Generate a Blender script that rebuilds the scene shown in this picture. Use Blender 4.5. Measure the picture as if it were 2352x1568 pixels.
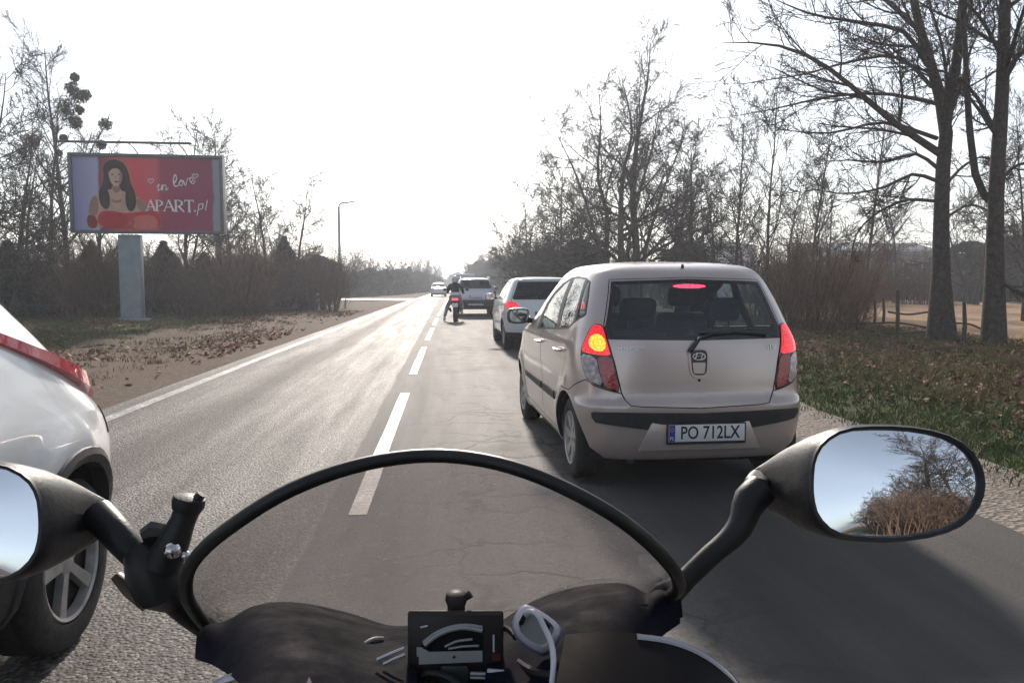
import bpy, bmesh, math, random
import numpy as np
from mathutils import Vector, Matrix
from mathutils.bvhtree import BVHTree
from mathutils.geometry import delaunay_2d_cdt

for o in list(bpy.data.objects):
    bpy.data.objects.remove(o, do_unlink=True)
scene = bpy.context.scene
COL = scene.collection
R = math.radians

# ---------------------------------------------------------------- camera
PSI, TH = R(4.87), R(4.31)          # yaw to the right, pitch down
EYE = np.array([0.0, 0.0, 1.37])
cam_d = bpy.data.cameras.new('camera')
cam = bpy.data.objects.new('camera', cam_d)
COL.objects.link(cam)
cam.location = EYE
cam.rotation_euler = (math.pi / 2 - TH, 0, -PSI)
cam_d.sensor_width = 36
cam_d.lens = 36 * 1750 / 2352
cam_d.clip_start = 0.03
cam_d.clip_end = 5000
scene.camera = cam

# ---------------------------------------------------------------- sky and sun
SUN_EL, SUN_AZ = R(26), R(0)      # azimuth measured from +Y towards +X
world = bpy.data.worlds.new('World')
scene.world = world
world.use_nodes = True
wn = world.node_tree
wn.nodes.clear()
w_out = wn.nodes.new('ShaderNodeOutputWorld')
w_bg = wn.nodes.new('ShaderNodeBackground')
w_sky = wn.nodes.new('ShaderNodeTexSky')
w_sky.sky_type = 'NISHITA'
w_sky.sun_disc = False
w_sky.sun_elevation = SUN_EL
w_sky.sun_rotation = SUN_AZ
w_sky.altitude = 80
w_sky.air_density = 1.0
w_sky.dust_density = 0.7
w_sky.ozone_density = 1.0
w_hs = wn.nodes.new('ShaderNodeHueSaturation')
w_hs.inputs['Saturation'].default_value = 0.5
wn.links.new(w_sky.outputs[0], w_hs.inputs['Color'])
wn.links.new(w_hs.outputs[0], w_bg.inputs['Color'])
w_bg.inputs['Strength'].default_value = 0.10
wn.links.new(w_bg.outputs[0], w_out.inputs['Surface'])

sun_d = bpy.data.lights.new('sun', 'SUN')
sun = bpy.data.objects.new('sun', sun_d)
COL.objects.link(sun)
sun_d.energy = 3.9
sun_d.angle = R(4.0)
sun_d.color = (1.0, 0.90, 0.80)
sdir = Vector((math.sin(SUN_AZ) * math.cos(SUN_EL), math.cos(SUN_AZ) * math.cos(SUN_EL), math.sin(SUN_EL)))
sun.rotation_euler = sdir.to_track_quat('Z', 'Y').to_euler()
sun.location = (0, 0, 30)

scene.view_settings.view_transform = 'Standard'
scene.view_settings.look = 'None'
scene.view_settings.exposure = 0.7
scene.view_settings.gamma = 1.0
scene.render.engine = 'CYCLES'
cy = scene.cycles
cy.use_denoising = True
cy.use_adaptive_sampling = True
cy.adaptive_threshold = 0.02
cy.max_bounces = 6
cy.diffuse_bounces = 2
cy.glossy_bounces = 3
cy.transmission_bounces = 6
cy.transparent_max_bounces = 16
cy.volume_bounces = 0
cy.sample_clamp_indirect = 6
cy.caustics_reflective = False
cy.caustics_refractive = False

# ---------------------------------------------------------------- measuring helpers (photograph measured on a 2352 x 1568 grid)
_fw = np.array([math.sin(PSI) * math.cos(TH), math.cos(PSI) * math.cos(TH), -math.sin(TH)])
_rt = np.array([math.cos(PSI), -math.sin(PSI), 0.0])
_up = np.cross(_rt, _fw)
def ray(x, y):
    return _fw * 1750.0 + _rt * (x - 1176.0) - _up * (y - 784.0)
def ground_pt(x, y, z=0.0):
    d = ray(x, y)
    return EYE + d * ((z - EYE[2]) / d[2])
def at_y(x, y, Y):
    d = ray(x, y)
    return EYE + d * (Y / d[1])
def at_d(x, y, D):
    return EYE + ray(x, y) * (D / 1750.0)
def curve_x(Y):
    """sideways drift of the road ahead (a very gentle right-hand bend)"""
    Y = np.asarray(Y, float)
    return np.where(Y < 0, 0.0, np.where(Y < 60, 1.5e-4 * Y * Y, 0.54 + 0.018 * (Y - 60)))

# ---------------------------------------------------------------- materials
MATS = {}
def _nt(name):
    m = bpy.data.materials.new(name)
    m.use_nodes = True
    nt = m.node_tree
    return m, nt, nt.nodes['Principled BSDF']
def N(nt, kind, **kw):
    n = nt.nodes.new(kind)
    for k, v in kw.items():
        if k in n.inputs:
            n.inputs[k].default_value = v
        else:
            setattr(n, k, v)
    return n
def ramp(nt, fac, stops):
    r = nt.nodes.new('ShaderNodeValToRGB')
    el = r.color_ramp.elements
    while len(el) < len(stops):
        el.new(0.5)
    for e, (p, c) in zip(el, stops):
        e.position = p
        e.color = (c[0], c[1], c[2], 1) if hasattr(c, '__len__') else (c, c, c, 1)
    nt.links.new(fac, r.inputs[0])
    return r.outputs[0]
# the Mix node carries float, vector and colour sockets of the same name: pick the colour ones
def mixc(nt, fac, a, b, mode='MIX'):
    n = nt.nodes.new('ShaderNodeMix')
    n.data_type = 'RGBA'
    n.blend_type = mode
    socks = (n.inputs[0], n.inputs[6], n.inputs[7])
    for sock, v in zip(socks, (fac, a, b)):
        if hasattr(v, 'is_output'):
            nt.links.new(v, sock)
        elif hasattr(v, '__len__'):
            sock.default_value = (v[0], v[1], v[2], 1)
        else:
            sock.default_value = v
    return n.outputs[2]
def math_n(nt, op, a, b=None):
    n = nt.nodes.new('ShaderNodeMath')
    n.operation = op
    for i, v in enumerate((a, b)):
        if v is None:
            continue
        if hasattr(v, 'is_output'):
            nt.links.new(v, n.inputs[i])
        else:
            n.inputs[i].default_value = v
    return n.outputs[0]
def noise(nt, scale, detail=4, rough=0.6, vec=None, dist=0.0):
    n = nt.nodes.new('ShaderNodeTexNoise')
    n.inputs['Scale'].default_value = scale
    n.inputs['Detail'].default_value = detail
    n.inputs['Roughness'].default_value = rough
    n.inputs['Distortion'].default_value = dist
    if vec is not None:
        nt.links.new(vec, n.inputs['Vector'])
    return n.outputs['Fac']
def objco(nt):
    return nt.nodes.new('ShaderNodeTexCoord').outputs['Object']
def bump(nt, height, strength, dist=0.01):
    b = nt.nodes.new('ShaderNodeBump')
    b.inputs['Strength'].default_value = strength
    b.inputs['Distance'].default_value = dist
    nt.links.new(height, b.inputs['Height'])
    return b.outputs[0]

def basic(name, col, rough=0.5, metal=0.0, var=0.12, scale=8.0, bmp=0.0, coat=0.0, bscale=60.0, emit=None, es=0.0, spec=0.5, rvar=0.12):
    """plain procedural surface: colour with soft mottling, uneven gloss, optional fine relief"""
    if name in MATS:
        return MATS[name]
    m, nt, p = _nt(name)
    co = objco(nt)
    f = noise(nt, scale, 5, 0.6, co)
    lo = tuple(c * (1 - var) for c in col)
    hi = tuple(min(1, c * (1 + var)) for c in col)
    nt.links.new(ramp(nt, f, [(0.3, lo), (0.7, hi)]), p.inputs['Base Color'])
    f2 = noise(nt, scale * 2.3, 4, 0.65, co)
    nt.links.new(ramp(nt, f2, [(0.3, max(0, rough - rvar)), (0.7, min(1, rough + rvar))]), p.inputs['Roughness'])
    p.inputs['Metallic'].default_value = metal
    p.inputs['Specular IOR Level'].default_value = spec
    if coat:
        p.inputs['Coat Weight'].default_value = coat
        p.inputs['Coat Roughness'].default_value = 0.06
    if bmp:
        nt.links.new(bump(nt, noise(nt, bscale, 3, 0.6, co), bmp), p.inputs['Normal'])
    if emit:
        p.inputs['Emission Color'].default_value = (*emit, 1)
        p.inputs['Emission Strength'].default_value = es
    MATS[name] = m
    return m

def per_object(m, lo=0.65, hi=1.35):
    """each copy of a plant gets its own shade"""
    nt = m.node_tree
    p = nt.nodes['Principled BSDF']
    src = p.inputs['Base Color'].links[0].from_socket
    oi = nt.nodes.new('ShaderNodeObjectInfo')
    mr = nt.nodes.new('ShaderNodeMapRange')
    mr.inputs['To Min'].default_value = lo
    mr.inputs['To Max'].default_value = hi
    nt.links.new(oi.outputs['Random'], mr.inputs['Value'])
    vm = nt.nodes.new('ShaderNodeVectorMath')
    vm.operation = 'SCALE'
    nt.links.new(src, vm.inputs[0])
    nt.links.new(mr.outputs[0], vm.inputs['Scale'])
    nt.links.new(vm.outputs[0], p.inputs['Base Color'])
    return m

def paint(name, col, metal=0.35, rough=0.34, dirt=0.25, coat=0.7):
    """car paint: flake-like tint, clear coat, road film that grows towards the sills"""
    m, nt, p = _nt(name)
    co = objco(nt)
    sep = N(nt, 'ShaderNodeSeparateXYZ')
    nt.links.new(co, sep.inputs[0])
    low = N(nt, 'ShaderNodeMapRange')
    low.inputs['From Min'].default_value = 0.75
    low.inputs['From Max'].default_value = 0.2
    nt.links.new(sep.outputs['Z'], low.inputs['Value'])
    n1 = noise(nt, 7, 6, 0.7, co)
    film = math_n(nt, 'MULTIPLY', math_n(nt, 'MULTIPLY', low.outputs[0], n1), dirt * 2.0)
    film = math_n(nt, 'ADD', film, math_n(nt, 'MULTIPLY', noise(nt, 2.4, 5, 0.6, co), dirt * 0.25))
    fl = noise(nt, 900, 2, 0.5, co)
    base = ramp(nt, fl, [(0.3, tuple(c * 0.93 for c in col)), (0.7, tuple(min(1, c * 1.07) for c in col))])
    nt.links.new(mixc(nt, film, base, (0.16, 0.14, 0.12)), p.inputs['Base Color'])
    rr = math_n(nt, 'ADD', math_n(nt, 'MULTIPLY', film, 0.5), rough)
    nt.links.new(rr, p.inputs['Roughness'])
    p.inputs['Metallic'].default_value = metal
    p.inputs['Coat Weight'].default_value = coat
    nt.links.new(math_n(nt, 'ADD', math_n(nt, 'MULTIPLY', film, 0.35), 0.04), p.inputs['Coat Roughness'])
    MATS[name] = m
    return m

def clear(name, tint=(0.6, 0.66, 0.66), rough=0.01, haze=0.0, haze_col=(0.4, 0.4, 0.4), ior=1.5):
    """thin sheet: tinted see-through, mirror-like at glancing angles, optional film of dust"""
    m, nt, p = _nt(name)
    nt.nodes.remove(p)
    out = nt.nodes['Material Output']
    tr = N(nt, 'ShaderNodeBsdfTransparent')
    tr.inputs[0].default_value = (*tint, 1)
    gl = N(nt, 'ShaderNodeBsdfGlossy')
    gl.inputs['Roughness'].default_value = rough
    gl.inputs['Color'].default_value = (1, 1, 1, 1)
    lw = N(nt, 'ShaderNodeLayerWeight')
    f0 = ((ior - 1) / (ior + 1)) ** 2 * 1.6
    fr = math_n(nt, 'ADD', math_n(nt, 'MULTIPLY', math_n(nt, 'POWER', lw.outputs['Facing'], 5.0), 1 - f0), f0)
    mx = N(nt, 'ShaderNodeMixShader')
    nt.links.new(fr, mx.inputs[0])
    nt.links.new(tr.outputs[0], mx.inputs[1])
    nt.links.new(gl.outputs[0], mx.inputs[2])
    last = mx.outputs[0]
    if haze:
        df = N(nt, 'ShaderNodeBsdfDiffuse')
        df.inputs[0].default_value = (*haze_col, 1)
        tl = N(nt, 'ShaderNodeBsdfTranslucent')
        tl.inputs[0].default_value = (*haze_col, 1)
        ad = N(nt, 'ShaderNodeMixShader')
        ad.inputs[0].default_value = 0.5
        nt.links.new(df.outputs[0], ad.inputs[1])
        nt.links.new(tl.outputs[0], ad.inputs[2])
        co = objco(nt)
        f = ramp(nt, noise(nt, 9, 6, 0.7, co), [(0.25, haze * 0.7), (0.75, haze * 1.25)])
        sp = ramp(nt, noise(nt, 150, 3, 0.5, co), [(0.66, 0.0), (0.72, 0.40)])
        mp = N(nt, 'ShaderNodeMapping')
        mp.inputs['Scale'].default_value = (3.0, 60.0, 60.0)
        mp.inputs['Rotation'].default_value = (0.0, 0.25, 0.15)
        nt.links.new(co, mp.inputs['Vector'])
        sc_ = ramp(nt, noise(nt, 2.0, 4, 0.6, mp.outputs[0]), [(0.62, 0.0), (0.74, 0.16)])
        sp = math_n(nt, 'ADD', sp, sc_)
        f = math_n(nt, 'ADD', f, sp)
        m2 = N(nt, 'ShaderNodeMixShader')
        nt.links.new(f, m2.inputs[0])
        nt.links.new(last, m2.inputs[1])
        nt.links.new(ad.outputs[0], m2.inputs[2])
        last = m2.outputs[0]
    nt.links.new(last, out.inputs['Surface'])
    MATS[name] = m
    return m

def lamp_lens(name, col, emit=0.0, rough=0.12, cell=45.0, lo=0.35):
    """ribbed coloured lamp lens; the lit ones glow"""
    m, nt, p = _nt(name)
    co = objco(nt)
    v = N(nt, 'ShaderNodeTexVoronoi')
    v.inputs['Scale'].default_value = cell
    nt.links.new(co, v.inputs['Vector'])
    f = v.outputs['Distance']
    c = ramp(nt, f, [(0.0, col), (0.75, tuple(x * lo for x in col))])
    nt.links.new(c, p.inputs['Base Color'])
    p.inputs['Roughness'].default_value = rough
    p.inputs['Coat Weight'].default_value = 1.0
    p.inputs['Coat Roughness'].default_value = 0.03
    nt.links.new(bump(nt, f, 0.35, 0.004), p.inputs['Normal'])
    if emit:
        nt.links.new(c, p.inputs['Emission Color'])
        p.inputs['Emission Strength'].default_value = emit
    MATS[name] = m
    return m

# ---------------------------------------------------------------- mesh helpers
def mesh_np(name, verts, faces, smooth=True, normals=None):
    """faces: list of index arrays, each (M, k)"""
    me = bpy.data.meshes.new(name)
    verts = np.asarray(verts, np.float32).reshape(-1, 3)
    arrs = [np.asarray(f, np.int32) for f in faces if len(f)]
    me.vertices.add(len(verts))
    me.vertices.foreach_set('co', verts.ravel())
    loops = np.concatenate([a.ravel() for a in arrs])
    tot = np.concatenate([np.full(len(a), a.shape[1], np.int32) for a in arrs])
    start = np.concatenate([[0], np.cumsum(tot)[:-1]]).astype(np.int32)
    me.loops.add(len(loops))
    me.loops.foreach_set('vertex_index', loops)
    me.polygons.add(len(tot))
    me.polygons.foreach_set('loop_start', start)
    me.polygons.foreach_set('loop_total', tot)
    me.polygons.foreach_set('use_smooth', np.full(len(tot), bool(smooth)))
    me.update(calc_edges=True)
    if normals is not None:
        me.normals_split_custom_set_from_vertices([tuple(n) for n in normals])
    return me

def link(name, me, mat=None, parent=None, loc=None):
    o = bpy.data.objects.new(name, me)
    COL.objects.link(o)
    if mat is not None and me is not None and not me.materials:
        me.materials.append(mat)
    if parent is not None:
        o.parent = parent
    if loc is not None:
        o.location = loc
    return o
def tag(o, label, cat, group=None, kind=None):
    if label:
        o['label'] = label
    if cat:
        o['category'] = cat
    if group:
        o['group'] = group
    if kind:
        o['kind'] = kind
    return o
def empty(name, loc=(0, 0, 0), rz=0.0, label=None, cat=None, group=None):
    o = bpy.data.objects.new(name, None)
    COL.objects.link(o)
    o.location = loc
    o.rotation_euler = (0, 0, rz)
    o.empty_display_size = 0.2
    return tag(o, label, cat, group)
def copy_tree(o, parent=None):
    c = o.copy()
    COL.objects.link(c)
    c.parent = parent
    for ch in o.children:
        copy_tree(ch, c)
    return c

class MB:
    """collects simple shapes and links them as ONE mesh object"""
    def __init__(s):
        s.v = []
        s.f = []
    def add(s, vs, fs):
        b = len(s.v)
        s.v.extend([tuple(map(float, p)) for p in vs])
        s.f.extend([tuple(b + i for i in f) for f in fs])
        return s
    def box(s, c, d, rot=None):
        hx, hy, hz = d[0] / 2, d[1] / 2, d[2] / 2
        vs = [Vector((x, y, z)) for z in (-hz, hz) for y in (-hy, hy) for x in (-hx, hx)]
        if rot is not None:
            vs = [rot @ v for v in vs]
        vs = [v + Vector(c) for v in vs]
        return s.add(vs, [(0, 2, 3, 1), (4, 5, 7, 6), (0, 1, 5, 4), (2, 6, 7, 3), (0, 4, 6, 2), (1, 3, 7, 5)])
    def tube(s, pts, rad, k=8, cap=True, flat=1.0, updir=(0, 0, 1)):
        pts = [Vector(p) for p in pts]
        n = len(pts)
        if not hasattr(rad, '__len__'):
            rad = [rad] * n
        base = len(s.v)
        prev = None
        for i in range(n):
            t = (pts[min(i + 1, n - 1)] - pts[max(i - 1, 0)]).normalized()
            if prev is None:
                u = Vector(updir)
                if abs(t.dot(u)) > 0.95:
                    u = Vector((1, 0, 0))
                a = t.cross(u).normalized()
            else:
                a = (prev - t * prev.dot(t)).normalized()
            prev = a
            b = t.cross(a)
            for j in range(k):
                th = 2 * math.pi * j / k
                s.v.append(tuple(pts[i] + a * (math.cos(th) * rad[i]) + b * (math.sin(th) * rad[i] * flat)))
        for i in range(n - 1):
            for j in range(k):
                j2 = (j + 1) % k
                s.f.append((base + i * k + j, base + i * k + j2, base + (i + 1) * k + j2, base + (i + 1) * k + j))
        if cap:
            s.f.append(tuple(base + j for j in reversed(range(k))))
            s.f.append(tuple(base + (n - 1) * k + j for j in range(k)))
        return s
    def lathe(s, prof, c=(0, 0, 0), axis='Z', k=24, mat=None):
        """prof: list of (radius, height)"""
        base = len(s.v)
        for r, h in prof:
            for j in range(k):
                th = 2 * math.pi * j / k
                x, y = r * math.cos(th), r * math.sin(th)
                p = {'Z': (x, y, h), 'X': (h, x, y), 'Y': (x, h, y)}[axis]
                p = Vector(p)
                if mat is not None:
                    p = mat @ p
                s.v.append(tuple(p + Vector(c)))
        for i in range(len(prof) - 1):
            for j in range(k):
                j2 = (j + 1) % k
                s.f.append((base + i * k + j, base + i * k + j2, base + (i + 1) * k + j2, base + (i + 1) * k + j))
        return s
    def prism(s, poly, axis_vec, thick, basis=None):
        """poly: 3-D points of a flat outline, extruded along axis_vec * thick"""
        n = len(poly)
        a = [Vector(p) for p in poly]
        b = [p + Vector(axis_vec) * thick for p in a]
        return s.add(a + b, [tuple(reversed(range(n))), tuple(range(n, 2 * n))] + [(i, (i + 1) % n, n + (i + 1) % n, n + i) for i in range(n)])
    def sphere(s, c, r, k=12, m=8, rot=None):
        if not hasattr(r, '__len__'):
            r = (r, r, r)
        base = len(s.v)
        for i in range(m + 1):
            ph = math.pi * i / m
            for j in range(k):
                th = 2 * math.pi * j / k
                p = Vector((r[0] * math.sin(ph) * math.cos(th), r[1] * math.sin(ph) * math.sin(th), r[2] * math.cos(ph)))
                if rot is not None:
                    p = rot @ p
                s.v.append(tuple(p + Vector(c)))
        for i in range(m):
            for j in range(k):
                j2 = (j + 1) % k
                s.f.append((base + i * k + j, base + (i + 1) * k + j, base + (i + 1) * k + j2, base + i * k + j2))
        return s
    def grid(s, rows, closed=False):
        """rows: equal-length lists of points"""
        base = len(s.v)
        m = len(rows[0])
        for r in rows:
            s.v.extend([tuple(map(float, p)) for p in r])
        for i in range(len(rows) - 1):
            for j in range(m if closed else m - 1):
                j2 = (j + 1) % m
                s.f.append((base + i * m + j, base + i * m + j2, base + (i + 1) * m + j2, base + (i + 1) * m + j))
        return s
    def build(s, name, mat, parent=None, smooth=True, bevel=0.0, subdiv=0, origin=None, auto=None, solid=0.0):
        me = bpy.data.meshes.new(name)
        vs = s.v if origin is None else [(p[0] - origin[0], p[1] - origin[1], p[2] - origin[2]) for p in s.v]
        me.from_pydata(vs, [], s.f)
        bm = bmesh.new()
        bm.from_mesh(me)
        bmesh.ops.remove_doubles(bm, verts=bm.verts, dist=1e-5)
        bmesh.ops.recalc_face_normals(bm, faces=bm.faces)
        if solid:
            bmesh.ops.solidify(bm, geom=bm.faces[:], thickness=solid)
            bmesh.ops.recalc_face_normals(bm, faces=bm.faces)
        if bevel:
            ed = [e for e in bm.edges if len(e.link_faces) == 2 and e.calc_face_angle(0) > 0.5]
            bmesh.ops.bevel(bm, geom=ed, offset=bevel, segments=2, affect='EDGES', profile=0.5, clamp_overlap=True)
        for f in bm.faces:
            f.smooth = smooth
        if smooth:
            for e in bm.edges:
                if len(e.link_faces) == 2 and e.calc_face_angle(0) > (auto or 0.7):
                    e.smooth = False
        bm.to_mesh(me)
        bm.free()
        o = link(name, me, mat, parent)
        if subdiv:
            md = o.modifiers.new('subdivision', 'SUBSURF')
            md.levels = md.render_levels = subdiv
        return o
# ================================================================ THE SETTING
rng = np.random.default_rng(7)
def sstep(a, b, x):
    t = np.clip((x - a) / (b - a), 0, 1)
    return t * t * (3 - 2 * t)
def relief(x, y):
    """height of the land beside the road"""
    xr = x - curve_x(y)
    side = sstep(4.3, 7.5, xr) + sstep(-4.6, -8, xr)
    h = 0.05 * np.sin(x * 0.9 + 0.6 * np.sin(y * 0.7)) * np.cos(y * 0.55 + x * 0.3) + 0.03 * np.sin(x * 2.3 + y * 1.7) + 0.02 * np.sin(3.1 * y - 1.3 * x)
    h2 = 0.10 * sstep(4.3, 6.5, xr) - 0.02
    return np.where(side > 0, h * side, 0) + h2 - 0.012

def axis(breaks):
    out = []
    for a, b, st in breaks:
        out.append(np.arange(a, b, st))
    out.append([breaks[-1][1]])
    return np.concatenate(out)
gx = axis([(-2500, -300, 200), (-300, -60, 20), (-60, -14, 2.0), (-14, 16, 0.35), (16, 60, 2.0), (60, 300, 20), (300, 2500, 200)])
gy = axis([(-1500, -200, 200), (-200, -40, 20), (-40, 0, 1.5), (0, 40, 0.4), (40, 90, 1.5), (90, 300, 15), (300, 3500, 200)])
X, Y = np.meshgrid(gx, gy)
Z = np.where((np.abs(X) < 60) & (np.abs(Y) < 95), relief(X, Y), -0.02)
V = np.stack([X, Y, Z], -1).reshape(-1, 3)
nx, ny = len(gx), len(gy)
ii = (np.arange(ny - 1)[:, None] * nx + np.arange(nx - 1)[None, :]).ravel()
G = link('ground', mesh_np('ground', V, [np.stack([ii, ii + 1, ii + nx + 1, ii + nx], 1)]))
tag(G, None, None, kind='structure')

def ground_material():
    m, nt, p = _nt('ground_soil')
    co = objco(nt)
    sep = N(nt, 'ShaderNodeSeparateXYZ')
    nt.links.new(co, sep.inputs[0])
    x, y = sep.outputs['X'], sep.outputs['Y']
    wob = math_n(nt, 'MULTIPLY', math_n(nt, 'SUBTRACT', noise(nt, 0.45, 5, 0.65, co), 0.5), 4.5)
    xw = math_n(nt, 'ADD', x, wob)
    def band(a, b, v=xw):
        r = N(nt, 'ShaderNodeMapRange')
        r.interpolation_type = 'SMOOTHSTEP'
        r.inputs['From Min'].default_value = a
        r.inputs['From Max'].default_value = b
        nt.links.new(v, r.inputs['Value'])
        return r.outputs[0]
    n_f = noise(nt, 9, 8, 0.72, co)
    n_m = noise(nt, 1.7, 6, 0.65, co)
    n_l = noise(nt, 0.5, 4, 0.6, co)
    soil = ramp(nt, n_f, [(0.3, (0.085, 0.064, 0.050)), (0.55, (0.150, 0.115, 0.090)), (0.75, (0.215, 0.168, 0.132))])
    litter = ramp(nt, noise(nt, 22, 6, 0.8, co), [(0.32, (0.05, 0.032, 0.022)), (0.5, (0.13, 0.082, 0.055)), (0.68, (0.27, 0.175, 0.115))])
    grass = ramp(nt, n_f, [(0.3, (0.035, 0.045, 0.016)), (0.55, (0.075, 0.09, 0.03)), (0.75, (0.13, 0.135, 0.055))])
    field = ramp(nt, n_m, [(0.3, (0.30, 0.19, 0.115)), (0.6, (0.42, 0.28, 0.17)), (0.8, (0.34, 0.25, 0.14))])
    # left side: bare soil by the road, litter, then grass
    left = mixc(nt, band(-7.2, -10.0), soil, grass)
    lt = math_n(nt, 'MULTIPLY', ramp(nt, n_l, [(0.42, 0.0), (0.58, 1.0)]), 0.8)
    left = mixc(nt, lt, left, litter)
    # right side: grass by the shoulder, litter under the trees, dry field beyond
    right = mixc(nt, band(5.6, 7.6), grass, litter)
    gp = math_n(nt, 'MULTIPLY', ramp(nt, n_m, [(0.52, 0.0), (0.66, 1.0)]), 0.7)
    right = mixc(nt, gp, right, grass)
    wob2 = math_n(nt, 'ADD', x, math_n(nt, 'MULTIPLY', math_n(nt, 'SUBTRACT', noise(nt, 0.8, 4, 0.6, co), 0.5), 2.0))
    right = mixc(nt, band(12.3, 13.8, wob2), right, field)
    sidef = band(-0.5, 0.5, x)
    allc = mixc(nt, sidef, left, right)
    # far away everything settles to dull grass
    fary = band(75, 130, y)
    allc = mixc(nt, fary, allc, mixc(nt, n_l, (0.07, 0.075, 0.035), (0.12, 0.10, 0.055)))
    nt.links.new(allc, p.inputs['Base Color'])
    p.inputs['Roughness'].default_value = 0.95
    p.inputs['Specular IOR Level'].default_value = 0.15
    hh = math_n(nt, 'ADD', n_f, math_n(nt, 'MULTIPLY', noise(nt, 40, 4, 0.7, co), 0.5))
    nt.links.new(bump(nt, hh, 0.8, 0.05), p.inputs['Normal'])
    return m
G.data.materials.append(ground_material())

# ---------------------------------------------------------------- road
def strip(name, xa, xb, ys, z, mat, parent=None, jitter=0.0, cols=2, seed=1):
    r = np.random.default_rng(seed)
    ys = np.asarray(ys, float)
    cx = curve_x(ys)
    rows = []
    for j in range(cols + 1):
        t = j / cols
        xx = xa + (xb - xa) * t + cx
        if jitter and j in (0, cols):
            k = np.convolve(r.normal(0, jitter, len(ys) + 4), [0.2, 0.3, 0.3, 0.15, 0.05], 'valid')
            xx = xx + k
        rows.append(np.stack([xx, ys, np.full_like(ys, z)], -1))
    P = np.stack(rows, 1)
    n = cols + 1
    ii = (np.arange(len(ys) - 1)[:, None] * n + np.arange(cols)[None]).ravel()
    return link(name, mesh_np(name, P.reshape(-1, 3), [np.stack([ii, ii + 1, ii + n + 1, ii + n], 1)]), mat, parent)

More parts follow.
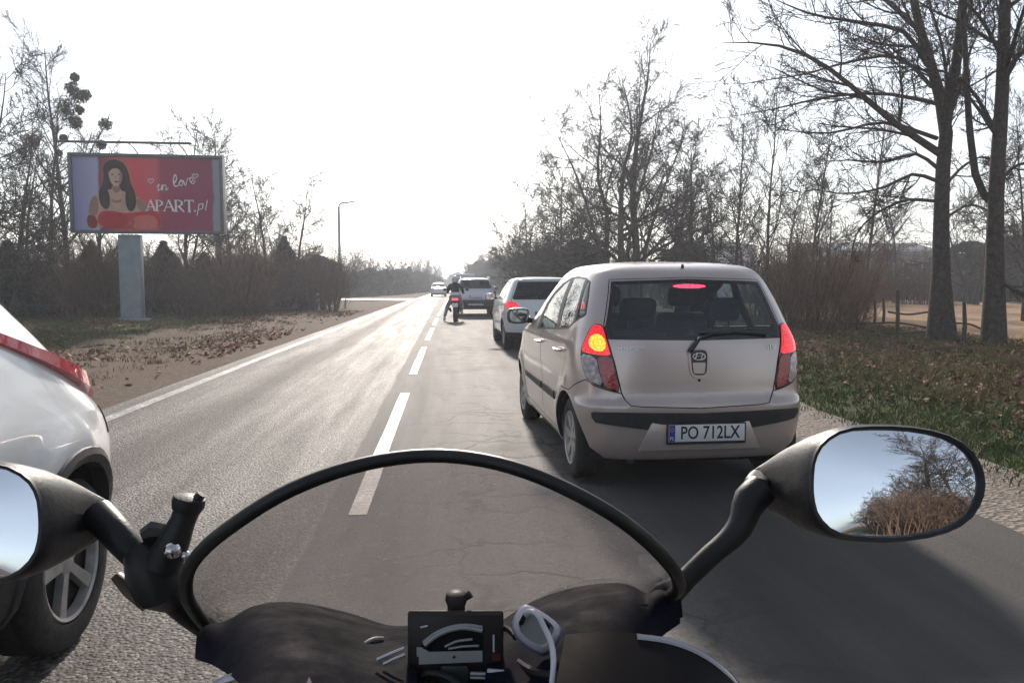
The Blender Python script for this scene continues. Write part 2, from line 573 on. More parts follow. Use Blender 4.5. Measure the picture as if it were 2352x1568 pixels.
def asphalt_material():
    m, nt, p = _nt('asphalt')
    co = objco(nt)
    sep = N(nt, 'ShaderNodeSeparateXYZ')
    nt.links.new(co, sep.inputs[0])
    x = sep.outputs['X']
    wob = math_n(nt, 'ADD', x, math_n(nt, 'MULTIPLY', math_n(nt, 'SUBTRACT', noise(nt, 0.8, 5, 0.6, co), 0.5), 0.08))
    def bell(c, w):
        d = math_n(nt, 'ABSOLUTE', math_n(nt, 'SUBTRACT', wob, c))
        r = N(nt, 'ShaderNodeMapRange')
        r.interpolation_type = 'SMOOTHSTEP'
        r.inputs['From Min'].default_value = w
        r.inputs['From Max'].default_value = 0.0
        nt.links.new(d, r.inputs['Value'])
        return r.outputs[0]
    lane = N(nt, 'ShaderNodeMapRange')
    lane.inputs['From Min'].default_value = -0.76
    lane.inputs['From Max'].default_value = -0.735
    nt.links.new(wob, lane.inputs['Value'])
    lane = lane.outputs[0]                                  # 0 on the far lane, 1 on this lane
    vo = N(nt, 'ShaderNodeTexVoronoi')
    vo.inputs['Scale'].default_value = 62
    nt.links.new(co, vo.inputs['Vector'])
    g1 = noise(nt, 210, 3, 0.8, co)
    big = noise(nt, 1.3, 6, 0.62, co)
    stone = ramp(nt, vo.outputs['Distance'], [(0.15, 1.0), (0.75, 0.0)])
    old = ramp(nt, vo.outputs['Color'], [(0.1, (0.040, 0.036, 0.033)), (0.55, (0.098, 0.089, 0.081)), (0.95, (0.28, 0.25, 0.225))])
    new = ramp(nt, g1, [(0.3, (0.046, 0.043, 0.041)), (0.7, (0.088, 0.083, 0.079))])
    col = mixc(nt, lane, old, new)
    col = mixc(nt, ramp(nt, big, [(0.35, 0.0), (0.7, 0.4)]), col, mixc(nt, 1.0, col, (0.62, 0.60, 0.58), 'MULTIPLY'))
    # worn lighter patch with crazing on this lane, streaks dragged along the far lane
    pm_ = N(nt, 'ShaderNodeMapping')
    pm_.inputs['Scale'].default_value = (2.4, 0.16, 1)
    nt.links.new(co, pm_.inputs['Vector'])
    strk = ramp(nt, noise(nt, 1.6, 6, 0.65, pm_.outputs[0]), [(0.38, 0.0), (0.66, 1.0)])
    col = mixc(nt, math_n(nt, 'MULTIPLY', strk, 0.42), col, mixc(nt, 1.0, col, (0.50, 0.47, 0.45), 'MULTIPLY'))
    patch = math_n(nt, 'MULTIPLY', bell(0.45, 0.95), ramp(nt, noise(nt, 0.35, 4, 0.6, co), [(0.40, 0.0), (0.46, 0.85)]))
    patch = math_n(nt, 'MULTIPLY', patch, lane)
    col = mixc(nt, patch, col, mixc(nt, vo.outputs['Color'], (0.11, 0.103, 0.096), (0.22, 0.205, 0.19)))
    # tar and oil along the middle of the far lane, worn wheel tracks
    oil = math_n(nt, 'MULTIPLY', bell(-2.45, 0.40), 0.55)
    col = mixc(nt, oil, col, (0.055, 0.045, 0.038))
    seam = math_n(nt, 'MULTIPLY', bell(-0.30, 0.10), 0.6)
    col = mixc(nt, seam, col, (0.03, 0.03, 0.03))
    # cracks of this lane
    vec = N(nt, 'ShaderNodeMapping')
    vec.inputs['Scale'].default_value = (0.55, 0.9, 1)
    nt.links.new(co, vec.inputs['Vector'])
    dn = N(nt, 'ShaderNodeTexNoise')
    dn.inputs['Scale'].default_value = 2.2
    dn.inputs['Detail'].default_value = 5
    nt.links.new(co, dn.inputs['Vector'])
    vadd = N(nt, 'ShaderNodeVectorMath', operation='MULTIPLY_ADD')
    nt.links.new(dn.outputs['Color'], vadd.inputs[0])
    vadd.inputs[1].default_value = (0.6, 0.6, 0)
    nt.links.new(vec.outputs[0], vadd.inputs[2])
    ck = N(nt, 'ShaderNodeTexVoronoi', feature='DISTANCE_TO_EDGE')
    ck.inputs['Scale'].default_value = 2.3
    nt.links.new(vadd.outputs[0], ck.inputs['Vector'])
    crack = ramp(nt, ck.outputs['Distance'], [(0.0, 1.0), (0.012, 0.9), (0.045, 0.0)])
    crack = math_n(nt, 'MULTIPLY', crack, ramp(nt, noise(nt, 0.5, 4, 0.6, co), [(0.38, 0.0), (0.50, 1.0)]))
    crack = math_n(nt, 'MULTIPLY', crack, bell(0.45, 1.25))
    col = mixc(nt, math_n(nt, 'MULTIPLY', crack, 0.92), col, (0.022, 0.020, 0.019))
    nt.links.new(col, p.inputs['Base Color'])
    rg = mixc(nt, lane, ramp(nt, g1, [(0.3, 0.55), (0.7, 0.73)]), ramp(nt, g1, [(0.3, 0.68), (0.7, 0.88)]))
    rg = mixc(nt, oil, rg, (0.85, 0.85, 0.85))
    rg = mixc(nt, math_n(nt, 'MULTIPLY', strk, 0.5), rg, (0.85, 0.85, 0.85))
    nt.links.new(rg, p.inputs['Roughness'])
    p.inputs['Specular IOR Level'].default_value = 0.30
    h = math_n(nt, 'ADD', math_n(nt, 'MULTIPLY', stone, mixc(nt, lane, (1, 1, 1), (0.25, 0.25, 0.25))), math_n(nt, 'MULTIPLY', g1, mixc(nt, lane, (0.6, 0.6, 0.6), (0.25, 0.25, 0.25))))
    h = math_n(nt, 'SUBTRACT', h, math_n(nt, 'MULTIPLY', crack, 0.6))
    nt.links.new(bump(nt, h, 0.6, 0.008), p.inputs['Normal'])
    return m
ROAD_Y = axis([(-120, 0, 3), (0, 30, 1.0), (30, 120, 3), (120, 600, 15)])
asphalt = asphalt_material()
road = strip('road', -3.78, 3.12, ROAD_Y, 0.0, asphalt, jitter=0.035, cols=8)
tag(road, None, None, kind='structure')

def marking_material():
    m, nt, p = _nt('road_paint')
    co = objco(nt)
    w = noise(nt, 26, 7, 0.75, co)
    w2 = noise(nt, 3, 4, 0.6, co)
    wear = ramp(nt, math_n(nt, 'ADD', math_n(nt, 'MULTIPLY', w, 0.7), math_n(nt, 'MULTIPLY', w2, 0.35)), [(0.42, 0.0), (0.55, 1.0)])
    nt.links.new(mixc(nt, wear, (0.58, 0.565, 0.545), (0.13, 0.12, 0.11)), p.inputs['Base Color'])
    p.inputs['Roughness'].default_value = 0.55
    nt.links.new(bump(nt, noise(nt, 120, 3, 0.6, co), 0.5, 0.006), p.inputs['Normal'])
    return m
rpaint = marking_material()
strip('edge_line', -3.53, -3.39, ROAD_Y, 0.004, rpaint, road, jitter=0.012, cols=1, seed=3)
for k in range(-3, 14):
    a = 4.5 + 7.1 * k
    strip('lane_dash', -0.60, -0.485, np.linspace(a, a + 5.1, 14), 0.004, rpaint, road, jitter=0.006, cols=1, seed=20 + k)

# gravel shoulder on the near side
sh_m, sh_nt, sh_p = _nt('shoulder_gravel')
_co = objco(sh_nt)
_v = N(sh_nt, 'ShaderNodeTexVoronoi'); _v.inputs['Scale'].default_value = 34
sh_nt.links.new(_co, _v.inputs['Vector'])
_c = ramp(sh_nt, _v.outputs['Color'], [(0.1, (0.11, 0.092, 0.078)), (0.5, (0.20, 0.168, 0.143)), (0.9, (0.31, 0.27, 0.232))])
_c = mixc(sh_nt, ramp(sh_nt, noise(sh_nt, 2.5, 6, 0.7, _co), [(0.4, 0.0), (0.7, 0.7)]), _c, (0.15, 0.115, 0.085))
sh_nt.links.new(_c, sh_p.inputs['Base Color'])
sh_p.inputs['Roughness'].default_value = 0.95
sh_nt.links.new(bump(sh_nt, _v.outputs['Distance'], 0.8, 0.02), sh_p.inputs['Normal'])
shoulder = strip('shoulder', 2.97, 4.12, axis([(-60, 0, 2), (0, 30, 0.35), (30, 150, 4)]), -0.004, sh_m, jitter=0.09, cols=4, seed=8)
tag(shoulder, None, None, kind='structure')

# pale side road joining from the left
sr = []
for t in np.linspace(0, 1, 14):
    xx = -2.9 - 46 * t
    yy = 68.5 + 6 * t * t
    w = 1.9 + 2.6 * (1 - t) ** 6
    sr.append([(xx, yy - w, -0.002 + 0.05 * min(1, t * 6)), (xx, yy + w, -0.002 + 0.05 * min(1, t * 6))])
side_road = MB().grid(sr).build('side_road', basic('pale_concrete', (0.42, 0.40, 0.37), 0.6, scale=1.2, bmp=0.2), smooth=False)
tag(side_road, None, None, kind='structure')
# ================================================================ TREES AND OTHER PLANTS
bark = basic('bark', (0.078, 0.066, 0.057), 0.95, var=0.45, scale=14, bmp=0.9, bscale=35, spec=0.1)
bark2 = basic('bark_grey', (0.085, 0.077, 0.07), 0.95, var=0.4, scale=10, bmp=0.7, bscale=30, spec=0.1)
twig_brown = basic('twig_brown', (0.125, 0.085, 0.062), 0.95, var=0.35, scale=5, spec=0.1)
needle = basic('evergreen_needles', (0.040, 0.052, 0.034), 0.9, var=0.5, scale=3, spec=0.15)
hedge_green = basic('hedge_leaf', (0.03, 0.055, 0.022), 0.85, var=0.5, scale=4, spec=0.2)
mistle = basic('mistletoe_leaf', (0.035, 0.042, 0.018), 0.9, var=0.4, scale=5, spec=0.1)

per_object(twig_brown, 0.6, 1.7)
per_object(needle, 0.6, 1.5)
per_object(bark, 0.8, 1.35)

def unit(v):
    return v / (np.linalg.norm(v, axis=-1, keepdims=True) + 1e-12)
def grow(starts, dirs, lens, rads, npts, wob, trop, rg, tip=0.35):
    """many branches at once: returns points (B, npts, 3) and radii (B, npts)"""
    B = len(starts)
    P = np.zeros((B, npts, 3))
    P[:, 0] = starts
    d = unit(np.asarray(dirs, float))
    st = (np.asarray(lens) / (npts - 1))[:, None]
    for i in range(1, npts):
        d = unit(d + rg.normal(0, wob, (B, 3)) + np.asarray(trop))
        P[:, i] = P[:, i - 1] + d * st
    t = np.linspace(0, 1, npts)[None]
    return P, np.asarray(rads)[:, None] * (1 - (1 - tip) * t)
def sprout(P, Rr, count, f0, f1, ang, angv, ratio, rratio, rg, npts, wob, trop, lens=None, rmin=0.004, shape=0.45, tip=0.35):
    """children of every branch in P"""
    B, n, _ = P.shape
    par = np.repeat(np.arange(B), count)
    M = len(par)
    t = (f0 + (f1 - f0) * (np.tile(np.arange(count), B) + rg.random(M)) / count) * (n - 1)
    i0 = np.clip(t.astype(int), 0, n - 2)
    fr = (t - i0)[:, None]
    a, b = P[par, i0], P[par, i0 + 1]
    s = a + (b - a) * fr
    tan = unit(b - a)
    rnd = rg.normal(0, 1, (M, 3))
    perp = unit(rnd - tan * np.sum(rnd * tan, 1, keepdims=True))
    an = np.radians(rg.normal(ang, angv, M))[:, None]
    d = tan * np.cos(an) + perp * np.sin(an)
    if lens is None:
        lens = np.linalg.norm(np.diff(P, axis=1), axis=2).sum(1)
    L = lens[par] * ratio * (1 - shape * t / (n - 1)) * rg.uniform(0.65, 1.25, M)
    rr = np.maximum(rmin, (Rr[par, i0] * (1 - fr[:, 0]) + Rr[par, i0 + 1] * fr[:, 0]) * rratio * rg.uniform(0.7, 1.1, M))
    return grow(s, d, L, rr, npts, wob, trop, rg, tip)
def tubes(P, Rr, k):
    """vertices and quads of k-sided tubes"""
    B, n, _ = P.shape
    T = np.empty_like(P)
    T[:, 1:-1] = P[:, 2:] - P[:, :-2]
    T[:, 0] = P[:, 1] - P[:, 0]
    T[:, -1] = P[:, -1] - P[:, -2]
    T = unit(T)
    ref = np.where(np.abs(T[:, :1, 2:3]) > 0.8, np.array([1.0, 0, 0]), np.array([0, 0, 1.0]))
    A = unit(np.cross(T, np.broadcast_to(ref, T.shape)))
    Bv = np.cross(T, A)
    th = np.arange(k) * 2 * math.pi / k
    V = P[:, :, None] + Rr[:, :, None, None] * (A[:, :, None] * np.cos(th)[None, None, :, None] + Bv[:, :, None] * np.sin(th)[None, None, :, None])
    b = np.arange(B)[:, None, None] * (n * k)
    i = np.arange(n - 1)[None, :, None] * k
    j = np.arange(k)[None, None, :]
    j2 = (j + 1) % k
    Q = np.stack([b + i + j, b + i + j2, b + i + k + j2, b + i + k + j], -1).reshape(-1, 4)
    return V.reshape(-1, 3), Q
def join(parts):
    vs, qs, o = [], [], 0
    for v, q in parts:
        vs.append(v)
        qs.append(q + o)
        o += len(v)
    return np.concatenate(vs), np.concatenate(qs)
def resample(pts, n):
    pts = np.asarray(pts, float)
    d = np.concatenate([[0], np.cumsum(np.linalg.norm(np.diff(pts, axis=0), axis=1))])
    t = np.linspace(0, d[-1], n)
    # smooth Catmull-like interpolation through the points
    out = np.empty((n, pts.shape[1]))
    m = np.gradient(pts, d, axis=0)
    for a in range(n):
        i = min(max(np.searchsorted(d, t[a]) - 1, 0), len(d) - 2)
        h = d[i + 1] - d[i]
        s = (t[a] - d[i]) / h
        h00, h10, h01, h11 = 2*s**3-3*s**2+1, s**3-2*s**2+s, -2*s**3+3*s**2, s**3-s**2
        out[a] = h00*pts[i] + h10*h*m[i] + h01*pts[i+1] + h11*h*m[i+1]
    return out
def leaf_cards(centers, size, rg, aspect=0.55):
    """small two-triangle leaves at the given centres"""
    n = len(centers)
    a = unit(rg.normal(0, 1, (n, 3)))
    b = unit(np.cross(a, rg.normal(0, 1, (n, 3))))
    s = (size * rg.uniform(0.6, 1.35, n))[:, None]
    v = np.stack([centers - a * s, centers + b * s * aspect, centers + a * s, centers - b * s * aspect], 1)
    return v.reshape(-1, 3), np.arange(n * 4).reshape(-1, 4)

def bare_tree(seed, H, r0, stems=1, spread=0.12, n1=16, n2=7, n3=6, n4=0, a1=48, f0=0.22, up=0.06, ratio1=0.42, lean=(0, 0), twr=0.013, stem_pts=None, shape1=0.5, k0=8, wob0=0.03):
    """returns (trunk mesh data, crown mesh data)"""
    rg = np.random.default_rng(seed)
    if stem_pts is None:
        st = np.zeros((stems, 3))
        if stems > 1:
            aa = np.arange(stems) * 2 * math.pi / stems + rg.random()
            st[:, 0], st[:, 1] = np.cos(aa) * r0 * 1.2, np.sin(aa) * r0 * 1.2
        dirs = np.concatenate([rg.normal(0, spread, (stems, 2)) + np.array(lean), np.ones((stems, 1))], 1)
        hs = H * np.concatenate([[1.0], rg.uniform(0.68, 0.95, stems - 1)])
        P0, R0 = grow(st, dirs, hs, np.full(stems, r0) * np.concatenate([[1.0], rg.uniform(0.6, 0.95, stems - 1)]), 12, wob0, (0, 0, 0.03), rg, 0.10)
        R0[:, 0] *= 1.7
        R0[:, 1] *= 1.12
    else:
        P0 = np.stack([resample(s[0], 14) for s in stem_pts])
        R0 = np.stack([np.interp(np.linspace(0, 1, 14), np.linspace(0, 1, len(s[1])), s[1]) for s in stem_pts])
    L0 = np.full(len(P0), H)
    P1, R1 = sprout(P0, R0, n1, f0, 0.98, a1, 11, ratio1, 0.52, rg, 7, 0.10, (0, 0, up), lens=L0, rmin=0.012, shape=shape1, tip=0.25)
    P2, R2 = sprout(P1, R1, n2, 0.18, 1.0, 42, 13, 0.46, 0.55, rg, 5, 0.13, (0, 0, up * 0.8), rmin=twr)
    P3, R3 = sprout(P2, R2, n3, 0.15, 1.0, 42, 16, 0.48, 0.6, rg, 4, 0.16, (0, 0, up), rmin=twr * 0.75, tip=0.6)
    parts = [tubes(P1, R1, 5), tubes(P2, R2, 3), tubes(P3, R3, 3)]
    if n4:
        P4, R4 = sprout(P3, R3, n4, 0.2, 1.0, 40, 16, 0.5, 0.7, rg, 3, 0.15, (0, 0, up), rmin=twr * 0.6, tip=0.7)
        parts.append(tubes(P4, R4, 3))
    return tubes(P0, R0, k0), join(parts), (P0, P1)
def make_tree(name, loc, data, label, group=None, mats=(bark, bark), rz=0.0, sc=1.0, cat='tree'):
    t = empty(name, loc, rz, label, cat, group)
    t.scale = (sc, sc, sc)
    link('trunk', mesh_np('trunk', data[0][0], [data[0][1]]), mats[0], t)
    link('crown', mesh_np('crown', data[1][0], [data[1][1]], smooth=False), mats[1], t)
    return t
def gz(p):
    return float(relief(np.array(p[0]), np.array(p[1]))) - 0.03

# ---------------------------------------------------------------- the two big trunks on the right, limbs traced at their own distance
def limb(px, D0, D1, r0, r1):
    n = len(px)
    pts = [at_d(x, y, D0 + (D1 - D0) * i / (n - 1)) for i, (x, y) in enumerate(px)]
    return np.array(pts), [r0, r0 * 0.62 + r1 * 0.38, r0 * 0.35 + r1 * 0.5, 0.006]
def big_tree(name, base_px, stems, limbs, seed, label, n_extra, D, H=13):
    b = ground_pt(*base_px)
    b[2] = gz(b)
    rg = np.random.default_rng(seed)
    P0 = np.stack([resample(np.array(s[0]) - b, 14) for s in stems])
    R0 = np.stack([np.interp(np.linspace(0, 1, 14), np.linspace(0, 1, len(s[1])), s[1]) for s in stems])
    P1 = np.stack([resample(np.array(l[0]) - b, 10) for l in limbs])
    R1 = np.stack([np.interp(np.linspace(0, 1, 10), np.linspace(0, 1, len(l[1])), l[1]) for l in limbs])
    # further limbs on the other sides and above the frame
    Pe, Re = sprout(P0, R0, n_extra, 0.42, 0.98, 52, 10, 0.34, 0.42, rg, 10, 0.08, (0, 0, 0.05), lens=np.full(len(P0), H * 0.9), rmin=0.015, tip=0.2)
    P1 = np.concatenate([P1, Pe])
    R1 = np.concatenate([R1, Re])
    P2, R2 = sprout(P1, R1, 12, 0.10, 1.0, 38, 12, 0.36, 0.5, rg, 6, 0.11, (0, 0, 0.05), rmin=0.009)
    P3, R3 = sprout(P2, R2, 9, 0.10, 1.0, 38, 14, 0.46, 0.6, rg, 4, 0.14, (0, 0, 0.05), rmin=0.007, tip=0.6)
    P4, R4 = sprout(P3, R3, 4, 0.2, 1.0, 36, 14, 0.5, 0.7, rg, 3, 0.14, (0, 0, 0.04), rmin=0.0065, tip=0.8)
    data = (tubes(P0, R0, 14), join([tubes(P1, R1, 6), tubes(P2, R2, 4), tubes(P3, R3, 3), tubes(P4, R4, 3)]))
    return make_tree(name, tuple(b), data, label, mats=(bark, bark))

def px3(lst, D):
    return [at_d(x, y, D) for x, y in lst]
DA = 17.1
bA = ground_pt(2165, 800)
stA = [
    (px3([(2163, 806), (2162, 740), (2161, 600), (2165, 400), (2172, 280), (2150, 190), (2112, 60), (2085, -60), (2050, -260)], DA), [0.36, 0.21, 0.165, 0.150, 0.135, 0.10, 0.08, 0.06, 0.03]),
    (px3([(2168, 330), (2180, 240), (2196, 150), (2212, 0), (2225, -150), (2230, -330)], DA + 0.1), [0.11, 0.11, 0.10, 0.085, 0.06, 0.03]),
]
LA = [
    limb([(2158, 352), (2053, 281), (1950, 194), (1869, 135), (1778, 103), (1659, 98)], DA, DA - 2.0, 0.085, 0.016),
    limb([(2152, 318), (2031, 282), (1902, 306), (1772, 296)], DA, DA - 1.2, 0.05, 0.012),
    limb([(2158, 240), (2047, 217), (1907, 222), (1780, 250), (1670, 270)], DA, DA + 1.5, 0.05, 0.012),
    limb([(2152, 385), (2107, 354), (2031, 372), (1950, 368), (1891, 370)], DA, DA + 1.0, 0.05, 0.014),
    limb([(2150, 415), (2101, 400), (2031, 430), (1935, 445), (1850, 430)], DA, DA - 1.5, 0.045, 0.012),
    limb([(2148, 462), (2085, 459), (2020, 486), (1966, 540), (1957, 590)], DA, DA + 0.6, 0.045, 0.012),
    limb([(2130, 150), (2080, 76), (1990, 54), (1860, 32), (1760, -10)], DA, DA - 0.8, 0.06, 0.014),
    limb([(2140, 200), (2060, 130), (1960, 140), (1850, 170), (1720, 190)], DA, DA + 2.2, 0.05, 0.012),
    limb([(2100, 60), (2020, -10), (1900, -60), (1760, -90)], DA, DA + 0.5, 0.06, 0.014),
    limb([(2176, 420), (2215, 380), (2260, 360), (2330, 390)], DA, DA + 1.2, 0.04, 0.01),
    limb([(2172, 500), (2230, 470), (2290, 490), (2370, 470)], DA, DA + 2.2, 0.035, 0.01),
]
big_tree('broadleaf_tree', (2165, 800), stA, LA, 11, 'tall bare tree with forked trunk and long limbs over the field', 10, DA)
DB = 16.3
stB = [
    (px3([(2282, 812), (2283, 740), (2285, 560), (2290, 400), (2300, 250), (2306, 90), (2310, -80), (2318, -330)], DB), [0.27, 0.19, 0.155, 0.14, 0.125, 0.11, 0.09, 0.04]),
    (px3([(2288, 480), (2250, 430), (2232, 340), (2222, 220), (2215, 80), (2190, -120)], DB + 0.2), [0.08, 0.075, 0.065, 0.055, 0.045, 0.015]),
]
LB = [
    limb([(2296, 330), (2260, 250), (2215, 190), (2150, 160), (2060, 170)], DB, DB - 1.0, 0.05, 0.012),
    limb([(2302, 200), (2340, 130), (2390, 90), (2460, 60)], DB, DB - 1.4, 0.05, 0.012),
    limb([(2290, 420), (2335, 380), (2390, 370), (2460, 330)], DB, DB + 1.2, 0.045, 0.012),
    limb([(2286, 640), (2330, 668), (2370, 690), (2420, 700)], DB, DB - 0.8, 0.035, 0.012),
    limb([(2300, 130), (2250, 40), (2180, -20), (2090, -40)], DB, DB - 1.4, 0.05, 0.012),
]
big_tree('broadleaf_tree', (2282, 808), stB, LB, 12, 'straight bare trunk nearest the picture edge, right of the forked tree', 9, DB)

# slim stems behind them
slim = [bare_tree(100 + i, 12, 0.11, 1, 0.05, 26, 10, 9, 0, a1=42, f0=0.2, up=0.07, ratio1=0.32) for i in range(2)]
slim_labels = [
    ((2352, 742), 0, 0.0, 'slim bare tree at the far edge behind the straight trunk'),
    ((1685, 712), 1, 1.9, 'slim bare tree rising behind the roof of the silver hatchback'),
    ((1760, 716), 0, 2.6, 'slender bare tree behind the tailgate window of the silver hatchback'),
    ((1860, 712), 1, 0.7, 'thin bare tree behind the brown thicket'),
    ((1985, 708), 0, 4.2, 'thin bare tree across the dry field left of the forked tree'),
]
for (px, k, rz, lab) in slim_labels:
    p = ground_pt(*px)
    p[2] = -0.05
    dist = p[1]
    make_tree('slim_tree', tuple(p), slim[k], lab, 'slim bare trees by the field', rz=rz, sc={0: 1.0, 1: 0.95}[k] * min(1.1, max(0.62, dist / 40)))

# ---------------------------------------------------------------- the broad many-stemmed tree beyond the silver car
DM = 37.0
bM = at_y(1440, 652, 36.0)
bM[2] = 0
def loc_stem(px, D, rr):
    pts = [at_d(x, y, D) for x, y in px]
    pts = [np.array([bM[0] + (pts[0][0] - bM[0]) * 0.55, bM[1], -0.05])] + pts
    return (np.array(pts) - bM, rr)
stM = [
    loc_stem([(1462, 600), (1454, 435), (1463, 327), (1478, 237), (1488, 183), (1494, 97)], DM, [0.26, 0.2, 0.17, 0.14, 0.09, 0.06, 0.012]),
    loc_stem([(1427, 600), (1427, 453), (1434, 381), (1452, 310), (1440, 230), (1428, 180)], DM - 0.6, [0.24, 0.18, 0.15, 0.11, 0.07, 0.05, 0.012]),
    loc_stem([(1393, 600), (1394, 489), (1372, 399), (1376, 342), (1380, 270), (1375, 210)], DM + 0.7, [0.2, 0.15, 0.12, 0.1, 0.07, 0.04, 0.012]),
    loc_stem([(1380, 590), (1350, 480), (1318, 390), (1290, 330), (1275, 300)], DM - 1.2, [0.15, 0.12, 0.09, 0.06, 0.04, 0.012]),
    loc_stem([(1480, 590), (1512, 470), (1545, 380), (1570, 320), (1580, 290)], DM + 1.0, [0.15, 0.12, 0.09, 0.06, 0.04, 0.012]),
    loc_stem([(1440, 590), (1470, 440), (1500, 330), (1515, 250), (1520, 215)], DM + 1.8, [0.16, 0.13, 0.09, 0.06, 0.04, 0.012]),
]
mt = bare_tree(31, 12.0, 0.2, n1=22, n2=11, n3=8, n4=2, a1=54, f0=0.15, up=0.012, ratio1=0.40, twr=0.012, stem_pts=stM, shape1=0.62)
make_tree('multi_stem_tree', tuple(bM), mt, 'large bushy bare tree with many stems and one tall leader beyond the cars', mats=(bark, bark))

# ---------------------------------------------------------------- a stock of bare trees and shrubs, set out by measured places
kinds = [
    bare_tree(41, 9.0, 0.13, 2, 0.16, 20, 10, 9, 0, a1=52, f0=0.18, up=0.02, ratio1=0.36, twr=0.015),
    bare_tree(42, 9.0, 0.16, 1, 0.06, 28, 10, 9, 0, a1=46, f0=0.22, up=0.08, ratio1=0.30, twr=0.015),
    bare_tree(43, 9.0, 0.12, 3, 0.2, 18, 10, 9, 0, a1=52, f0=0.15, up=0.02, ratio1=0.38, twr=0.015),
]
K_MESH = [(mesh_np('trunk', d[0][0], [d[0][1]]), mesh_np('crown', d[1][0], [d[1][1]], smooth=False)) for d in kinds]
for a, b in K_MESH:
    a.materials.append(bark)
    b.materials.append(bark)
def stock_tree(k, x, y, sc, rz, label, group, name='bare_tree', sz=None):
    t = empty(name, (x, y, -0.06), rz, label, 'tree', group)
    t.scale = (sc, sc, sz or sc)
    link('trunk', K_MESH[k][0], None, t)
    link('crown', K_MESH[k][1], None, t)
    return t
# left of the road, behind the billboard
for (px, Yd, k, top, rz, lab) in [
    (20, 33, 2, 270, 0.3, 'bare tree at the picture edge left of the mistletoe tree'),
    (60, 40, 0, 330, 1.2, 'bare tree between the picture edge and the mistletoe tree'),
    (225, 43, 1, 330, 2.2, 'bare tree showing just over the top corner of the billboard'),
    (425, 44, 0, 290, 0.9, 'bare tree sticking up behind the lamp bar of the billboard'),
    (505, 43, 1, 300, 3.2, 'bare tree rising behind the outer edge of the billboard'),
    (555, 42, 2, 385, 4.1, 'bare tree just right of the billboard frame'),
    (612, 44, 0, 395, 5.2, 'bare tree second from the billboard towards the street lamp'),
    (668, 46, 2, 425, 0.1, 'spreading bare tree nearest the street lamp on its billboard side'),
    (-90, 30, 2, 150, 0.8, 'bare tree beyond the white car at the picture edge'),
    (1255, 48, 2, 450, 1.4, 'low spreading bare tree left of the many-stemmed tree'),
    (1190, 60, 0, 500, 2.4, 'bare tree over the white hatchback ahead'),
    (1325, 46, 0, 400, 0.4, 'bare tree standing close left of the many-stemmed tree'),
    (1590, 44, 1, 330, 3.0, 'bare tree close right of the many-stemmed tree'),
    (1215, 44, 2, 440, 5.0, 'low bare tree left of the hatchback roof, before the hazy wood'),
    (1288, 43, 2, 372, 2.0, 'rounded bare tree touching the many-stemmed tree on its road side'),
    (1532, 41, 2, 300, 1.0, 'rounded bare tree touching the many-stemmed tree on its field side'),
    (1640, 47, 0, 372, 4.4, 'bare tree between the silver roof line and the pale shed'),
    (1722, 50, 2, 400, 2.9, 'bare tree before the right end of the pale shed'),
    (1806, 48, 0, 395, 0.5, 'bare tree behind the left end of the thicket'),
    (1905, 50, 2, 420, 1.7, 'bare tree before the greenhouse-like hall'),
    (2058, 52, 0, 430, 3.6, 'bare tree before the dark barn'),
    (2236, 46, 2, 330, 5.5, 'bare tree seen between the two big trunks'),
    (2400, 40, 2, 240, 0.2, 'bare tree cut by the picture edge beyond the straight trunk'),
]:
    b = at_y(px, 652, Yd)
    h = at_y(px, top, Yd)[2]
    stock_tree(k, b[0], Yd, h / 9.0, rz, lab, 'bare trees lining the road')

# ---------------------------------------------------------------- tree carrying mistletoe
mx = at_y(160, 652, 38)
md = bare_tree(51, 12.2, 0.17, 1, 0.02, 30, 10, 9, 0, a1=44, f0=0.2, up=0.08, ratio1=0.28, twr=0.012)
mt2 = make_tree('mistletoe_tree', (mx[0], 38, -0.05), md, 'tall dark bare tree with mistletoe balls behind the billboard')
m3 = at_y(122, 652, 37)
make_tree('bare_tree', (m3[0], 37, -0.05), bare_tree(52, 9.8, 0.14, 1, 0.02, 18, 6, 6, 0, a1=38, f0=0.2, up=0.08, ratio1=0.25, twr=0.012), 'straight bare tree directly left of the mistletoe tree', 'bare trees lining the road')
def mistletoe_ball(c, r, parent, seed):
    rg = np.random.default_rng(seed)
    n = 90
    P, Rr = grow(np.tile(c, (n, 1)), rg.normal(0, 1, (n, 3)), r * rg.uniform(0.65, 1.12, n), np.full(n, 0.010), 4, 0.2, (0, 0, -0.02), rg)
    P2, R2 = sprout(P, Rr, 4, 0.3, 1, 40, 12, 0.4, 0.8, rg, 3, 0.1, (0, 0, 0), rmin=0.007)
    nl = 300
    cc = np.array(c) + unit(rg.normal(0, 1, (nl, 3))) * (r * rg.random((nl, 1)) ** 0.4)
    v, q = join([tubes(P, Rr, 3), tubes(P2, R2, 3), leaf_cards(cc, 0.055, rg)])
    return link('mistletoe', mesh_np('mistletoe', v, [q], smooth=False), mistle, parent)
for i, (px, py, rp) in enumerate([(172, 178, 9), (165, 203, 14), (178, 222, 20), (196, 218, 11), (152, 246, 18), (163, 272, 20), (176, 284, 13), (183, 253, 9), (241, 286, 14), (233, 333, 10), (146, 318, 8), (72, 322, 16), (134, 352, 7)]):
    c = at_y(px, py, 38 + (i % 3 - 1) * 0.4) - np.array([mx[0], 38, -0.05])
    mistletoe_ball(c, rp / 1750 * 38 * 1.08, mt2, 60 + i)
# limbs that hold the outlying balls
_b = np.array([mx[0], 38, -0.05])
for px in ([(161, 420), (200, 365), (222, 320), (241, 290), (252, 262)], [(160, 450), (110, 400), (80, 350), (70, 315)]):
    ptsl = np.array([at_y(x, y, 38) for x, y in px]) - _b
    v, q = tubes(resample(ptsl, 8)[None], np.linspace(0.05, 0.018, 8)[None], 6)
    link('limb', mesh_np('limb', v, [q]), bark, mt2)

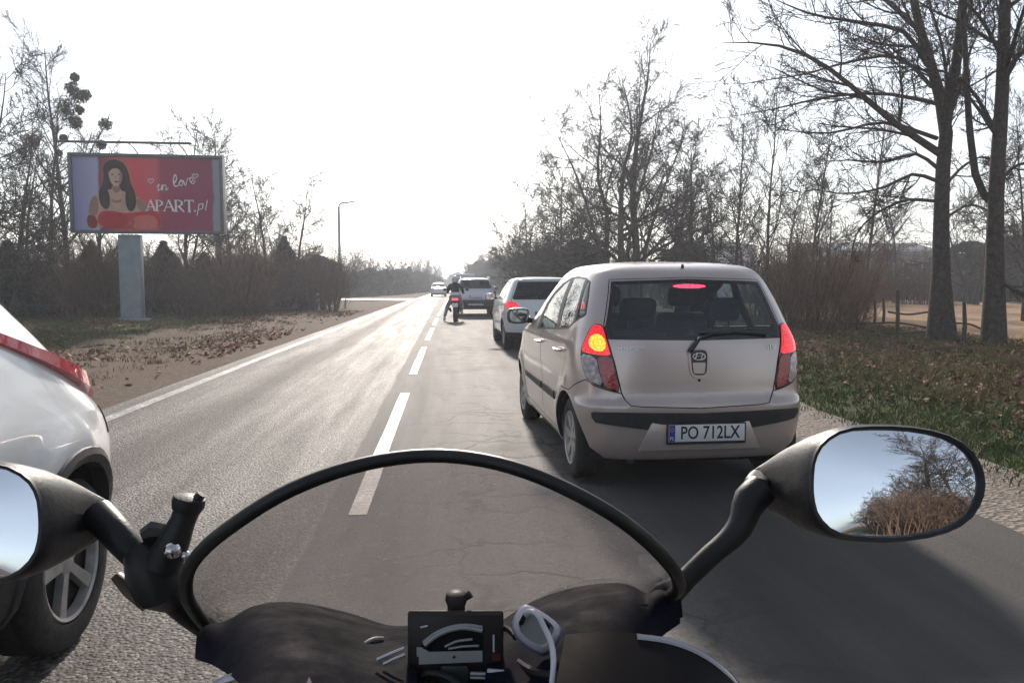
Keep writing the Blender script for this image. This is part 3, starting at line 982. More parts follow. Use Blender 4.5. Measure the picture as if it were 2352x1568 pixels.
# ---------------------------------------------------------------- shrubs: bare thicket of stems
def shrub_data(seed, H=3.0, W=1.6, n0=46, n1=9, n2=5, tw=0.006):
    rg = np.random.default_rng(seed)
    a = rg.random(n0) * 2 * math.pi
    rr = np.sqrt(rg.random(n0)) * W * 0.5
    st = np.stack([np.cos(a) * rr, np.sin(a) * rr, np.zeros(n0)], 1)
    d = np.stack([np.cos(a) * rr * 0.35 + rg.normal(0, 0.16, n0), np.sin(a) * rr * 0.35 + rg.normal(0, 0.16, n0), np.ones(n0)], 1)
    P0, R0 = grow(st, d, H * rg.uniform(0.6, 1.0, n0), rg.uniform(0.010, 0.024, n0), 7, 0.08, (0, 0, 0.03), rg, 0.3)
    P1, R1 = sprout(P0, R0, n1, 0.15, 1.0, 40, 14, 0.34, 0.6, rg, 4, 0.15, (0, 0, 0.06), rmin=tw)
    P2, R2 = sprout(P1, R1, n2, 0.1, 1.0, 42, 16, 0.5, 0.7, rg, 3, 0.15, (0, 0, 0.05), rmin=tw * 0.8)
    return join([tubes(P0, R0, 4)]), join([tubes(P1, R1, 3), tubes(P2, R2, 3)])
SH = []
for s in (71, 72, 73):
    a, b = shrub_data(s)
    A, B = mesh_np('stems', a[0], [a[1]]), mesh_np('twigs', b[0], [b[1]], smooth=False)
    A.materials.append(twig_brown)
    B.materials.append(twig_brown)
    SH.append((A, B))
def shrub(k, x, y, sc, rz, label, group, sz=None, name='bare_shrub'):
    t = empty(name, (x, y, -0.05), rz, label, 'shrub', group)
    t.scale = (sc, sc, sz or sc)
    link('stems', SH[k][0], None, t)
    link('twigs', SH[k][1], None, t)
    return t
rs = random.Random(5)
# thicket right of the silver car
for i, (px, py, h, lab) in enumerate([
    (1835, 772, 2.7, 'bare brown shrub in the thicket right beside the silver hatchback'),
    (1880, 765, 2.9, 'dense brown shrub in the middle of the thicket right of the hatchback'),
    (1925, 755, 2.6, 'leafless brown shrub at the field end of the thicket'),
    (1800, 750, 2.9, 'brown shrub of the thicket half hidden by the hatchback'),
    (1965, 745, 1.9, 'small leafless shrub standing alone between thicket and fence post'),
    (1740, 735, 2.6, 'brown shrub rising behind the tail lamp of the hatchback'),
]):
    p = ground_pt(px, py)
    shrub(i % 3, p[0], p[1], h / 3.0 * 1.05, rs.random() * 6, lab, 'thicket right of the cars')
# shrubs screening the far side of the field
for i, px in enumerate([q for q in range(1290, 2400, 38) if not (1575 < q < 1745 or 2185 < q < 2370)]):
    Yd = 50 + 4 * math.sin(i * 1.7)
    b = at_y(px, 652, Yd)
    shrub(i % 3, b[0], Yd, 1.2, i * 1.3, 'thin leafless bush of the belt across the far side of the field', 'bushes screening the buildings', sz=0.95 + 0.45 * rs.random())
# brown hedge-like thicket along the left
k = 0
for px in list(range(-60, 760, 38)):
    Yd = 36 + 3 * math.sin(px * 0.021) + (4 if px > 560 else 0)
    for row in range(2):
        b = at_y(px + row * 17, 652, Yd + row * 3.0)
        lab = 'dense brown leafless shrub in the thicket ' + ('left of the billboard post' if px < 270 else 'behind and just right of the billboard post' if px < 520 else 'between the billboard and the street lamp')
        shrub(k % 3, b[0], b[1], 1.12 + 0.25 * rs.random(), rs.random() * 6, lab, 'brown thicket behind the billboard', sz=0.85 + 0.45 * rs.random())
        k += 1

# ---------------------------------------------------------------- evergreens
def conifer_data(seed, H=3.2, W=1.5, n=5200, round_=False):
    rg = np.random.default_rng(seed)
    t = rg.random(n) ** 0.85
    wid = (1 - t) ** 0.8 if not round_ else np.sqrt(np.clip(1 - (2 * t - 0.9) ** 2 * 0.85, 0.03, 1))
    lob = 1 + 0.22 * np.sin(rg.random() * 6 + t * 17) + rg.normal(0, 0.10, n)
    a = rg.random(n) * 2 * math.pi
    lobe2 = 1 + 0.18 * np.sin(a * 3 + t * 5) + 0.12 * np.sin(a * 5 - t * 9)
    r = W * 0.5 * wid * lob * lobe2 * rg.random(n) ** 0.35
    c = np.stack([np.cos(a) * r, np.sin(a) * r, 0.1 + t * H], 1)
    leaves = leaf_cards(c, 0.10, rg, 0.4)
    P, Rr = grow(np.zeros((1, 3)), [[0, 0, 1]], np.array([H * 0.97]), np.array([0.07]), 6, 0.01, (0, 0, 0), rg, 0.15)
    return tubes(P, Rr, 6), leaves
EV = []
for s, rd in ((81, False), (82, True), (83, False)):
    a, b = conifer_data(s, round_=rd)
    A, B = mesh_np('trunk', a[0], [a[1]]), mesh_np('crown', b[0], [b[1]], smooth=False)
    A.materials.append(bark)
    B.materials.append(needle)
    EV.append((A, B))
def evergreen(k, x, y, w, h, rz, label, group, name='evergreen_tree'):
    t = empty(name, (x, y, -0.06), rz, label, 'evergreen', group)
    t.scale = (w / 1.5, w / 1.5, h / 3.2)
    link('trunk', EV[k][0], None, t)
    link('crown', EV[k][1], None, t)
    return t
for (px, Yd, k, w, top, lab) in [
    (20, 34, 0, 2.6, 560, 'dark evergreen bush at the picture edge on the billboard side'),
    (212, 39, 2, 2.4, 560, 'dark evergreen directly left of the billboard post'),
    (378, 39, 0, 2.6, 560, 'dark evergreen right of the billboard post under the panel'),
    (470, 40, 2, 2.3, 585, 'low dark evergreen under the outer corner of the billboard'),
    (560, 41, 0, 2.4, 600, 'low dark evergreen right of the billboard panel'),
    (655, 43, 0, 2.4, 550, 'pointed dark conifer between the billboard and the street lamp'),
    (735, 60, 1, 3.4, 592, 'dark round evergreen at the foot of the street lamp'),
    (690, 50, 2, 2.4, 600, 'small dark conifer left of the street lamp'),
    (1330, 42, 1, 3.2, 555, 'dark evergreen at the foot of the many-stemmed tree'),
    (1250, 55, 1, 4.0, 575, 'dark evergreen above the roof of the white hatchback ahead'),
    (1575, 46, 1, 3.0, 560, 'dark evergreen between the many-stemmed tree and the pale shed'),
    (2225, 56, 1, 5.5, 560, 'dark evergreen seen between the two big trunks'),
    (2345, 58, 1, 6.5, 545, 'dark evergreen right of the straight trunk'),
]:
    b = at_y(px, 652, Yd)
    evergreen(k, b[0], Yd, w, at_y(px, top, Yd)[2] + 0.06, rs.random() * 6, lab, 'dark evergreens beside the road')

# ---------------------------------------------------------------- distant wood on both sides, tree by tree
def far_tree(i, px, Yd, top, side):
    b = at_y(px, 652, Yd)
    h = at_y(px, top, Yd)[2]
    lab = 'hazy bare tree of the distant wood %s of the road' % ('left' if side < 0 else 'right')
    stock_tree(i % 3, b[0], Yd, h / 9.0 * 1.02, i * 1.7, lab, 'distant wood ' + ('left' if side < 0 else 'right'), 'distant_tree')
def far_bush(i, px, Yd, top, side, w):
    b = at_y(px, 652, Yd)
    h = at_y(px, top, Yd)[2]
    lab = 'hazy dark evergreen of the distant wood %s of the road' % ('left' if side < 0 else 'right')
    w = w * 0.42
    for_k = (1, 0, 1, 2)[i % 4]
    h = h * (0.92 + 0.2 * ((i * 7) % 5) / 4)
    evergreen(for_k, b[0], Yd, w, h, i * 2.1, lab, 'distant evergreens ' + ('left' if side < 0 else 'right'), 'distant_evergreen')
ft = [(725, 75, 590), (760, 80, 598), (795, 90, 580), (826, 100, 574), (850, 105, 590), (880, 112, 598), (905, 120, 592), (928, 130, 598), (948, 140, 604), (965, 150, 590), (985, 165, 592), (1000, 185, 612)]
for i, (px, Yd, top) in enumerate(ft):
    far_tree(i, px, Yd, top, -1)
    far_tree(i + 2, px + 13, Yd * 1.08, top + 6, -1)
    far_tree(i + 1, px - 11, Yd * 0.95, top + 12, -1)
fb = [(700, 62, 618, 4), (745, 70, 612, 5), (780, 78, 622, 5), (815, 84, 612, 7), (850, 92, 612, 8), (885, 100, 606, 9), (915, 110, 612, 9), (940, 122, 612, 9), (960, 135, 614, 9), (980, 150, 616, 9), (996, 170, 622, 8)]
for i, (px, Yd, top, w) in enumerate(fb):
    far_bush(i, px, Yd, top + 8, -1, w)
    far_bush(i + 1, px + 16, Yd * 1.04, top + 16, -1, w * 0.9)
    far_bush(i + 2, px - 9, Yd * 0.97, top + 22, -1, w * 0.8)
ft = [(1068, 190, 606), (1085, 160, 594), (1105, 140, 584), (1125, 125, 572), (1150, 110, 566), (1180, 95, 560), (1210, 85, 562), (1240, 75, 558)]
for i, (px, Yd, top) in enumerate(ft):
    far_tree(i + 1, px, Yd, top, 1)
    far_tree(i + 3, px + 10, Yd * 0.93, top + 6, 1)
    far_tree(i, px + 17, Yd * 1.05, top - 4, 1)
fb = [(1062, 200, 624, 9), (1080, 175, 608, 10), (1100, 150, 600, 10), (1122, 135, 590, 10), (1148, 118, 586, 10), (1175, 100, 588, 9), (1205, 88, 592, 8), (1235, 78, 590, 7)]
for i, (px, Yd, top, w) in enumerate(fb):
    far_bush(i, px, Yd, top + 8, 1, w)
    far_bush(i + 2, px + 11, Yd * 0.96, top + 16, 1, w * 0.9)
    far_bush(i + 1, px - 7, Yd * 1.05, top + 22, 1, w * 0.8)
# wood at the very end of the road
for i, (px, Yd, top, w) in enumerate([(1022, 330, 640, 14), (1036, 300, 632, 14), (1052, 290, 630, 14), (1010, 320, 634, 14)]):
    far_bush(i, px, Yd, top, 1, w)

# ---------------------------------------------------------------- clipped hedge across the field on the right
def hedge(name, p0, p1, w, h, n, seed, label):
    rg = np.random.default_rng(seed)
    p0, p1 = np.array(p0), np.array(p1)
    L = np.linalg.norm(p1 - p0)
    d = (p1 - p0) / L
    nr = np.array([-d[1], d[0]])
    t = rg.random(n)
    u = rg.uniform(-0.5, 0.5, n)
    z = rg.random(n) ** 0.7
    top = h * (1 + 0.05 * np.sin(t * L * 1.3) + 0.04 * np.sin(t * L * 3.1))
    c = np.concatenate([d[None] * (t * L)[:, None] + nr[None] * (u * w)[:, None], (z * top)[:, None]], 1)
    t_ = empty(name, (p0[0], p0[1], -0.05), 0, label, 'hedge')
    v, q = leaf_cards(c, 0.11, rg, 0.5)
    o = link('foliage', mesh_np('foliage', v, [q], smooth=False), hedge_green, t_)
    st = np.concatenate([d[None] * (np.linspace(0, L, 60))[:, None], np.zeros((60, 1))], 1)
    P, Rr = grow(st, np.tile([0, 0, 1.0], (60, 1)), np.full(60, h * 0.9), np.full(60, 0.03), 4, 0.08, (0, 0, 0), rg)
    v, q = tubes(P, Rr, 4)
    link('stems', mesh_np('stems', v, [q]), twig_brown, t_)
a = at_y(1780, 690, 60)
b = at_y(2120, 690, 60)
hedge('field_hedge', (a[0], 60), (b[0], 58), 1.2, 1.35, 9000, 91, 'low clipped green hedge across the dry field')
a = at_y(2190, 690, 54)
b = at_y(2520, 690, 54)
hedge('field_hedge', (a[0], 54), (b[0], 50), 1.2, 1.2, 9000, 92, 'green hedge behind the two big trunks below the parked vehicles')

# ---------------------------------------------------------------- behind the rider (what the mirror shows)
for i, (x, y, k_, h) in enumerate([(4.7, -20, 2, 7.0), (6.0, -18, 0, 8.5), (7.4, -19, 1, 12.5), (8.8, -16, 2, 11.5), (5.4, -28, 0, 8), (8.5, -27, 2, 12)]):
    labs = ['spreading bare tree behind the rider, nearest the road in the mirror', 'bare tree behind the rider rising over the brown bushes in the mirror',
            'tall bare tree at the outer side of the mirror picture', 'bare tree at the outermost edge of the mirror picture',
            'farther bare tree near the road in the mirror picture', 'farther bare tree in the middle of the mirror picture']
    stock_tree(k_, x, y, h / 9, i * 1.3, labs[i], 'trees behind the rider')
for i in range(14):
    shrub(i % 3, 4.6 + (i % 7) * 0.9 + 0.3 * rs.random(), -15.5 - (i // 7) * 2.4, 1.5, i * 1.1, 'brown bush in the thicket behind the rider', 'thicket behind the rider', sz=1.45 + 0.3 * rs.random())
# ================================================================ GRASS AND FALLEN LEAVES
def blades(n, xs, ys, hmin, hmax, seed, clump=0.5):
    rg = np.random.default_rng(seed)
    k = max(1, n // 14)
    cx, cy_ = rg.uniform(*xs, k), ys[0] + (ys[1] - ys[0]) * rg.random(k) ** 1.6
    idx = rg.integers(0, k, n)
    x, y = cx[idx] + rg.normal(0, 0.11, n), cy_[idx] + rg.normal(0, 0.11, n)
    x, y = np.clip(x, xs[0] - 0.15, xs[1]), y
    z = relief(x, y)
    a = rg.random(n) * 2 * math.pi
    h = rg.uniform(hmin, hmax, n)
    w = rg.uniform(0.003, 0.007, n) * (1 + y * 0.03)
    ln = rg.normal(0, 0.45, (n, 2)) * h[:, None]
    b = np.stack([x, y, z - 0.01], 1)
    d = np.stack([np.cos(a), np.sin(a), np.zeros(n)], 1) * w[:, None]
    m = b + np.concatenate([ln * 0.35, (h * 0.6)[:, None]], 1)
    t = b + np.concatenate([ln, h[:, None]], 1)
    v = np.stack([b - d, b + d, m + d * 0.7, t, m - d * 0.7], 1).reshape(-1, 3)
    i = np.arange(n)[:, None] * 5
    return v, i + np.array([[0, 1, 2, 4]]), i + np.array([[4, 2, 3]])
grass_g = basic('grass_green', (0.088, 0.118, 0.036), 0.8, var=0.5, scale=1.3, spec=0.2)
grass_d = basic('grass_dry', (0.20, 0.16, 0.075), 0.9, var=0.4, scale=1.7, spec=0.1)
def grass_obj(name, data, mat, label):
    v, q, t = data
    o = link(name, mesh_np(name, v, [q, t], smooth=False), mat)
    tag(o, label, 'grass', kind='stuff')
    return o
grass_obj('grass', blades(40000, (3.85, 6.0), (3.0, 30), 0.03, 0.10, 1), grass_g, 'short green grass along the right-hand gravel shoulder')
grass_obj('grass', blades(16000, (5.4, 12.5), (5.0, 26), 0.04, 0.16, 2), grass_g, 'tufts of green grass among the fallen leaves on the right')
grass_obj('grass', blades(14000, (5.6, 13.5), (8.0, 30), 0.05, 0.22, 3), grass_d, 'dry straw-coloured grass under the trees on the right')
grass_obj('grass', blades(22000, (-17, -8.5), (16, 40), 0.04, 0.14, 4), grass_g, 'rough green grass on the verge before the billboard')
grass_obj('grass', blades(16000, (-15, -5.0), (9, 40), 0.03, 0.12, 5), grass_d, 'thin dry grass on the bare verge left of the road')
def leaves(n, xs, ys, seed, mat, label, s=0.05, dens=None):
    rg = np.random.default_rng(seed)
    x = rg.uniform(*xs, n)
    y = ys[0] + (ys[1] - ys[0]) * rg.random(n) ** 1.5
    if dens is not None:
        keep = rg.random(n) < dens(x, y)
        x, y = x[keep], y[keep]
    n = len(x)
    z = relief(x, y) + rg.uniform(0.008, 0.03, n)
    a = rg.random(n) * 2 * math.pi
    sc = s * rg.uniform(0.6, 1.3, n)
    tilt_ = rg.normal(0, 0.35, (n, 2))
    u = np.stack([np.cos(a), np.sin(a), tilt_[:, 0]], 1) * sc[:, None]
    w = np.stack([-np.sin(a), np.cos(a), tilt_[:, 1]], 1) * sc[:, None] * 0.6
    c = np.stack([x, y, z], 1)
    up_ = np.array([0, 0, 1.0]) * (sc * rg.uniform(0.05, 0.45, n))[:, None]
    v = np.stack([c - u, c - w + up_, c + u, c + w + up_], 1).reshape(-1, 3)
    i = np.arange(n)[:, None] * 4
    o = link('fallen_leaves', mesh_np('fallen_leaves', v, [i + np.array([[0, 1, 2]]), i + np.array([[0, 2, 3]])], smooth=False), mat)
    tag(o, label, 'leaves', kind='stuff')
lf1 = basic('leaf_brown', (0.17, 0.095, 0.055), 0.85, var=0.6, scale=9, spec=0.2)
lf2 = basic('leaf_tan', (0.34, 0.23, 0.14), 0.85, var=0.4, scale=9, spec=0.2)
lf3 = basic('leaf_rust', (0.26, 0.12, 0.075), 0.85, var=0.5, scale=9, spec=0.2)
dr = lambda x, y: np.clip((x - 4.6) / 2.2, 0.03, 1)
leaves(26000, (4.3, 13.5), (4, 26), 11, lf1, 'brown fallen leaves under the trees on the right', 0.05, dr)
leaves(8000, (4.2, 13.5), (4, 26), 12, lf2, 'pale tan fallen leaves scattered on the right verge', 0.05, dr)
dl = lambda x, y: np.clip(0.25 + 0.9 * np.sin(x * 0.8 + 2) * np.sin(y * 0.35 + x * 0.4), 0.05, 1)
leaves(14000, (-13, -4.3), (7, 40), 13, lf3, 'rusty fallen leaves in patches on the bare left verge', 0.06, dl)
leaves(3000, (-13, -4.2), (7, 40), 14, lf2, 'pale fallen leaves on the bare left verge', 0.06, dl)
# ================================================================ CAR BODIES
def pchip(x, y):
    x, y = np.asarray(x, float), np.asarray(y, float)
    h, d = np.diff(x), np.diff(y) / np.diff(x)
    m = np.zeros_like(y)
    for i in range(1, len(x) - 1):
        if d[i - 1] * d[i] > 0:
            w1, w2 = 2 * h[i] + h[i - 1], h[i] + 2 * h[i - 1]
            m[i] = (w1 + w2) / (w1 / d[i - 1] + w2 / d[i])
    m[0], m[-1] = d[0], d[-1]
    def f(t):
        t = np.clip(np.asarray(t, float), x[0], x[-1])
        i = np.clip(np.searchsorted(x, t, 'right') - 1, 0, len(x) - 2)
        s = (t - x[i]) / h[i]
        return ((2*s**3 - 3*s**2 + 1) * y[i] + (s**3 - 2*s**2 + s) * h[i] * m[i]
                + (-2*s**3 + 3*s**2) * y[i+1] + (s**3 - s**2) * h[i] * m[i+1])
    return f

UA, UB, UC = 1.1, 3.2, 4.4          # plan parameter: rear quarter, side, front quarter
class Body:
    """rows (z, half width, y of the tail, y of the nose); outlines are rounded in plan"""
    def __init__(s, rows, Lr=0.55, Lf=0.8, n=3.6, nf=3.0, taper=0.05, ymid=1.2, flare=None):
        rows = np.array(rows, float)
        dv = np.linalg.norm(np.diff(rows[:, :3], axis=0), axis=1)
        s.v = np.concatenate([[0], np.cumsum(np.maximum(dv, 0.004))])
        s.fz, s.fh, s.fr, s.ff = (pchip(s.v, rows[:, i]) for i in range(4))
        s.Lr, s.Lf, s.n, s.nf, s.taper, s.ymid, s.flare = Lr, Lf, n, nf, taper, ymid, flare
        s.vt = np.linspace(0, s.v[-1], 1500)
        s.zt = s.fz(s.vt)
        s._bvh = None
    def v_of_z(s, z):
        return np.interp(z, s.zt, s.vt)
    def ends(s, V):
        yr, yf = s.fr(V), s.ff(V)
        lr = np.minimum(s.Lr, (yf - yr) * 0.42)
        lf = np.minimum(s.Lf, (yf - yr) * 0.42)
        return yr, yf, lr, lf
    def pt(s, U, V):
        U, V = np.broadcast_arrays(np.asarray(U, float), np.asarray(V, float))
        sg = np.sign(U) + (U == 0)
        u = np.abs(U)
        yr, yf, lr, lf = s.ends(V)
        hw, z = s.fh(V), s.fz(V)
        a = np.clip(u / UA, 0, 1) * math.pi / 2
        b = np.clip((u - UB) / (UC - UB), 0, 1) * math.pi / 2
        ra = 1 / (np.abs(np.cos(a)) ** s.n + np.abs(np.sin(a)) ** s.n) ** (1 / s.n)
        rb = 1 / (np.abs(np.cos(b)) ** s.nf + np.abs(np.sin(b)) ** s.nf) ** (1 / s.nf)
        t = np.clip((u - UA) / (UB - UA), 0, 1)
        x = np.where(u < UA, hw * ra * np.sin(a), np.where(u <= UB, hw, hw * rb * np.cos(b)))
        y = np.where(u < UA, yr + lr - lr * ra * np.cos(a), np.where(u <= UB, yr + lr + t * (yf - lf - yr - lr), yf - lf + lf * rb * np.sin(b)))
        x = x * (1 - s.taper * np.clip(np.abs(y - s.ymid) - 0.5, 0, 3) ** 2 * 0.5)
        if s.flare is not None:
            x = x + s.flare(y, z) * np.clip(u / UA, 0, 1) ** 6
        return np.stack([x * sg, y, z], -1)
    def nrm(s, U, V, e=2e-3):
        du = s.pt(U + e, V) - s.pt(np.asarray(U) - e, V)
        V2 = np.clip(np.asarray(V) + e, 0, s.v[-1])
        V1 = np.clip(np.asarray(V) - e, 0, s.v[-1])
        dv = s.pt(U, V2) - s.pt(U, V1)
        return unit(np.cross(dv, du)) * -1.0
    def side(s, y, z):
        """(U, V) of a point on the flank at y, z"""
        V = float(s.v_of_z(z))
        us = np.linspace(0, UC, 900)
        P = s.pt(us, np.full_like(us, V))
        return (float(np.interp(y, P[:, 1], us)), V)
    def rear(s, x, z):
        V = float(s.v_of_z(z))
        us = np.linspace(0, UA, 400)
        P = s.pt(us, np.full_like(us, V))
        return (float(np.interp(abs(x), P[:, 0], us)), V)
    def front(s, x, z):
        V = float(s.v_of_z(z))
        us = np.linspace(UC, UB, 400)
        P = s.pt(us, np.full_like(us, V))
        return (float(np.interp(abs(x), P[:, 0], us)), V)
    def from_px(s, root, px, py):
        """(U, V) of the body point seen at a measured picture place"""
        if s._bvh is None:
            us = np.linspace(-UC, UC, 241)
            vs = np.linspace(0, s.v[-1], 121)
            s._us, s._vs = us, vs
            A, B = np.meshgrid(us, vs)
            P = s.pt(A, B).reshape(-1, 3)
            n = len(us)
            f = [(j * n + i, j * n + i + 1, (j + 1) * n + i + 1) if h == 0 else (j * n + i, (j + 1) * n + i + 1, (j + 1) * n + i)
                 for j in range(len(vs) - 1) for i in range(n - 1) for h in (0, 1)]
            s._bvh = BVHTree.FromPolygons([tuple(p) for p in P], f, all_triangles=True)
            s._uv = np.stack([A.ravel(), B.ravel()], 1)
            s._P, s._f = P, f
        M = Matrix.Translation(root.location) @ Matrix.Rotation(root.rotation_euler[2], 4, 'Z')
        Mi = M.inverted()
        o = Mi @ Vector(EYE)
        d = (Mi.to_3x3() @ Vector(ray(px, py))).normalized()
        hit, nn, idx, dist = s._bvh.ray_cast(o, d)
        if hit is None:
            hit, nn, idx, dist = s._bvh.find_nearest(o + d * (Vector(root.location) - Vector(EYE)).length)
        tri = s._f[idx]
        a, b, c = (np.array(s._P[t]) for t in tri)
        h = np.array(hit)
        v0, v1, v2 = b - a, c - a, h - a
        d00, d01, d11, d20, d21 = v0 @ v0, v0 @ v1, v1 @ v1, v2 @ v0, v2 @ v1
        den = d00 * d11 - d01 * d01 + 1e-18
        w1, w2 = (d11 * d20 - d01 * d21) / den, (d00 * d21 - d01 * d20) / den
        uv = s._uv[tri[0]] * (1 - w1 - w2) + s._uv[tri[1]] * w1 + s._uv[tri[2]] * w2
        return (abs(float(uv[0])), float(uv[1]))

def smooth_loop(pts, n=6, closed=True):
    """rounded outline through the points (Chaikin, two passes)"""
    P = np.array(pts, float)
    for _ in range(1):
        Q = []
        m = len(P)
        for i in range(m if closed else m - 1):
            a, b = P[i], P[(i + 1) % m]
            Q += [a * 0.75 + b * 0.25, a * 0.25 + b * 0.75]
        if not closed:
            Q = [P[0]] + Q + [P[-1]]
        P = np.array(Q)
    return [tuple(p) for p in P]
def densify(pts, step=0.04, closed=True):
    out = []
    m = len(pts)
    for i in range(m if closed else m - 1):
        a, b = np.array(pts[i]), np.array(pts[(i + 1) % m])
        k = max(1, int(np.linalg.norm(b - a) / step))
        for j in range(k):
            out.append(tuple(a + (b - a) * j / k))
    if not closed:
        out.append(tuple(pts[-1]))
    return out
def stroke(pts, w, closed=False):
    """a narrow band along a line, as an outline"""
    P = np.array(pts, float)
    m = len(P)
    T = np.zeros_like(P)
    for i in range(m):
        a = P[(i - 1) % m] if (closed or i) else P[0]
        b = P[(i + 1) % m] if (closed or i < m - 1) else P[-1]
        T[i] = b - a
    T /= np.linalg.norm(T, axis=1)[:, None] + 1e-12
    Nn = np.stack([-T[:, 1], T[:, 0]], 1) * w / 2
    if closed:
        return P + Nn, P - Nn
    return [tuple(p) for p in np.concatenate([P + Nn, (P - Nn)[::-1]])]
def inset(pts, d):
    P = np.array(pts, float)
    m = len(P)
    area = 0.5 * sum(P[i, 0] * P[(i + 1) % m, 1] - P[(i + 1) % m, 0] * P[i, 1] for i in range(m))
    sg = 1 if area > 0 else -1
    out = []
    for i in range(m):
        a, b, c = P[i - 1], P[i], P[(i + 1) % m]
        t1, t2 = (b - a) / (np.linalg.norm(b - a) + 1e-12), (c - b) / (np.linalg.norm(c - b) + 1e-12)
        n1, n2 = np.array([-t1[1], t1[0]]), np.array([-t2[1], t2[0]])
        nn = n1 + n2
        L = np.linalg.norm(nn)
        nn = nn / L if L > 1e-6 else n1
        k = d / max(0.5, nn @ n1)
        out.append(tuple(b + sg * nn * k))
    return out

def cut_body(body, regions, du=0.045, dv=0.04):
    """regions: list of (name, outline in the (U, V) half plane); later ones win.
    Returns {name: (U array, V array, triangles)} over the half body, 'body' being the rest."""
    vmax = float(body.v[-1])
    us, vs = np.arange(0, UC + 1e-6, du), np.linspace(0, vmax, int(vmax / dv) + 1)
    us[-1] = UC
    co = [Vector((u, v)) for v in vs for u in us]
    edges, polys = [], []
    for nm, poly in regions:
        pp = []
        for p in poly:
            q = (min(max(p[0], 0.0), UC), min(max(p[1], 0.0), vmax))
            if not pp or (abs(q[0] - pp[-1][0]) + abs(q[1] - pp[-1][1])) > 1e-5:
                pp.append(q)
        if (abs(pp[0][0] - pp[-1][0]) + abs(pp[0][1] - pp[-1][1])) < 1e-5:
            pp.pop()
        b = len(co)
        co += [Vector(p) for p in pp]
        edges += [(b + i, b + (i + 1) % len(pp)) for i in range(len(pp))]
        polys.append((nm, np.array(pp)))
    V, E, F, ov, oe, of = delaunay_2d_cdt(co, edges, [], 0, 1e-5)
    uv = np.array([(v.x, v.y) for v in V])
    T = np.array([f for f in F if len(f) == 3])
    A = uv[T]
    area = np.abs((A[:, 1, 0] - A[:, 0, 0]) * (A[:, 2, 1] - A[:, 0, 1]) - (A[:, 2, 0] - A[:, 0, 0]) * (A[:, 1, 1] - A[:, 0, 1]))
    T = T[area > 1e-9]
    c = uv[T].mean(1)
    cls = -np.ones(len(T), int)
    for k, (nm, P) in enumerate(polys):
        x0, y0 = P[:, 0][None], P[:, 1][None]
        x1, y1 = np.roll(P[:, 0], -1)[None], np.roll(P[:, 1], -1)[None]
        cx, cyy = c[:, :1], c[:, 1:]
        left = (x1 - x0) * (cyy - y0) - (cx - x0) * (y1 - y0)
        wn_ = ((y0 <= cyy) & (y1 > cyy) & (left > 0)).sum(1) - ((y0 > cyy) & (y1 <= cyy) & (left < 0)).sum(1)
        cls[wn_ != 0] = k
    out = {'body': (uv, T[cls < 0])}
    for k, (nm, P) in enumerate(polys):
        if (cls == k).any():
            out[nm] = (uv, T[cls == k])
    return out

def region_mesh(name, body, uv, tris, off=0.0, rim=0.0, mirror=None):
    """mirror: None = this half only (right side), 'L' = left copy, 'B' = both halves as one sheet.
    off lifts the sheet along the surface normal; rim turns its edge back by that depth."""
    used = np.unique(tris)
    remap = -np.ones(len(uv), int)
    remap[used] = np.arange(len(used))
    t = remap[tris]
    P = body.pt(uv[used, 0], uv[used, 1])
    Nn = body.nrm(np.maximum(uv[used, 0], 1e-4), uv[used, 1])
    cen = np.abs(uv[used, 0]) < 1e-6
    P[cen, 0] = 0
    Nn[cen, 0] = 0
    Nn = unit(Nn)
    P = P + Nn * off
    # consistent winding
    a, b, c = P[t[:, 0]], P[t[:, 1]], P[t[:, 2]]
    fl = np.sum(np.cross(b - a, c - a) * Nn[t[:, 0]], 1) < 0
    t[fl] = t[fl][:, ::-1]
    F = [t]
    if rim:
        ed = {}
        for f in t:
            for i in range(3):
                e = (f[i], f[(i + 1) % 3])
                ed[e] = ed.get(e, 0) + 1
        be = [e for e in ed if (e[1], e[0]) not in ed]
        if mirror == 'B':
            be = [e for e in be if not (cen[e[0]] and cen[e[1]])]
        n = len(P)
        bv = sorted({i for e in be for i in e})
        m1 = {i: n + k for k, i in enumerate(bv)}
        m2 = {i: n + len(bv) + k for k, i in enumerate(bv)}
        P = np.concatenate([P, P[bv], P[bv] - Nn[bv] * rim])
        Nn = np.concatenate([Nn, Nn[bv], Nn[bv]])
        cen = np.concatenate([cen, cen[bv], cen[bv]])
        q = np.array([(m1[e[1]], m1[e[0]], m2[e[0]], m2[e[1]]) for e in be])
        F.append(q)
    if mirror == 'L':
        P = P * np.array([-1, 1, 1])
        Nn = Nn * np.array([-1, 1, 1])
        F = [f[:, ::-1] for f in F]
    elif mirror == 'B':
        n = len(P)
        idx = np.where(cen, np.arange(n), n + np.arange(n))
        P = np.concatenate([P, P * np.array([-1, 1, 1])])
        Nn = np.concatenate([Nn, Nn * np.array([-1, 1, 1])])
        F = F + [idx[f][:, ::-1] for f in F]
    return mesh_np(name, P, F, True, None if rim else Nn)

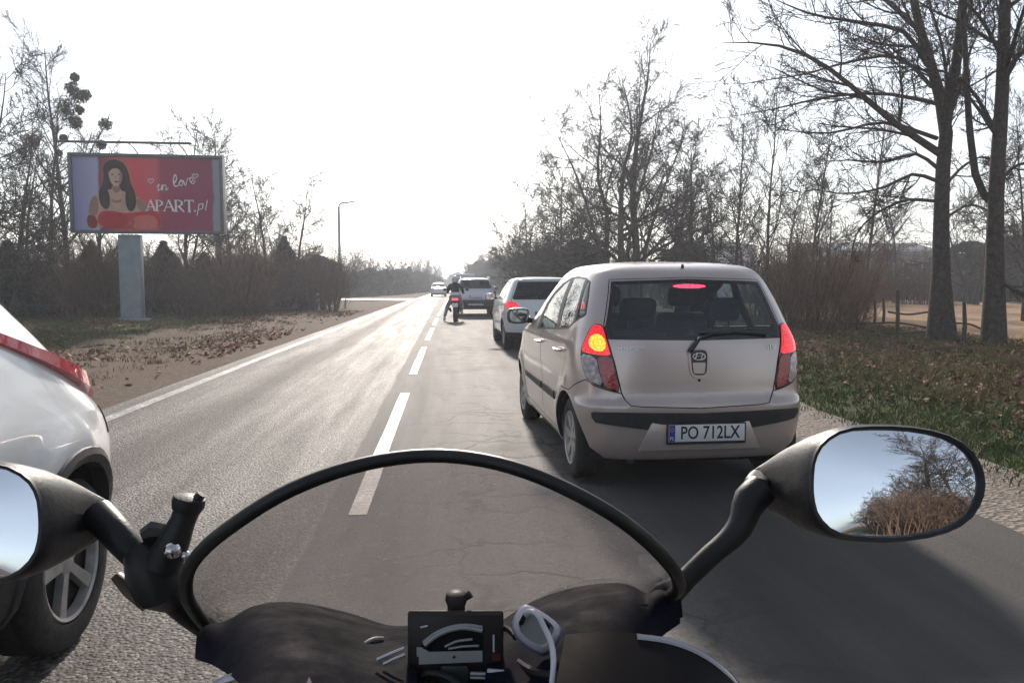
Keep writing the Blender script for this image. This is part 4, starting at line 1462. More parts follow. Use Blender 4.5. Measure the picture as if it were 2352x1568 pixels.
# ---------------------------------------------------------------- wheels
rubber = basic('tyre_rubber', (0.022, 0.021, 0.02), 0.82, var=0.3, scale=20, bmp=0.3, bscale=90)
rim_silver = basic('wheel_silver', (0.42, 0.41, 0.40), 0.42, metal=0.6, var=0.25, scale=14)
rim_dark = basic('wheel_dark', (0.02, 0.02, 0.02), 0.7)  # plain near-black finish shared by brake discs, exhaust, chassis and forks
black_plastic = basic('black_plastic', (0.028, 0.028, 0.030), 0.55, var=0.2, scale=12, bmp=0.15, bscale=200)
gloss_black = basic('gloss_black', (0.012, 0.012, 0.013), 0.12, var=0.2, coat=0.5, rvar=0.04)
dark_int = basic('dark_interior', (0.03, 0.031, 0.034), 0.9, var=0.2)
seat_cloth = basic('seat_cloth', (0.035, 0.037, 0.042), 0.95, var=0.3, scale=30)
seam_black = basic('panel_gap', (0.008, 0.008, 0.008), 0.9)
chrome = basic('chrome', (0.62, 0.62, 0.62), 0.12, metal=1.0, rvar=0.05)
plate_white = basic('plate_white', (0.72, 0.73, 0.74), 0.45, var=0.05)
plate_blue = basic('plate_blue', (0.02, 0.06, 0.30), 0.4)
ink = basic('plate_ink', (0.012, 0.012, 0.012), 0.5)
glass_dark = clear('window_glass', (0.80, 0.86, 0.85), 0.005)
glass_rear = clear('tailgate_glass', (0.58, 0.65, 0.66), 0.005, haze=0.05, haze_col=(0.30, 0.33, 0.35))
glass_priv = clear('privacy_glass', (0.10, 0.11, 0.12), 0.01)
red_lens = lamp_lens('red_lens', (0.55, 0.014, 0.028), lo=0.55)
red_lit = lamp_lens('red_lens_lit', (0.80, 0.018, 0.028), 0.85, cell=85, lo=0.55)
amber_lit = lamp_lens('amber_lens_lit', (1.0, 0.42, 0.03), 1.9, cell=95, lo=0.35)
clear_lens = lamp_lens('clear_lens', (0.74, 0.71, 0.72), cell=30, lo=0.40)
_wheel_cache = {}
def wheel(parent, x, y, r, w, side, spokes=7, style='cover', name='wheel'):
    """tyre with tread grooves and a spoked cover; side = +1 right, -1 left"""
    key = (round(r, 3), round(w, 3), spokes, style, side)
    if key not in _wheel_cache:
        rr = r * 0.66
        ty = MB().lathe([(rr, -w * 0.42), (rr + 0.012, -w * 0.5), (r * 0.86, -w * 0.52), (r * 0.955, -w * 0.47), (r * 0.992, -w * 0.40), (r, -w * 0.28), (r, -w * 0.2), (r - 0.008, -w * 0.19), (r - 0.008, -w * 0.15), (r, -w * 0.14),
                         (r, w * 0.14), (r - 0.008, w * 0.15), (r - 0.008, w * 0.19), (r, w * 0.2), (r, w * 0.28), (r * 0.992, w * 0.40), (r * 0.955, w * 0.47), (r * 0.86, w * 0.52), (rr + 0.012, w * 0.5), (rr, w * 0.42), (rr, -w * 0.42)], axis='X', k=40)
        t = ty.build('tyre', rubber)
        a = w * 0.44
        rm = MB()
        o = side
        rm.lathe([(rr * 1.02, o * a), (rr * 0.99, o * (a + 0.012)), (rr * 0.93, o * (a + 0.006)), (rr * 0.90, o * (a - 0.03))], axis='X', k=40)
        rm.lathe([(0.0001, o * (a - 0.002)), (rr * 0.14, o * (a - 0.002)), (rr * 0.22, o * (a - 0.012)), (rr * 0.24, o * (a - 0.05))], axis='X', k=20)
        for i in range(spokes):
            th = 2 * math.pi * i / spokes
            c, s_ = math.cos(th), math.sin(th)
            wi, wo = rr * (0.11 if style == 'cover' else 0.085), rr * (0.19 if style == 'cover' else 0.12)
            vs = []
            for rad, hw_, dep in ((rr * 0.18, wi, a - 0.008), (rr * 0.6, (wi + wo) / 2, a - 0.004), (rr * 0.95, wo, a + 0.002)):
                for q in (-1, 1):
                    vs.append((o * dep, rad * c - q * hw_ * s_, rad * s_ + q * hw_ * c))
                for q in (-1, 1):
                    vs.append((o * (dep - 0.03), rad * c - q * hw_ * 1.15 * s_, rad * s_ + q * hw_ * 1.15 * c))
            rm.add(vs, [(0, 1, 5, 4), (4, 5, 9, 8), (0, 4, 6, 2), (4, 8, 10, 6), (1, 3, 7, 5), (5, 7, 11, 9)])
        rimo = rm.build('rim', rim_silver)
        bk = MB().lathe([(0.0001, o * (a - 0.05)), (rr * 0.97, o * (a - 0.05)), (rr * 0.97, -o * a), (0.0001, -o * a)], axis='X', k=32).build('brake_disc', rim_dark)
        meshes = [ob.data for ob in (t, rimo, bk)]
        for ob in (t, rimo, bk):
            bpy.data.objects.remove(ob)
        _wheel_cache[key] = meshes
    ms = _wheel_cache[key]
    tyre = link(name, ms[0], None, parent, (x, y, r))
    link('rim', ms[1], None, tyre)
    link('brake_disc', ms[2], None, tyre)
    tyre.rotation_euler = (0.35 * (1 + x + y), 0, 0)
    return tyre

def text_mesh(name, txt, size, mat, parent, M, extrude=0.002, sx=1.0, bold=0.0, shear=0.0):
    cu = bpy.data.curves.new(name, 'FONT')
    cu.body = txt
    cu.size = size
    cu.extrude = extrude
    cu.offset = bold
    cu.shear = shear
    cu.align_x = 'CENTER'
    cu.align_y = 'CENTER'
    cu.resolution_u = 3
    tmp = bpy.data.objects.new('tmp_text', cu)
    COL.objects.link(tmp)
    bpy.context.view_layer.update()
    me = bpy.data.meshes.new_from_object(tmp)
    bpy.data.objects.remove(tmp)
    me.transform(M @ Matrix.Diagonal((sx, 1, 1, 1)))
    me.materials.clear()
    return link(name, me, mat, parent)
def rear_frame(x, y, z, pitch=0.0, yaw=0.0):
    """upright frame facing backwards (-Y): local X to the right, local Y up"""
    return Matrix.Translation((x, y, z)) @ Matrix.Rotation(yaw, 4, 'Z') @ Matrix.Rotation(math.pi / 2 + pitch, 4, 'X')

def seats(root, rows, width=0.5):
    """rows: (y of the seat back, x positions, z of the cushion, height of the back)"""
    for y, xs, z, h in rows:
        for x in xs:
            s = MB()
            s.box((x, y + 0.26, z), (width, 0.5, 0.16))
            s.build('seat_cushion', seat_cloth, root, bevel=0.04)
            b = MB()
            rot = Matrix.Rotation(R(14), 3, 'X')
            b.box((x, y - 0.07, z + h / 2), (width * 0.95, 0.13, h), rot)
            bo = b.build('seat_back', seat_cloth, root, bevel=0.05)
            hd = MB()
            hd.box((x, y - 0.17, z + h + 0.13), (width * 0.56, 0.10, 0.17), rot)
            hd.build('headrest', seat_cloth, root, bevel=0.045)
            for q in (-0.06, 0.06):
                MB().tube([(x + q, y - 0.13, z + h - 0.05), (x + q, y - 0.16, z + h + 0.09)], 0.007, 6).build('headrest_post', chrome, root)

def shell(root, body, regs, paint_mat, liner=True, du=0.045, dv=0.04, skip_liner=()):
    """regs: (name, outline, material, lift, rim, mode): mode 'B' one sheet over the centre line, 'LR' one piece on each side"""
    cut = cut_body(body, [(r[0], r[1]) for r in regs], du, dv)
    made = {}
    uv, t = cut['body']
    made['body'] = link('body', region_mesh('body', body, uv, t, 0, 0, 'B'), paint_mat, root)
    lin = [t]
    spec = {}
    for r in regs:
        spec[r[0]] = r
    for nm, r in spec.items():
        if nm not in cut:
            continue
        uv, t = cut[nm]
        pn = nm.split(':')[0]
        if r[2] is None:
            continue
        if not nm.startswith('glass') and 'window' not in nm and 'windscreen' not in nm:
            lin.append(t)
        if r[5] == 'B':
            made[nm] = link(pn, region_mesh(pn, body, uv, t, r[3], r[4], 'B'), r[2], root)
        else:
            made[nm] = link(pn, region_mesh(pn, body, uv, t, r[3], r[4], None), r[2], root)
            made[nm + '/L'] = link(pn, region_mesh(pn, body, uv, t, r[3], r[4], 'L'), r[2], root)
    if liner:
        link('cabin_lining', region_mesh('cabin_lining', body, uv, np.concatenate(lin), -0.03, 0, 'B'), dark_int, root)
    return made
def arch(body, y0, r, z0, n=22):
    """outline of a wheel opening on the flank"""
    out = [(body.side(y0 - r, 0.0)[0], -0.05)]
    for i in range(n + 1):
        a = math.pi - math.pi * i / n
        out.append(body.side(y0 + r * math.cos(a), max(z0 + r * math.sin(a), 0.0)))
    out.append((body.side(y0 + r, 0.0)[0], -0.05))
    return out
def arch_trim(root, body, y0, r, z0, mat, w=0.03, lift=0.012, name='wheel_arch_trim', back=0.05):
    for sg in (1, -1):
        rows = []
        for i in range(25):
            a = R(-18) + (math.pi + R(36)) * i / 24
            row = []
            for rr, lf in ((r - 0.004, -back), (r - 0.004, lift * 0.6), (r + w * 0.5, lift), (r + w, lift * 0.5), (r + w + 0.004, -0.004)):
                y, z = y0 + rr * math.cos(a), max(z0 + rr * math.sin(a), 0.165)
                u, v = body.side(y, z)
                p = body.pt(u, v)
                row.append((sg * (p[0] + lf), p[1], p[2]))
            rows.append(row)
        MB().grid(rows).build(name, mat, root)
def wheel_well(root, body, y0, r, z0, hw):
    for sg in (1, -1):
        rows = []
        for i in range(21):
            a = math.pi * i / 20
            y, z = y0 + r * math.cos(a), z0 + r * math.sin(a)
            xo = min(float(body.pt(*body.side(y, z))[0]), hw) - 0.012
            rows.append([(sg * xo, y, z), (sg * (hw - 0.28), y, z)])
        m = MB().grid(rows)
        m.add([q[1] for q in rows], [tuple(range(21))])
        m.build('wheel_well', dark_int, root)
def on_body(body, uv, lift=0.0, left=True):
    p = body.pt(uv[0], uv[1])
    n = body.nrm(np.array(max(uv[0], 1e-4)), np.array(uv[1]))
    p = p + n * lift
    return Vector((-p[0] if left else p[0], p[1], p[2]))
# ================================================================ SILVER HATCHBACK IN FRONT
silver = paint('silver_beige_paint', (0.62, 0.53, 0.495), metal=0.5, rough=0.27, dirt=0.28, coat=0.8)
SC = empty('silver_hatchback', (1.645, 5.33, 0), R(2.3), 'silver beige hatchback with lit tail lamps waiting just ahead', 'car')
sb = Body([
    (0.175, 0.717, -.36, 2.85), (0.21, 0.764, -.42, 2.95), (0.30, 0.794, -.455, 3.02), (0.44, 0.815, -.475, 3.06), (0.50, 0.817, -.485, 3.06),
    (0.55, 0.817, -.488, 3.05), (0.585, 0.817, -.485, 3.04), (0.600, 0.817, -.47, 3.03), (0.62, 0.817, -.45, 3.02), (0.75, 0.816, -.435, 2.95),
    (0.90, 0.808, -.415, 2.80), (0.98, 0.797, -.40, 2.55), (1.06, 0.776, -.372, 2.25), (1.12, 0.755, -.345, 2.13), (1.2, 0.730, -.305, 1.99),
    (1.3, 0.695, -.25, 1.80), (1.4, 0.654, -.185, 1.58), (1.46, 0.615, -.13, 1.42), (1.495, 0.569, -.05, 1.28), (1.515, 0.492, .06, 1.15),
    (1.53, 0.369, .22, 1.0), (1.538, 0.205, .38, .85), (1.54, 0.031, .5, .7)],
    Lr=0.46, Lf=0.8, n=4.2, taper=0.03, ymid=1.25,
    flare=lambda y, z: 0.016 * np.exp(-((np.hypot(y, z - 0.29) - 0.36) / 0.06) ** 2) + 0.016 * np.exp(-((np.hypot(y - 2.38, z - 0.29) - 0.36) / 0.06) ** 2) + 0.008 * np.exp(-((z - 0.93 - 0.02 * (1.2 - y)) / 0.035) ** 2))
def za(x, y):
    return sb.from_px(SC, 1176 + .3121 * x, 602.1 + .3121 * y)
def zb(x, y):
    return sb.from_px(SC, 1458.2 + .312 * x, 602.1 + .312 * y)
def cz(v):                      # point on the centre line at a measured height in the picture
    return (0.0, sb.from_px(SC, 1585 + (v - 640) * 0.115, v)[1])
lamp_out = [za(*p) for p in [(628, 452), (672, 462), (694, 545), (722, 640), (752, 745), (803, 962), (740, 948), (660, 922), (590, 890), (546, 850), (517, 765), (502, 655), (530, 580), (572, 490), (600, 458)]]
lamp_up = [za(*p) for p in [(628, 462), (668, 472), (690, 550), (715, 640), (728, 690), (620, 682), (512, 655), (540, 582), (580, 495), (603, 466)]]
amber = [za(*p) for p in [(575, 560), (610, 532), (655, 535), (688, 575), (694, 632), (660, 660), (608, 650), (572, 615)]]
lamp_cl = [za(*p) for p in [(513, 668), (618, 692), (640, 790), (672, 912), (600, 884), (553, 845), (524, 762)]]
lamp_rd = [za(*p) for p in [(624, 692), (730, 698), (745, 750), (790, 945), (740, 936), (680, 914), (646, 790)]]
win_l = [za(*p) for p in [(728, 142), (722, 230), (710, 330), (698, 410), (684, 478), (706, 560), (712, 568)]]
win = [cz(640.5)] + win_l + [cz(782)]
win_gl = [cz(647)] + [za(*p) for p in [(752, 160), (746, 240), (738, 340), (728, 420), (724, 505), (740, 535)]] + [cz(770)]
gate_edge = [za(*p) for p in [(716, 128), (708, 230), (694, 345), (680, 430), (676, 462), (697, 545), (725, 640), (756, 745), (806, 962), (832, 1012), (876, 1056), (960, 1064)]]
gate = [cz(637)] + gate_edge + [cz(937)]
gate_line = [cz(637)] + gate_edge + [cz(937)]
strip_ = [cz(948)] + [za(*p) for p in [(1040, 1108), (800, 1104), (600, 1100), (586, 1106), (590, 1140), (618, 1176), (800, 1206), (1040, 1236)]] + [cz(989)]
sv = lambda *pts: [sb.side(y, z) for y, z in pts]
dlo_f = [za(*p) for p in [(204, 478), (232, 385), (270, 305), (322, 228), (382, 165), (430, 128), (326, 470), (320, 478)]]
dlo_r = [za(*p) for p in [(457, 120), (500, 116), (540, 126), (455, 418), (438, 450), (412, 476), (345, 476)]]
dlo_q = [za(*p) for p in [(556, 134), (570, 150), (556, 250), (538, 375), (520, 392), (468, 430)]]
dlo_all = [za(*p) for p in [(186, 490), (214, 390), (256, 300), (312, 218), (376, 152), (440, 112), (500, 103), (550, 115), (580, 142), (567, 255), (548, 384), (528, 402), (440, 468), (415, 490)]]
fd = sv((2.02, 1.03), (2.04, 0.8), (2.02, 0.5), (1.96, 0.30), (1.0, 0.28), (0.97, 0.6), (0.975, 1.03))
rd = sv((0.965, 1.03), (0.96, 0.6), (0.99, 0.28), (0.46, 0.28), (0.40, 0.42), (0.30, 0.56), (0.16, 0.68), (0.06, 0.85), (0.05, 1.0), (0.12, 1.14))
SW = 0.0065
def seam_of(pts):
    return stroke(densify(pts, 0.03, False), SW)
ws = [(UC, float(sb.v_of_z(1.09))), sb.front(0.58, 1.09), sb.front(0.66, 1.10), sb.front(0.56, 1.42), (UC, float(sb.v_of_z(1.44)))]
lowlip = [(0, sb.rear(0, 0.205)[1]), sb.rear(0.5, 0.207), sb.rear(0.72, 0.215), (1.0, sb.rear(0, .22)[1]), (1.0, 0.0), (0, 0.0)]
regs = [
    ('tailgate', densify(gate, .05), silver, 0, 0.012, 'B'),
    ('tailgate_window_surround', densify(win, .05), gloss_black, 0.001, 0.01, 'B'),
    ('tailgate_window', densify(win_gl, .05), glass_rear, 0.0, 0, 'B'),
    ('seam:gate', seam_of(gate_line), seam_black, -0.008, 0, 'B'),
    ('window_surround', densify(dlo_all, .05), black_plastic, 0.0, 0.01, 'LR'),
    ('front_door_window', densify(dlo_f, .05), glass_dark, -0.002, 0, 'LR'),
    ('rear_door_window', densify(dlo_r, .05), glass_dark, -0.002, 0, 'LR'),
    ('quarter_window', densify(dlo_q, .05), glass_dark, -0.002, 0, 'LR'),
    ('windscreen', densify(ws, .05), glass_dark, 0, 0, 'B'),
    ('seam:front_door', seam_of(fd), seam_black, -0.008, 0, 'LR'),
    ('seam:rear_door', seam_of(rd), seam_black, -0.008, 0, 'LR'),
    ('seam:bumper', seam_of([za(806, 966), za(690, 938), za(596, 902), za(545, 862)] + sv((-0.10, 0.64), (0.10, 0.64))), seam_black, -0.006, 0, 'LR'),
    ('bumper_valance', densify(lowlip, .06), black_plastic, 0.0, 0.01, 'B'),
    ('bumper_strip', densify(strip_, .05), black_plastic, 0.008, 0.014, 'B'),
    ('tail_lamp', smooth_loop(lamp_out), gloss_black, 0.002, 0.02, 'LR'),
    ('brake_lens', smooth_loop(lamp_up), red_lit, 0.010, 0.012, 'LR'),
    ('reverse_lens', smooth_loop(lamp_cl), clear_lens, 0.009, 0.012, 'LR'),
    ('fog_lens', smooth_loop(lamp_rd), red_lens, 0.009, 0.012, 'LR'),
    ('indicator_lens', smooth_loop(amber), amber_lit, 0.013, 0.006, 'LR'),
    ('door_rub_strip:f', densify(sv((1.93, 0.56), (1.01, 0.555), (1.01, 0.50), (1.90, 0.505)), .06), black_plastic, 0.010, 0.014, 'LR'),
    ('door_rub_strip:r', densify(sv((0.95, 0.555), (0.44, 0.553), (0.40, 0.50), (0.95, 0.50)), .06), black_plastic, 0.010, 0.014, 'LR'),
    ('wheel_opening:r', arch(sb, 0.0, 0.335, 0.285), None, 0, 0, 'LR'),
    ('wheel_opening:f', arch(sb, 2.38, 0.335, 0.285), None, 0, 0, 'LR'),
]
made = shell(SC, sb, regs, silver)
# the indicator blinks on the near side only; lenses belong to their lamp
made['indicator_lens'].data.materials.clear()
made['indicator_lens'].data.materials.append(red_lit)
for sfx in ('', '/L'):
    for k in ('brake_lens', 'reverse_lens', 'fog_lens', 'indicator_lens'):
        made[k + sfx].parent = made['tail_lamp' + sfx]
for k in ('tailgate_window_surround', 'tailgate_window'):
    made[k].parent = made['tailgate']
for y0 in (0.0, 2.38):
    wheel_well(SC, sb, y0, 0.345, 0.285, 0.79)
    for sx in (1, -1):
        wheel(SC, sx * 0.70, y0, 0.285, 0.165, sx, 7, 'cover')
MB().box((0, 1.25, 0.21), (1.40, 3.1, 0.05)).build('underbody', dark_int, SC)
MB().box((0, 1.25, 0.40), (1.36, 2.9, 0.04)).build('cabin_floor', dark_int, SC)
MB().tube([(-0.45, -0.40, 0.20), (-0.45, -0.10, 0.22), (-0.40, 0.3, 0.24)], 0.025, 10).build('exhaust_pipe', rim_dark, SC)
seats(SC, [(1.0, (-0.33, 0.34), 0.62, 0.52), (0.12, (-0.31, 0.31), 0.62, 0.44)], 0.47)
MB().box((0, 1.98, 0.92), (1.35, 0.45, 0.26)).build('dashboard', dark_int, SC, bevel=0.05)
MB().lathe([(0.18 + 0.014 * math.cos(a), 0.014 * math.sin(a)) for a in np.linspace(0, 2 * math.pi, 9)], (-0.34, 1.66, 0.95), 'Y', 24).build('steering_wheel', dark_int, SC)
# plate recess and plate
pc = on_body(sb, sb.rear(0, 0.40), 0.004)
rec = MB()
rec.prism([(-0.42, pc.y - 0.002, 0.275), (0.42, pc.y - 0.002, 0.275), (0.33, pc.y - 0.012, 0.478), (-0.33, pc.y - 0.012, 0.478)], (0, 1, 0), 0.05)
rec.build('plate_recess', silver, SC, bevel=0.006)
PX, PZ = 0.035, 0.388
hold = MB().box((PX, pc.y - 0.018, PZ), (0.545, 0.012, 0.138)).build('plate_holder', black_plastic, SC, bevel=0.004)
pl = MB().box((PX, pc.y - 0.0265, PZ + 0.006), (0.52, 0.004, 0.112)).build('number_plate', plate_white, SC, bevel=0.0015)
MB().box((PX - 0.238, pc.y - 0.0295, PZ + 0.006), (0.040, 0.002, 0.108)).build('country_band', plate_blue, pl)
for i in range(12):
    a = i * math.pi / 6
    MB().lathe([(0.0001, -0.0008), (0.0022, -0.0008), (0.0022, 0.0008)], (PX - 0.238 + 0.011 * math.cos(a), pc.y - 0.0312, PZ + 0.030 + 0.011 * math.sin(a)), 'Y', 5).build('star', basic('star_yellow', (0.8, 0.6, 0.05), 0.5), pl)
text_mesh('country_letters', 'PL', 0.032, plate_white, pl, rear_frame(PX - 0.238, pc.y - 0.0310, PZ - 0.028), 0.0006)
text_mesh('plate_characters', 'PO 712LX', 0.120, ink, pl, rear_frame(PX + 0.022, pc.y - 0.0288, PZ + 0.005), 0.0008, sx=0.79, bold=0.0014)
# emblem bezel, emblem, latch recess, lock
ec = on_body(sb, sb.rear(0, 0.83), 0.0)
def rrect(cx, cz_, hx, hz, r, y, n=5, squeeze=0.0):
    pts = []
    for (sx, sz, a0) in ((1, 1, 0), (-1, 1, 90), (-1, -1, 180), (1, -1, 270)):
        for i in range(n + 1):
            a = R(a0 + 90 * i / n)
            px, pz = sx * (hx - r) + r * math.cos(a), sz * (hz - r) + r * math.sin(a)
            px *= 1 - squeeze * (hz - pz) / (2 * hz)
            pts.append((cx + px, y, cz_ + pz))
    return pts
slope = R(7)
def ring(outer, inner, thick):
    m = MB()
    n = len(outer)
    m.add(outer + inner + [(p[0], p[1] + thick, p[2]) for p in outer] + [(p[0], p[1] + thick, p[2]) for p in inner],
          [(i, (i + 1) % n, n + (i + 1) % n, n + i) for i in range(n)] + [(i, (i + 1) % n, 2 * n + (i + 1) % n, 2 * n + i) for i in range(n)] + [(n + i, n + (i + 1) % n, 3 * n + (i + 1) % n, 3 * n + i) for i in range(n)])
    return m
def tilt(m, c):
    Rm = Matrix.Rotation(-slope, 3, 'X')
    m.v = [tuple(Rm @ (Vector(p) - Vector(c)) + Vector(c)) for p in m.v]
    return m
EZ = 0.85
ey = on_body(sb, sb.rear(0, EZ), 0.0).y
g = made['tailgate']
tilt(ring(rrect(0, EZ, 0.074, 0.098, 0.045, ey - 0.010, squeeze=.18), rrect(0, EZ, 0.060, 0.084, 0.036, ey - 0.010, squeeze=.18), 0.016), (0, ey, EZ)).build('emblem_bezel', silver, g)
m = MB().prism(rrect(0, EZ, 0.060, 0.084, 0.036, ey - 0.003, squeeze=.18), (0, 1, 0), 0.004)
tilt(m, (0, ey, EZ)).build('emblem_recess', basic('recess_grey', (0.10, 0.09, 0.085), 0.5), g)
m = MB().prism(rrect(0, EZ - 0.036, 0.046, 0.036, 0.012, ey - 0.007, squeeze=.2), (0, 1, 0), 0.005)
tilt(m, (0, ey, EZ)).build('latch_cover', silver, g)
ov = [(0.046 * math.cos(a), ey - 0.012, EZ + 0.040 + 0.026 * math.sin(a)) for a in np.linspace(0, 2 * math.pi, 25)[:-1]]
ov2 = [(0.037 * math.cos(a), ey - 0.012, EZ + 0.040 + 0.019 * math.sin(a)) for a in np.linspace(0, 2 * math.pi, 25)[:-1]]
em = ring(ov, ov2, 0.006)
for pts in ([(-0.026, EZ + 0.024), (-0.014, EZ + 0.058)], [(0.014, EZ + 0.022), (0.026, EZ + 0.056)], [(-0.022, EZ + 0.036), (0.0, EZ + 0.042), (0.022, EZ + 0.046)]):
    em.tube([(x, ey - 0.011, z) for x, z in pts], 0.005, 6)
tilt(em, (0, ey, EZ)).build('emblem', chrome, g)
MB().lathe([(0.0001, -0.006), (0.009, -0.006), (0.009, 0.01)], (0, on_body(sb, sb.rear(0, .735), 0).y, 0.735), 'Y', 10).build('lock', seam_black, g)
bz = on_body(sb, sb.rear(0.45, 0.945), 0.0)
text_mesh('badge_letters', 'HYUNDAI', 0.036, chrome, g, rear_frame(-0.455, bz.y - 0.006, 0.948, -R(8), R(-6)), 0.0015, sx=1.15, shear=0.25)
text_mesh('badge_letters', 'i10', 0.046, chrome, g, rear_frame(0.52, on_body(sb, sb.rear(.52, .945), 0).y - 0.006, 0.948, -R(8), R(8)), 0.0015, sx=1.2)
# high brake lamp behind the glass edge, washer jet, wiper
hb = MB()
rows = []
for i in range(13):
    x = -0.115 + 0.23 * i / 12
    w = 0.014 * math.sqrt(max(0.05, 1 - (x / 0.118) ** 2))
    rows.append([on_body(sb, sb.rear(abs(x), 1.352 + q * w), 0.006, x < 0) for q in (-1, 0, 1)])
hb.grid(rows)
hb.build('high_brake_lamp', lamp_lens('brake_glow', (1.0, 0.05, 0.12), 2.5, cell=90, lo=.3), g)
MB().lathe([(0.0001, 0.03), (0.008, 0.026), (0.013, 0.0)], tuple(on_body(sb, sb.rear(0, 1.485), -0.004)), 'Z', 10).build('washer_jet', black_plastic, g)
wp = [on_body(sb, zb(395, 665), 0.012, True), on_body(sb, zb(425, 620), 0.03, True), on_body(sb, zb(462, 575), 0.034, True)]
def zb_pt(x, y, lift):
    u, v = zb(x, y)
    return on_body(sb, (u, v), lift, (1458.2 + .312 * x) < 1585 + (602 + .312 * y - 640) * 0.115)
wa = MB().tube([zb_pt(400, 660, 0.012), zb_pt(428, 615, 0.03), zb_pt(462, 572, 0.034), zb_pt(560, 535, 0.03), zb_pt(700, 525, 0.025)], [0.016, 0.015, 0.012, 0.008, 0.006], 8)
wa.build('wiper_arm', black_plastic, g)
MB().tube([zb_pt(480, 528, 0.012), zb_pt(600, 522, 0.012), zb_pt(740, 522, 0.012), zb_pt(880, 530, 0.012), zb_pt(960, 540, 0.012)], 0.009, 6).build('wiper_blade', rubber, g)
# door handles, mirrors, aerial base
for sx in (1, -1):
    for y in (1.16, 0.30):
        u, v = sb.side(y, 0.885)
        p = sb.pt(u, v)
        h = MB().tube([(sx * (p[0] - 0.005), y + 0.085, 0.885), (sx * (p[0] + 0.03), y + 0.06, 0.888), (sx * (p[0] + 0.034), y, 0.89), (sx * (p[0] + 0.03), y - 0.06, 0.888), (sx * (p[0] - 0.005), y - 0.085, 0.885)], 0.014, 8, flat=0.8)
        h.build('door_handle', silver, SC)
    u, v = sb.side(1.78, 1.06)
    p = sb.pt(u, v)
    mr = MB()
    rows = []
    for t_, (hw_, hh_) in zip(np.linspace(0, 1, 6), [(0.085, 0.055), (0.105, 0.072), (0.108, 0.076), (0.10, 0.070), (0.075, 0.05), (0.03, 0.02)]):
        row = []
        for a in np.linspace(0, 2 * math.pi, 17)[:-1]:
            c, s_ = math.cos(a), math.sin(a)
            k = (abs(c) ** 4 + abs(s_) ** 4) ** -0.25
            row.append((sx * (p[0] + 0.155 + hw_ * c * k), 1.73 + 0.13 * t_, 1.075 + hh_ * s_ * k))
        rows.append(row)
    mr.grid(rows, closed=True)
    mr.add(rows[-1], [tuple(range(16))])
    mo = mr.build('door_mirror', basic('mirror_shell_dark', (0.05, 0.048, 0.046), 0.35, coat=0.4), SC)
    fr = [(q[0], q[1] + 0.004, q[2]) for q in rows[0]]
    MB().add(fr, [tuple(range(16))]).build('mirror_glass', basic('mirror_silvering', (0.55, 0.58, 0.60), 0.03, metal=1.0, rvar=0.01), mo, smooth=False)
    MB().tube([(sx * (p[0] - 0.02), 1.80, 1.03), (sx * (p[0] + 0.07), 1.79, 1.035)], 0.028, 8).build('mirror_foot', black_plastic, mo)
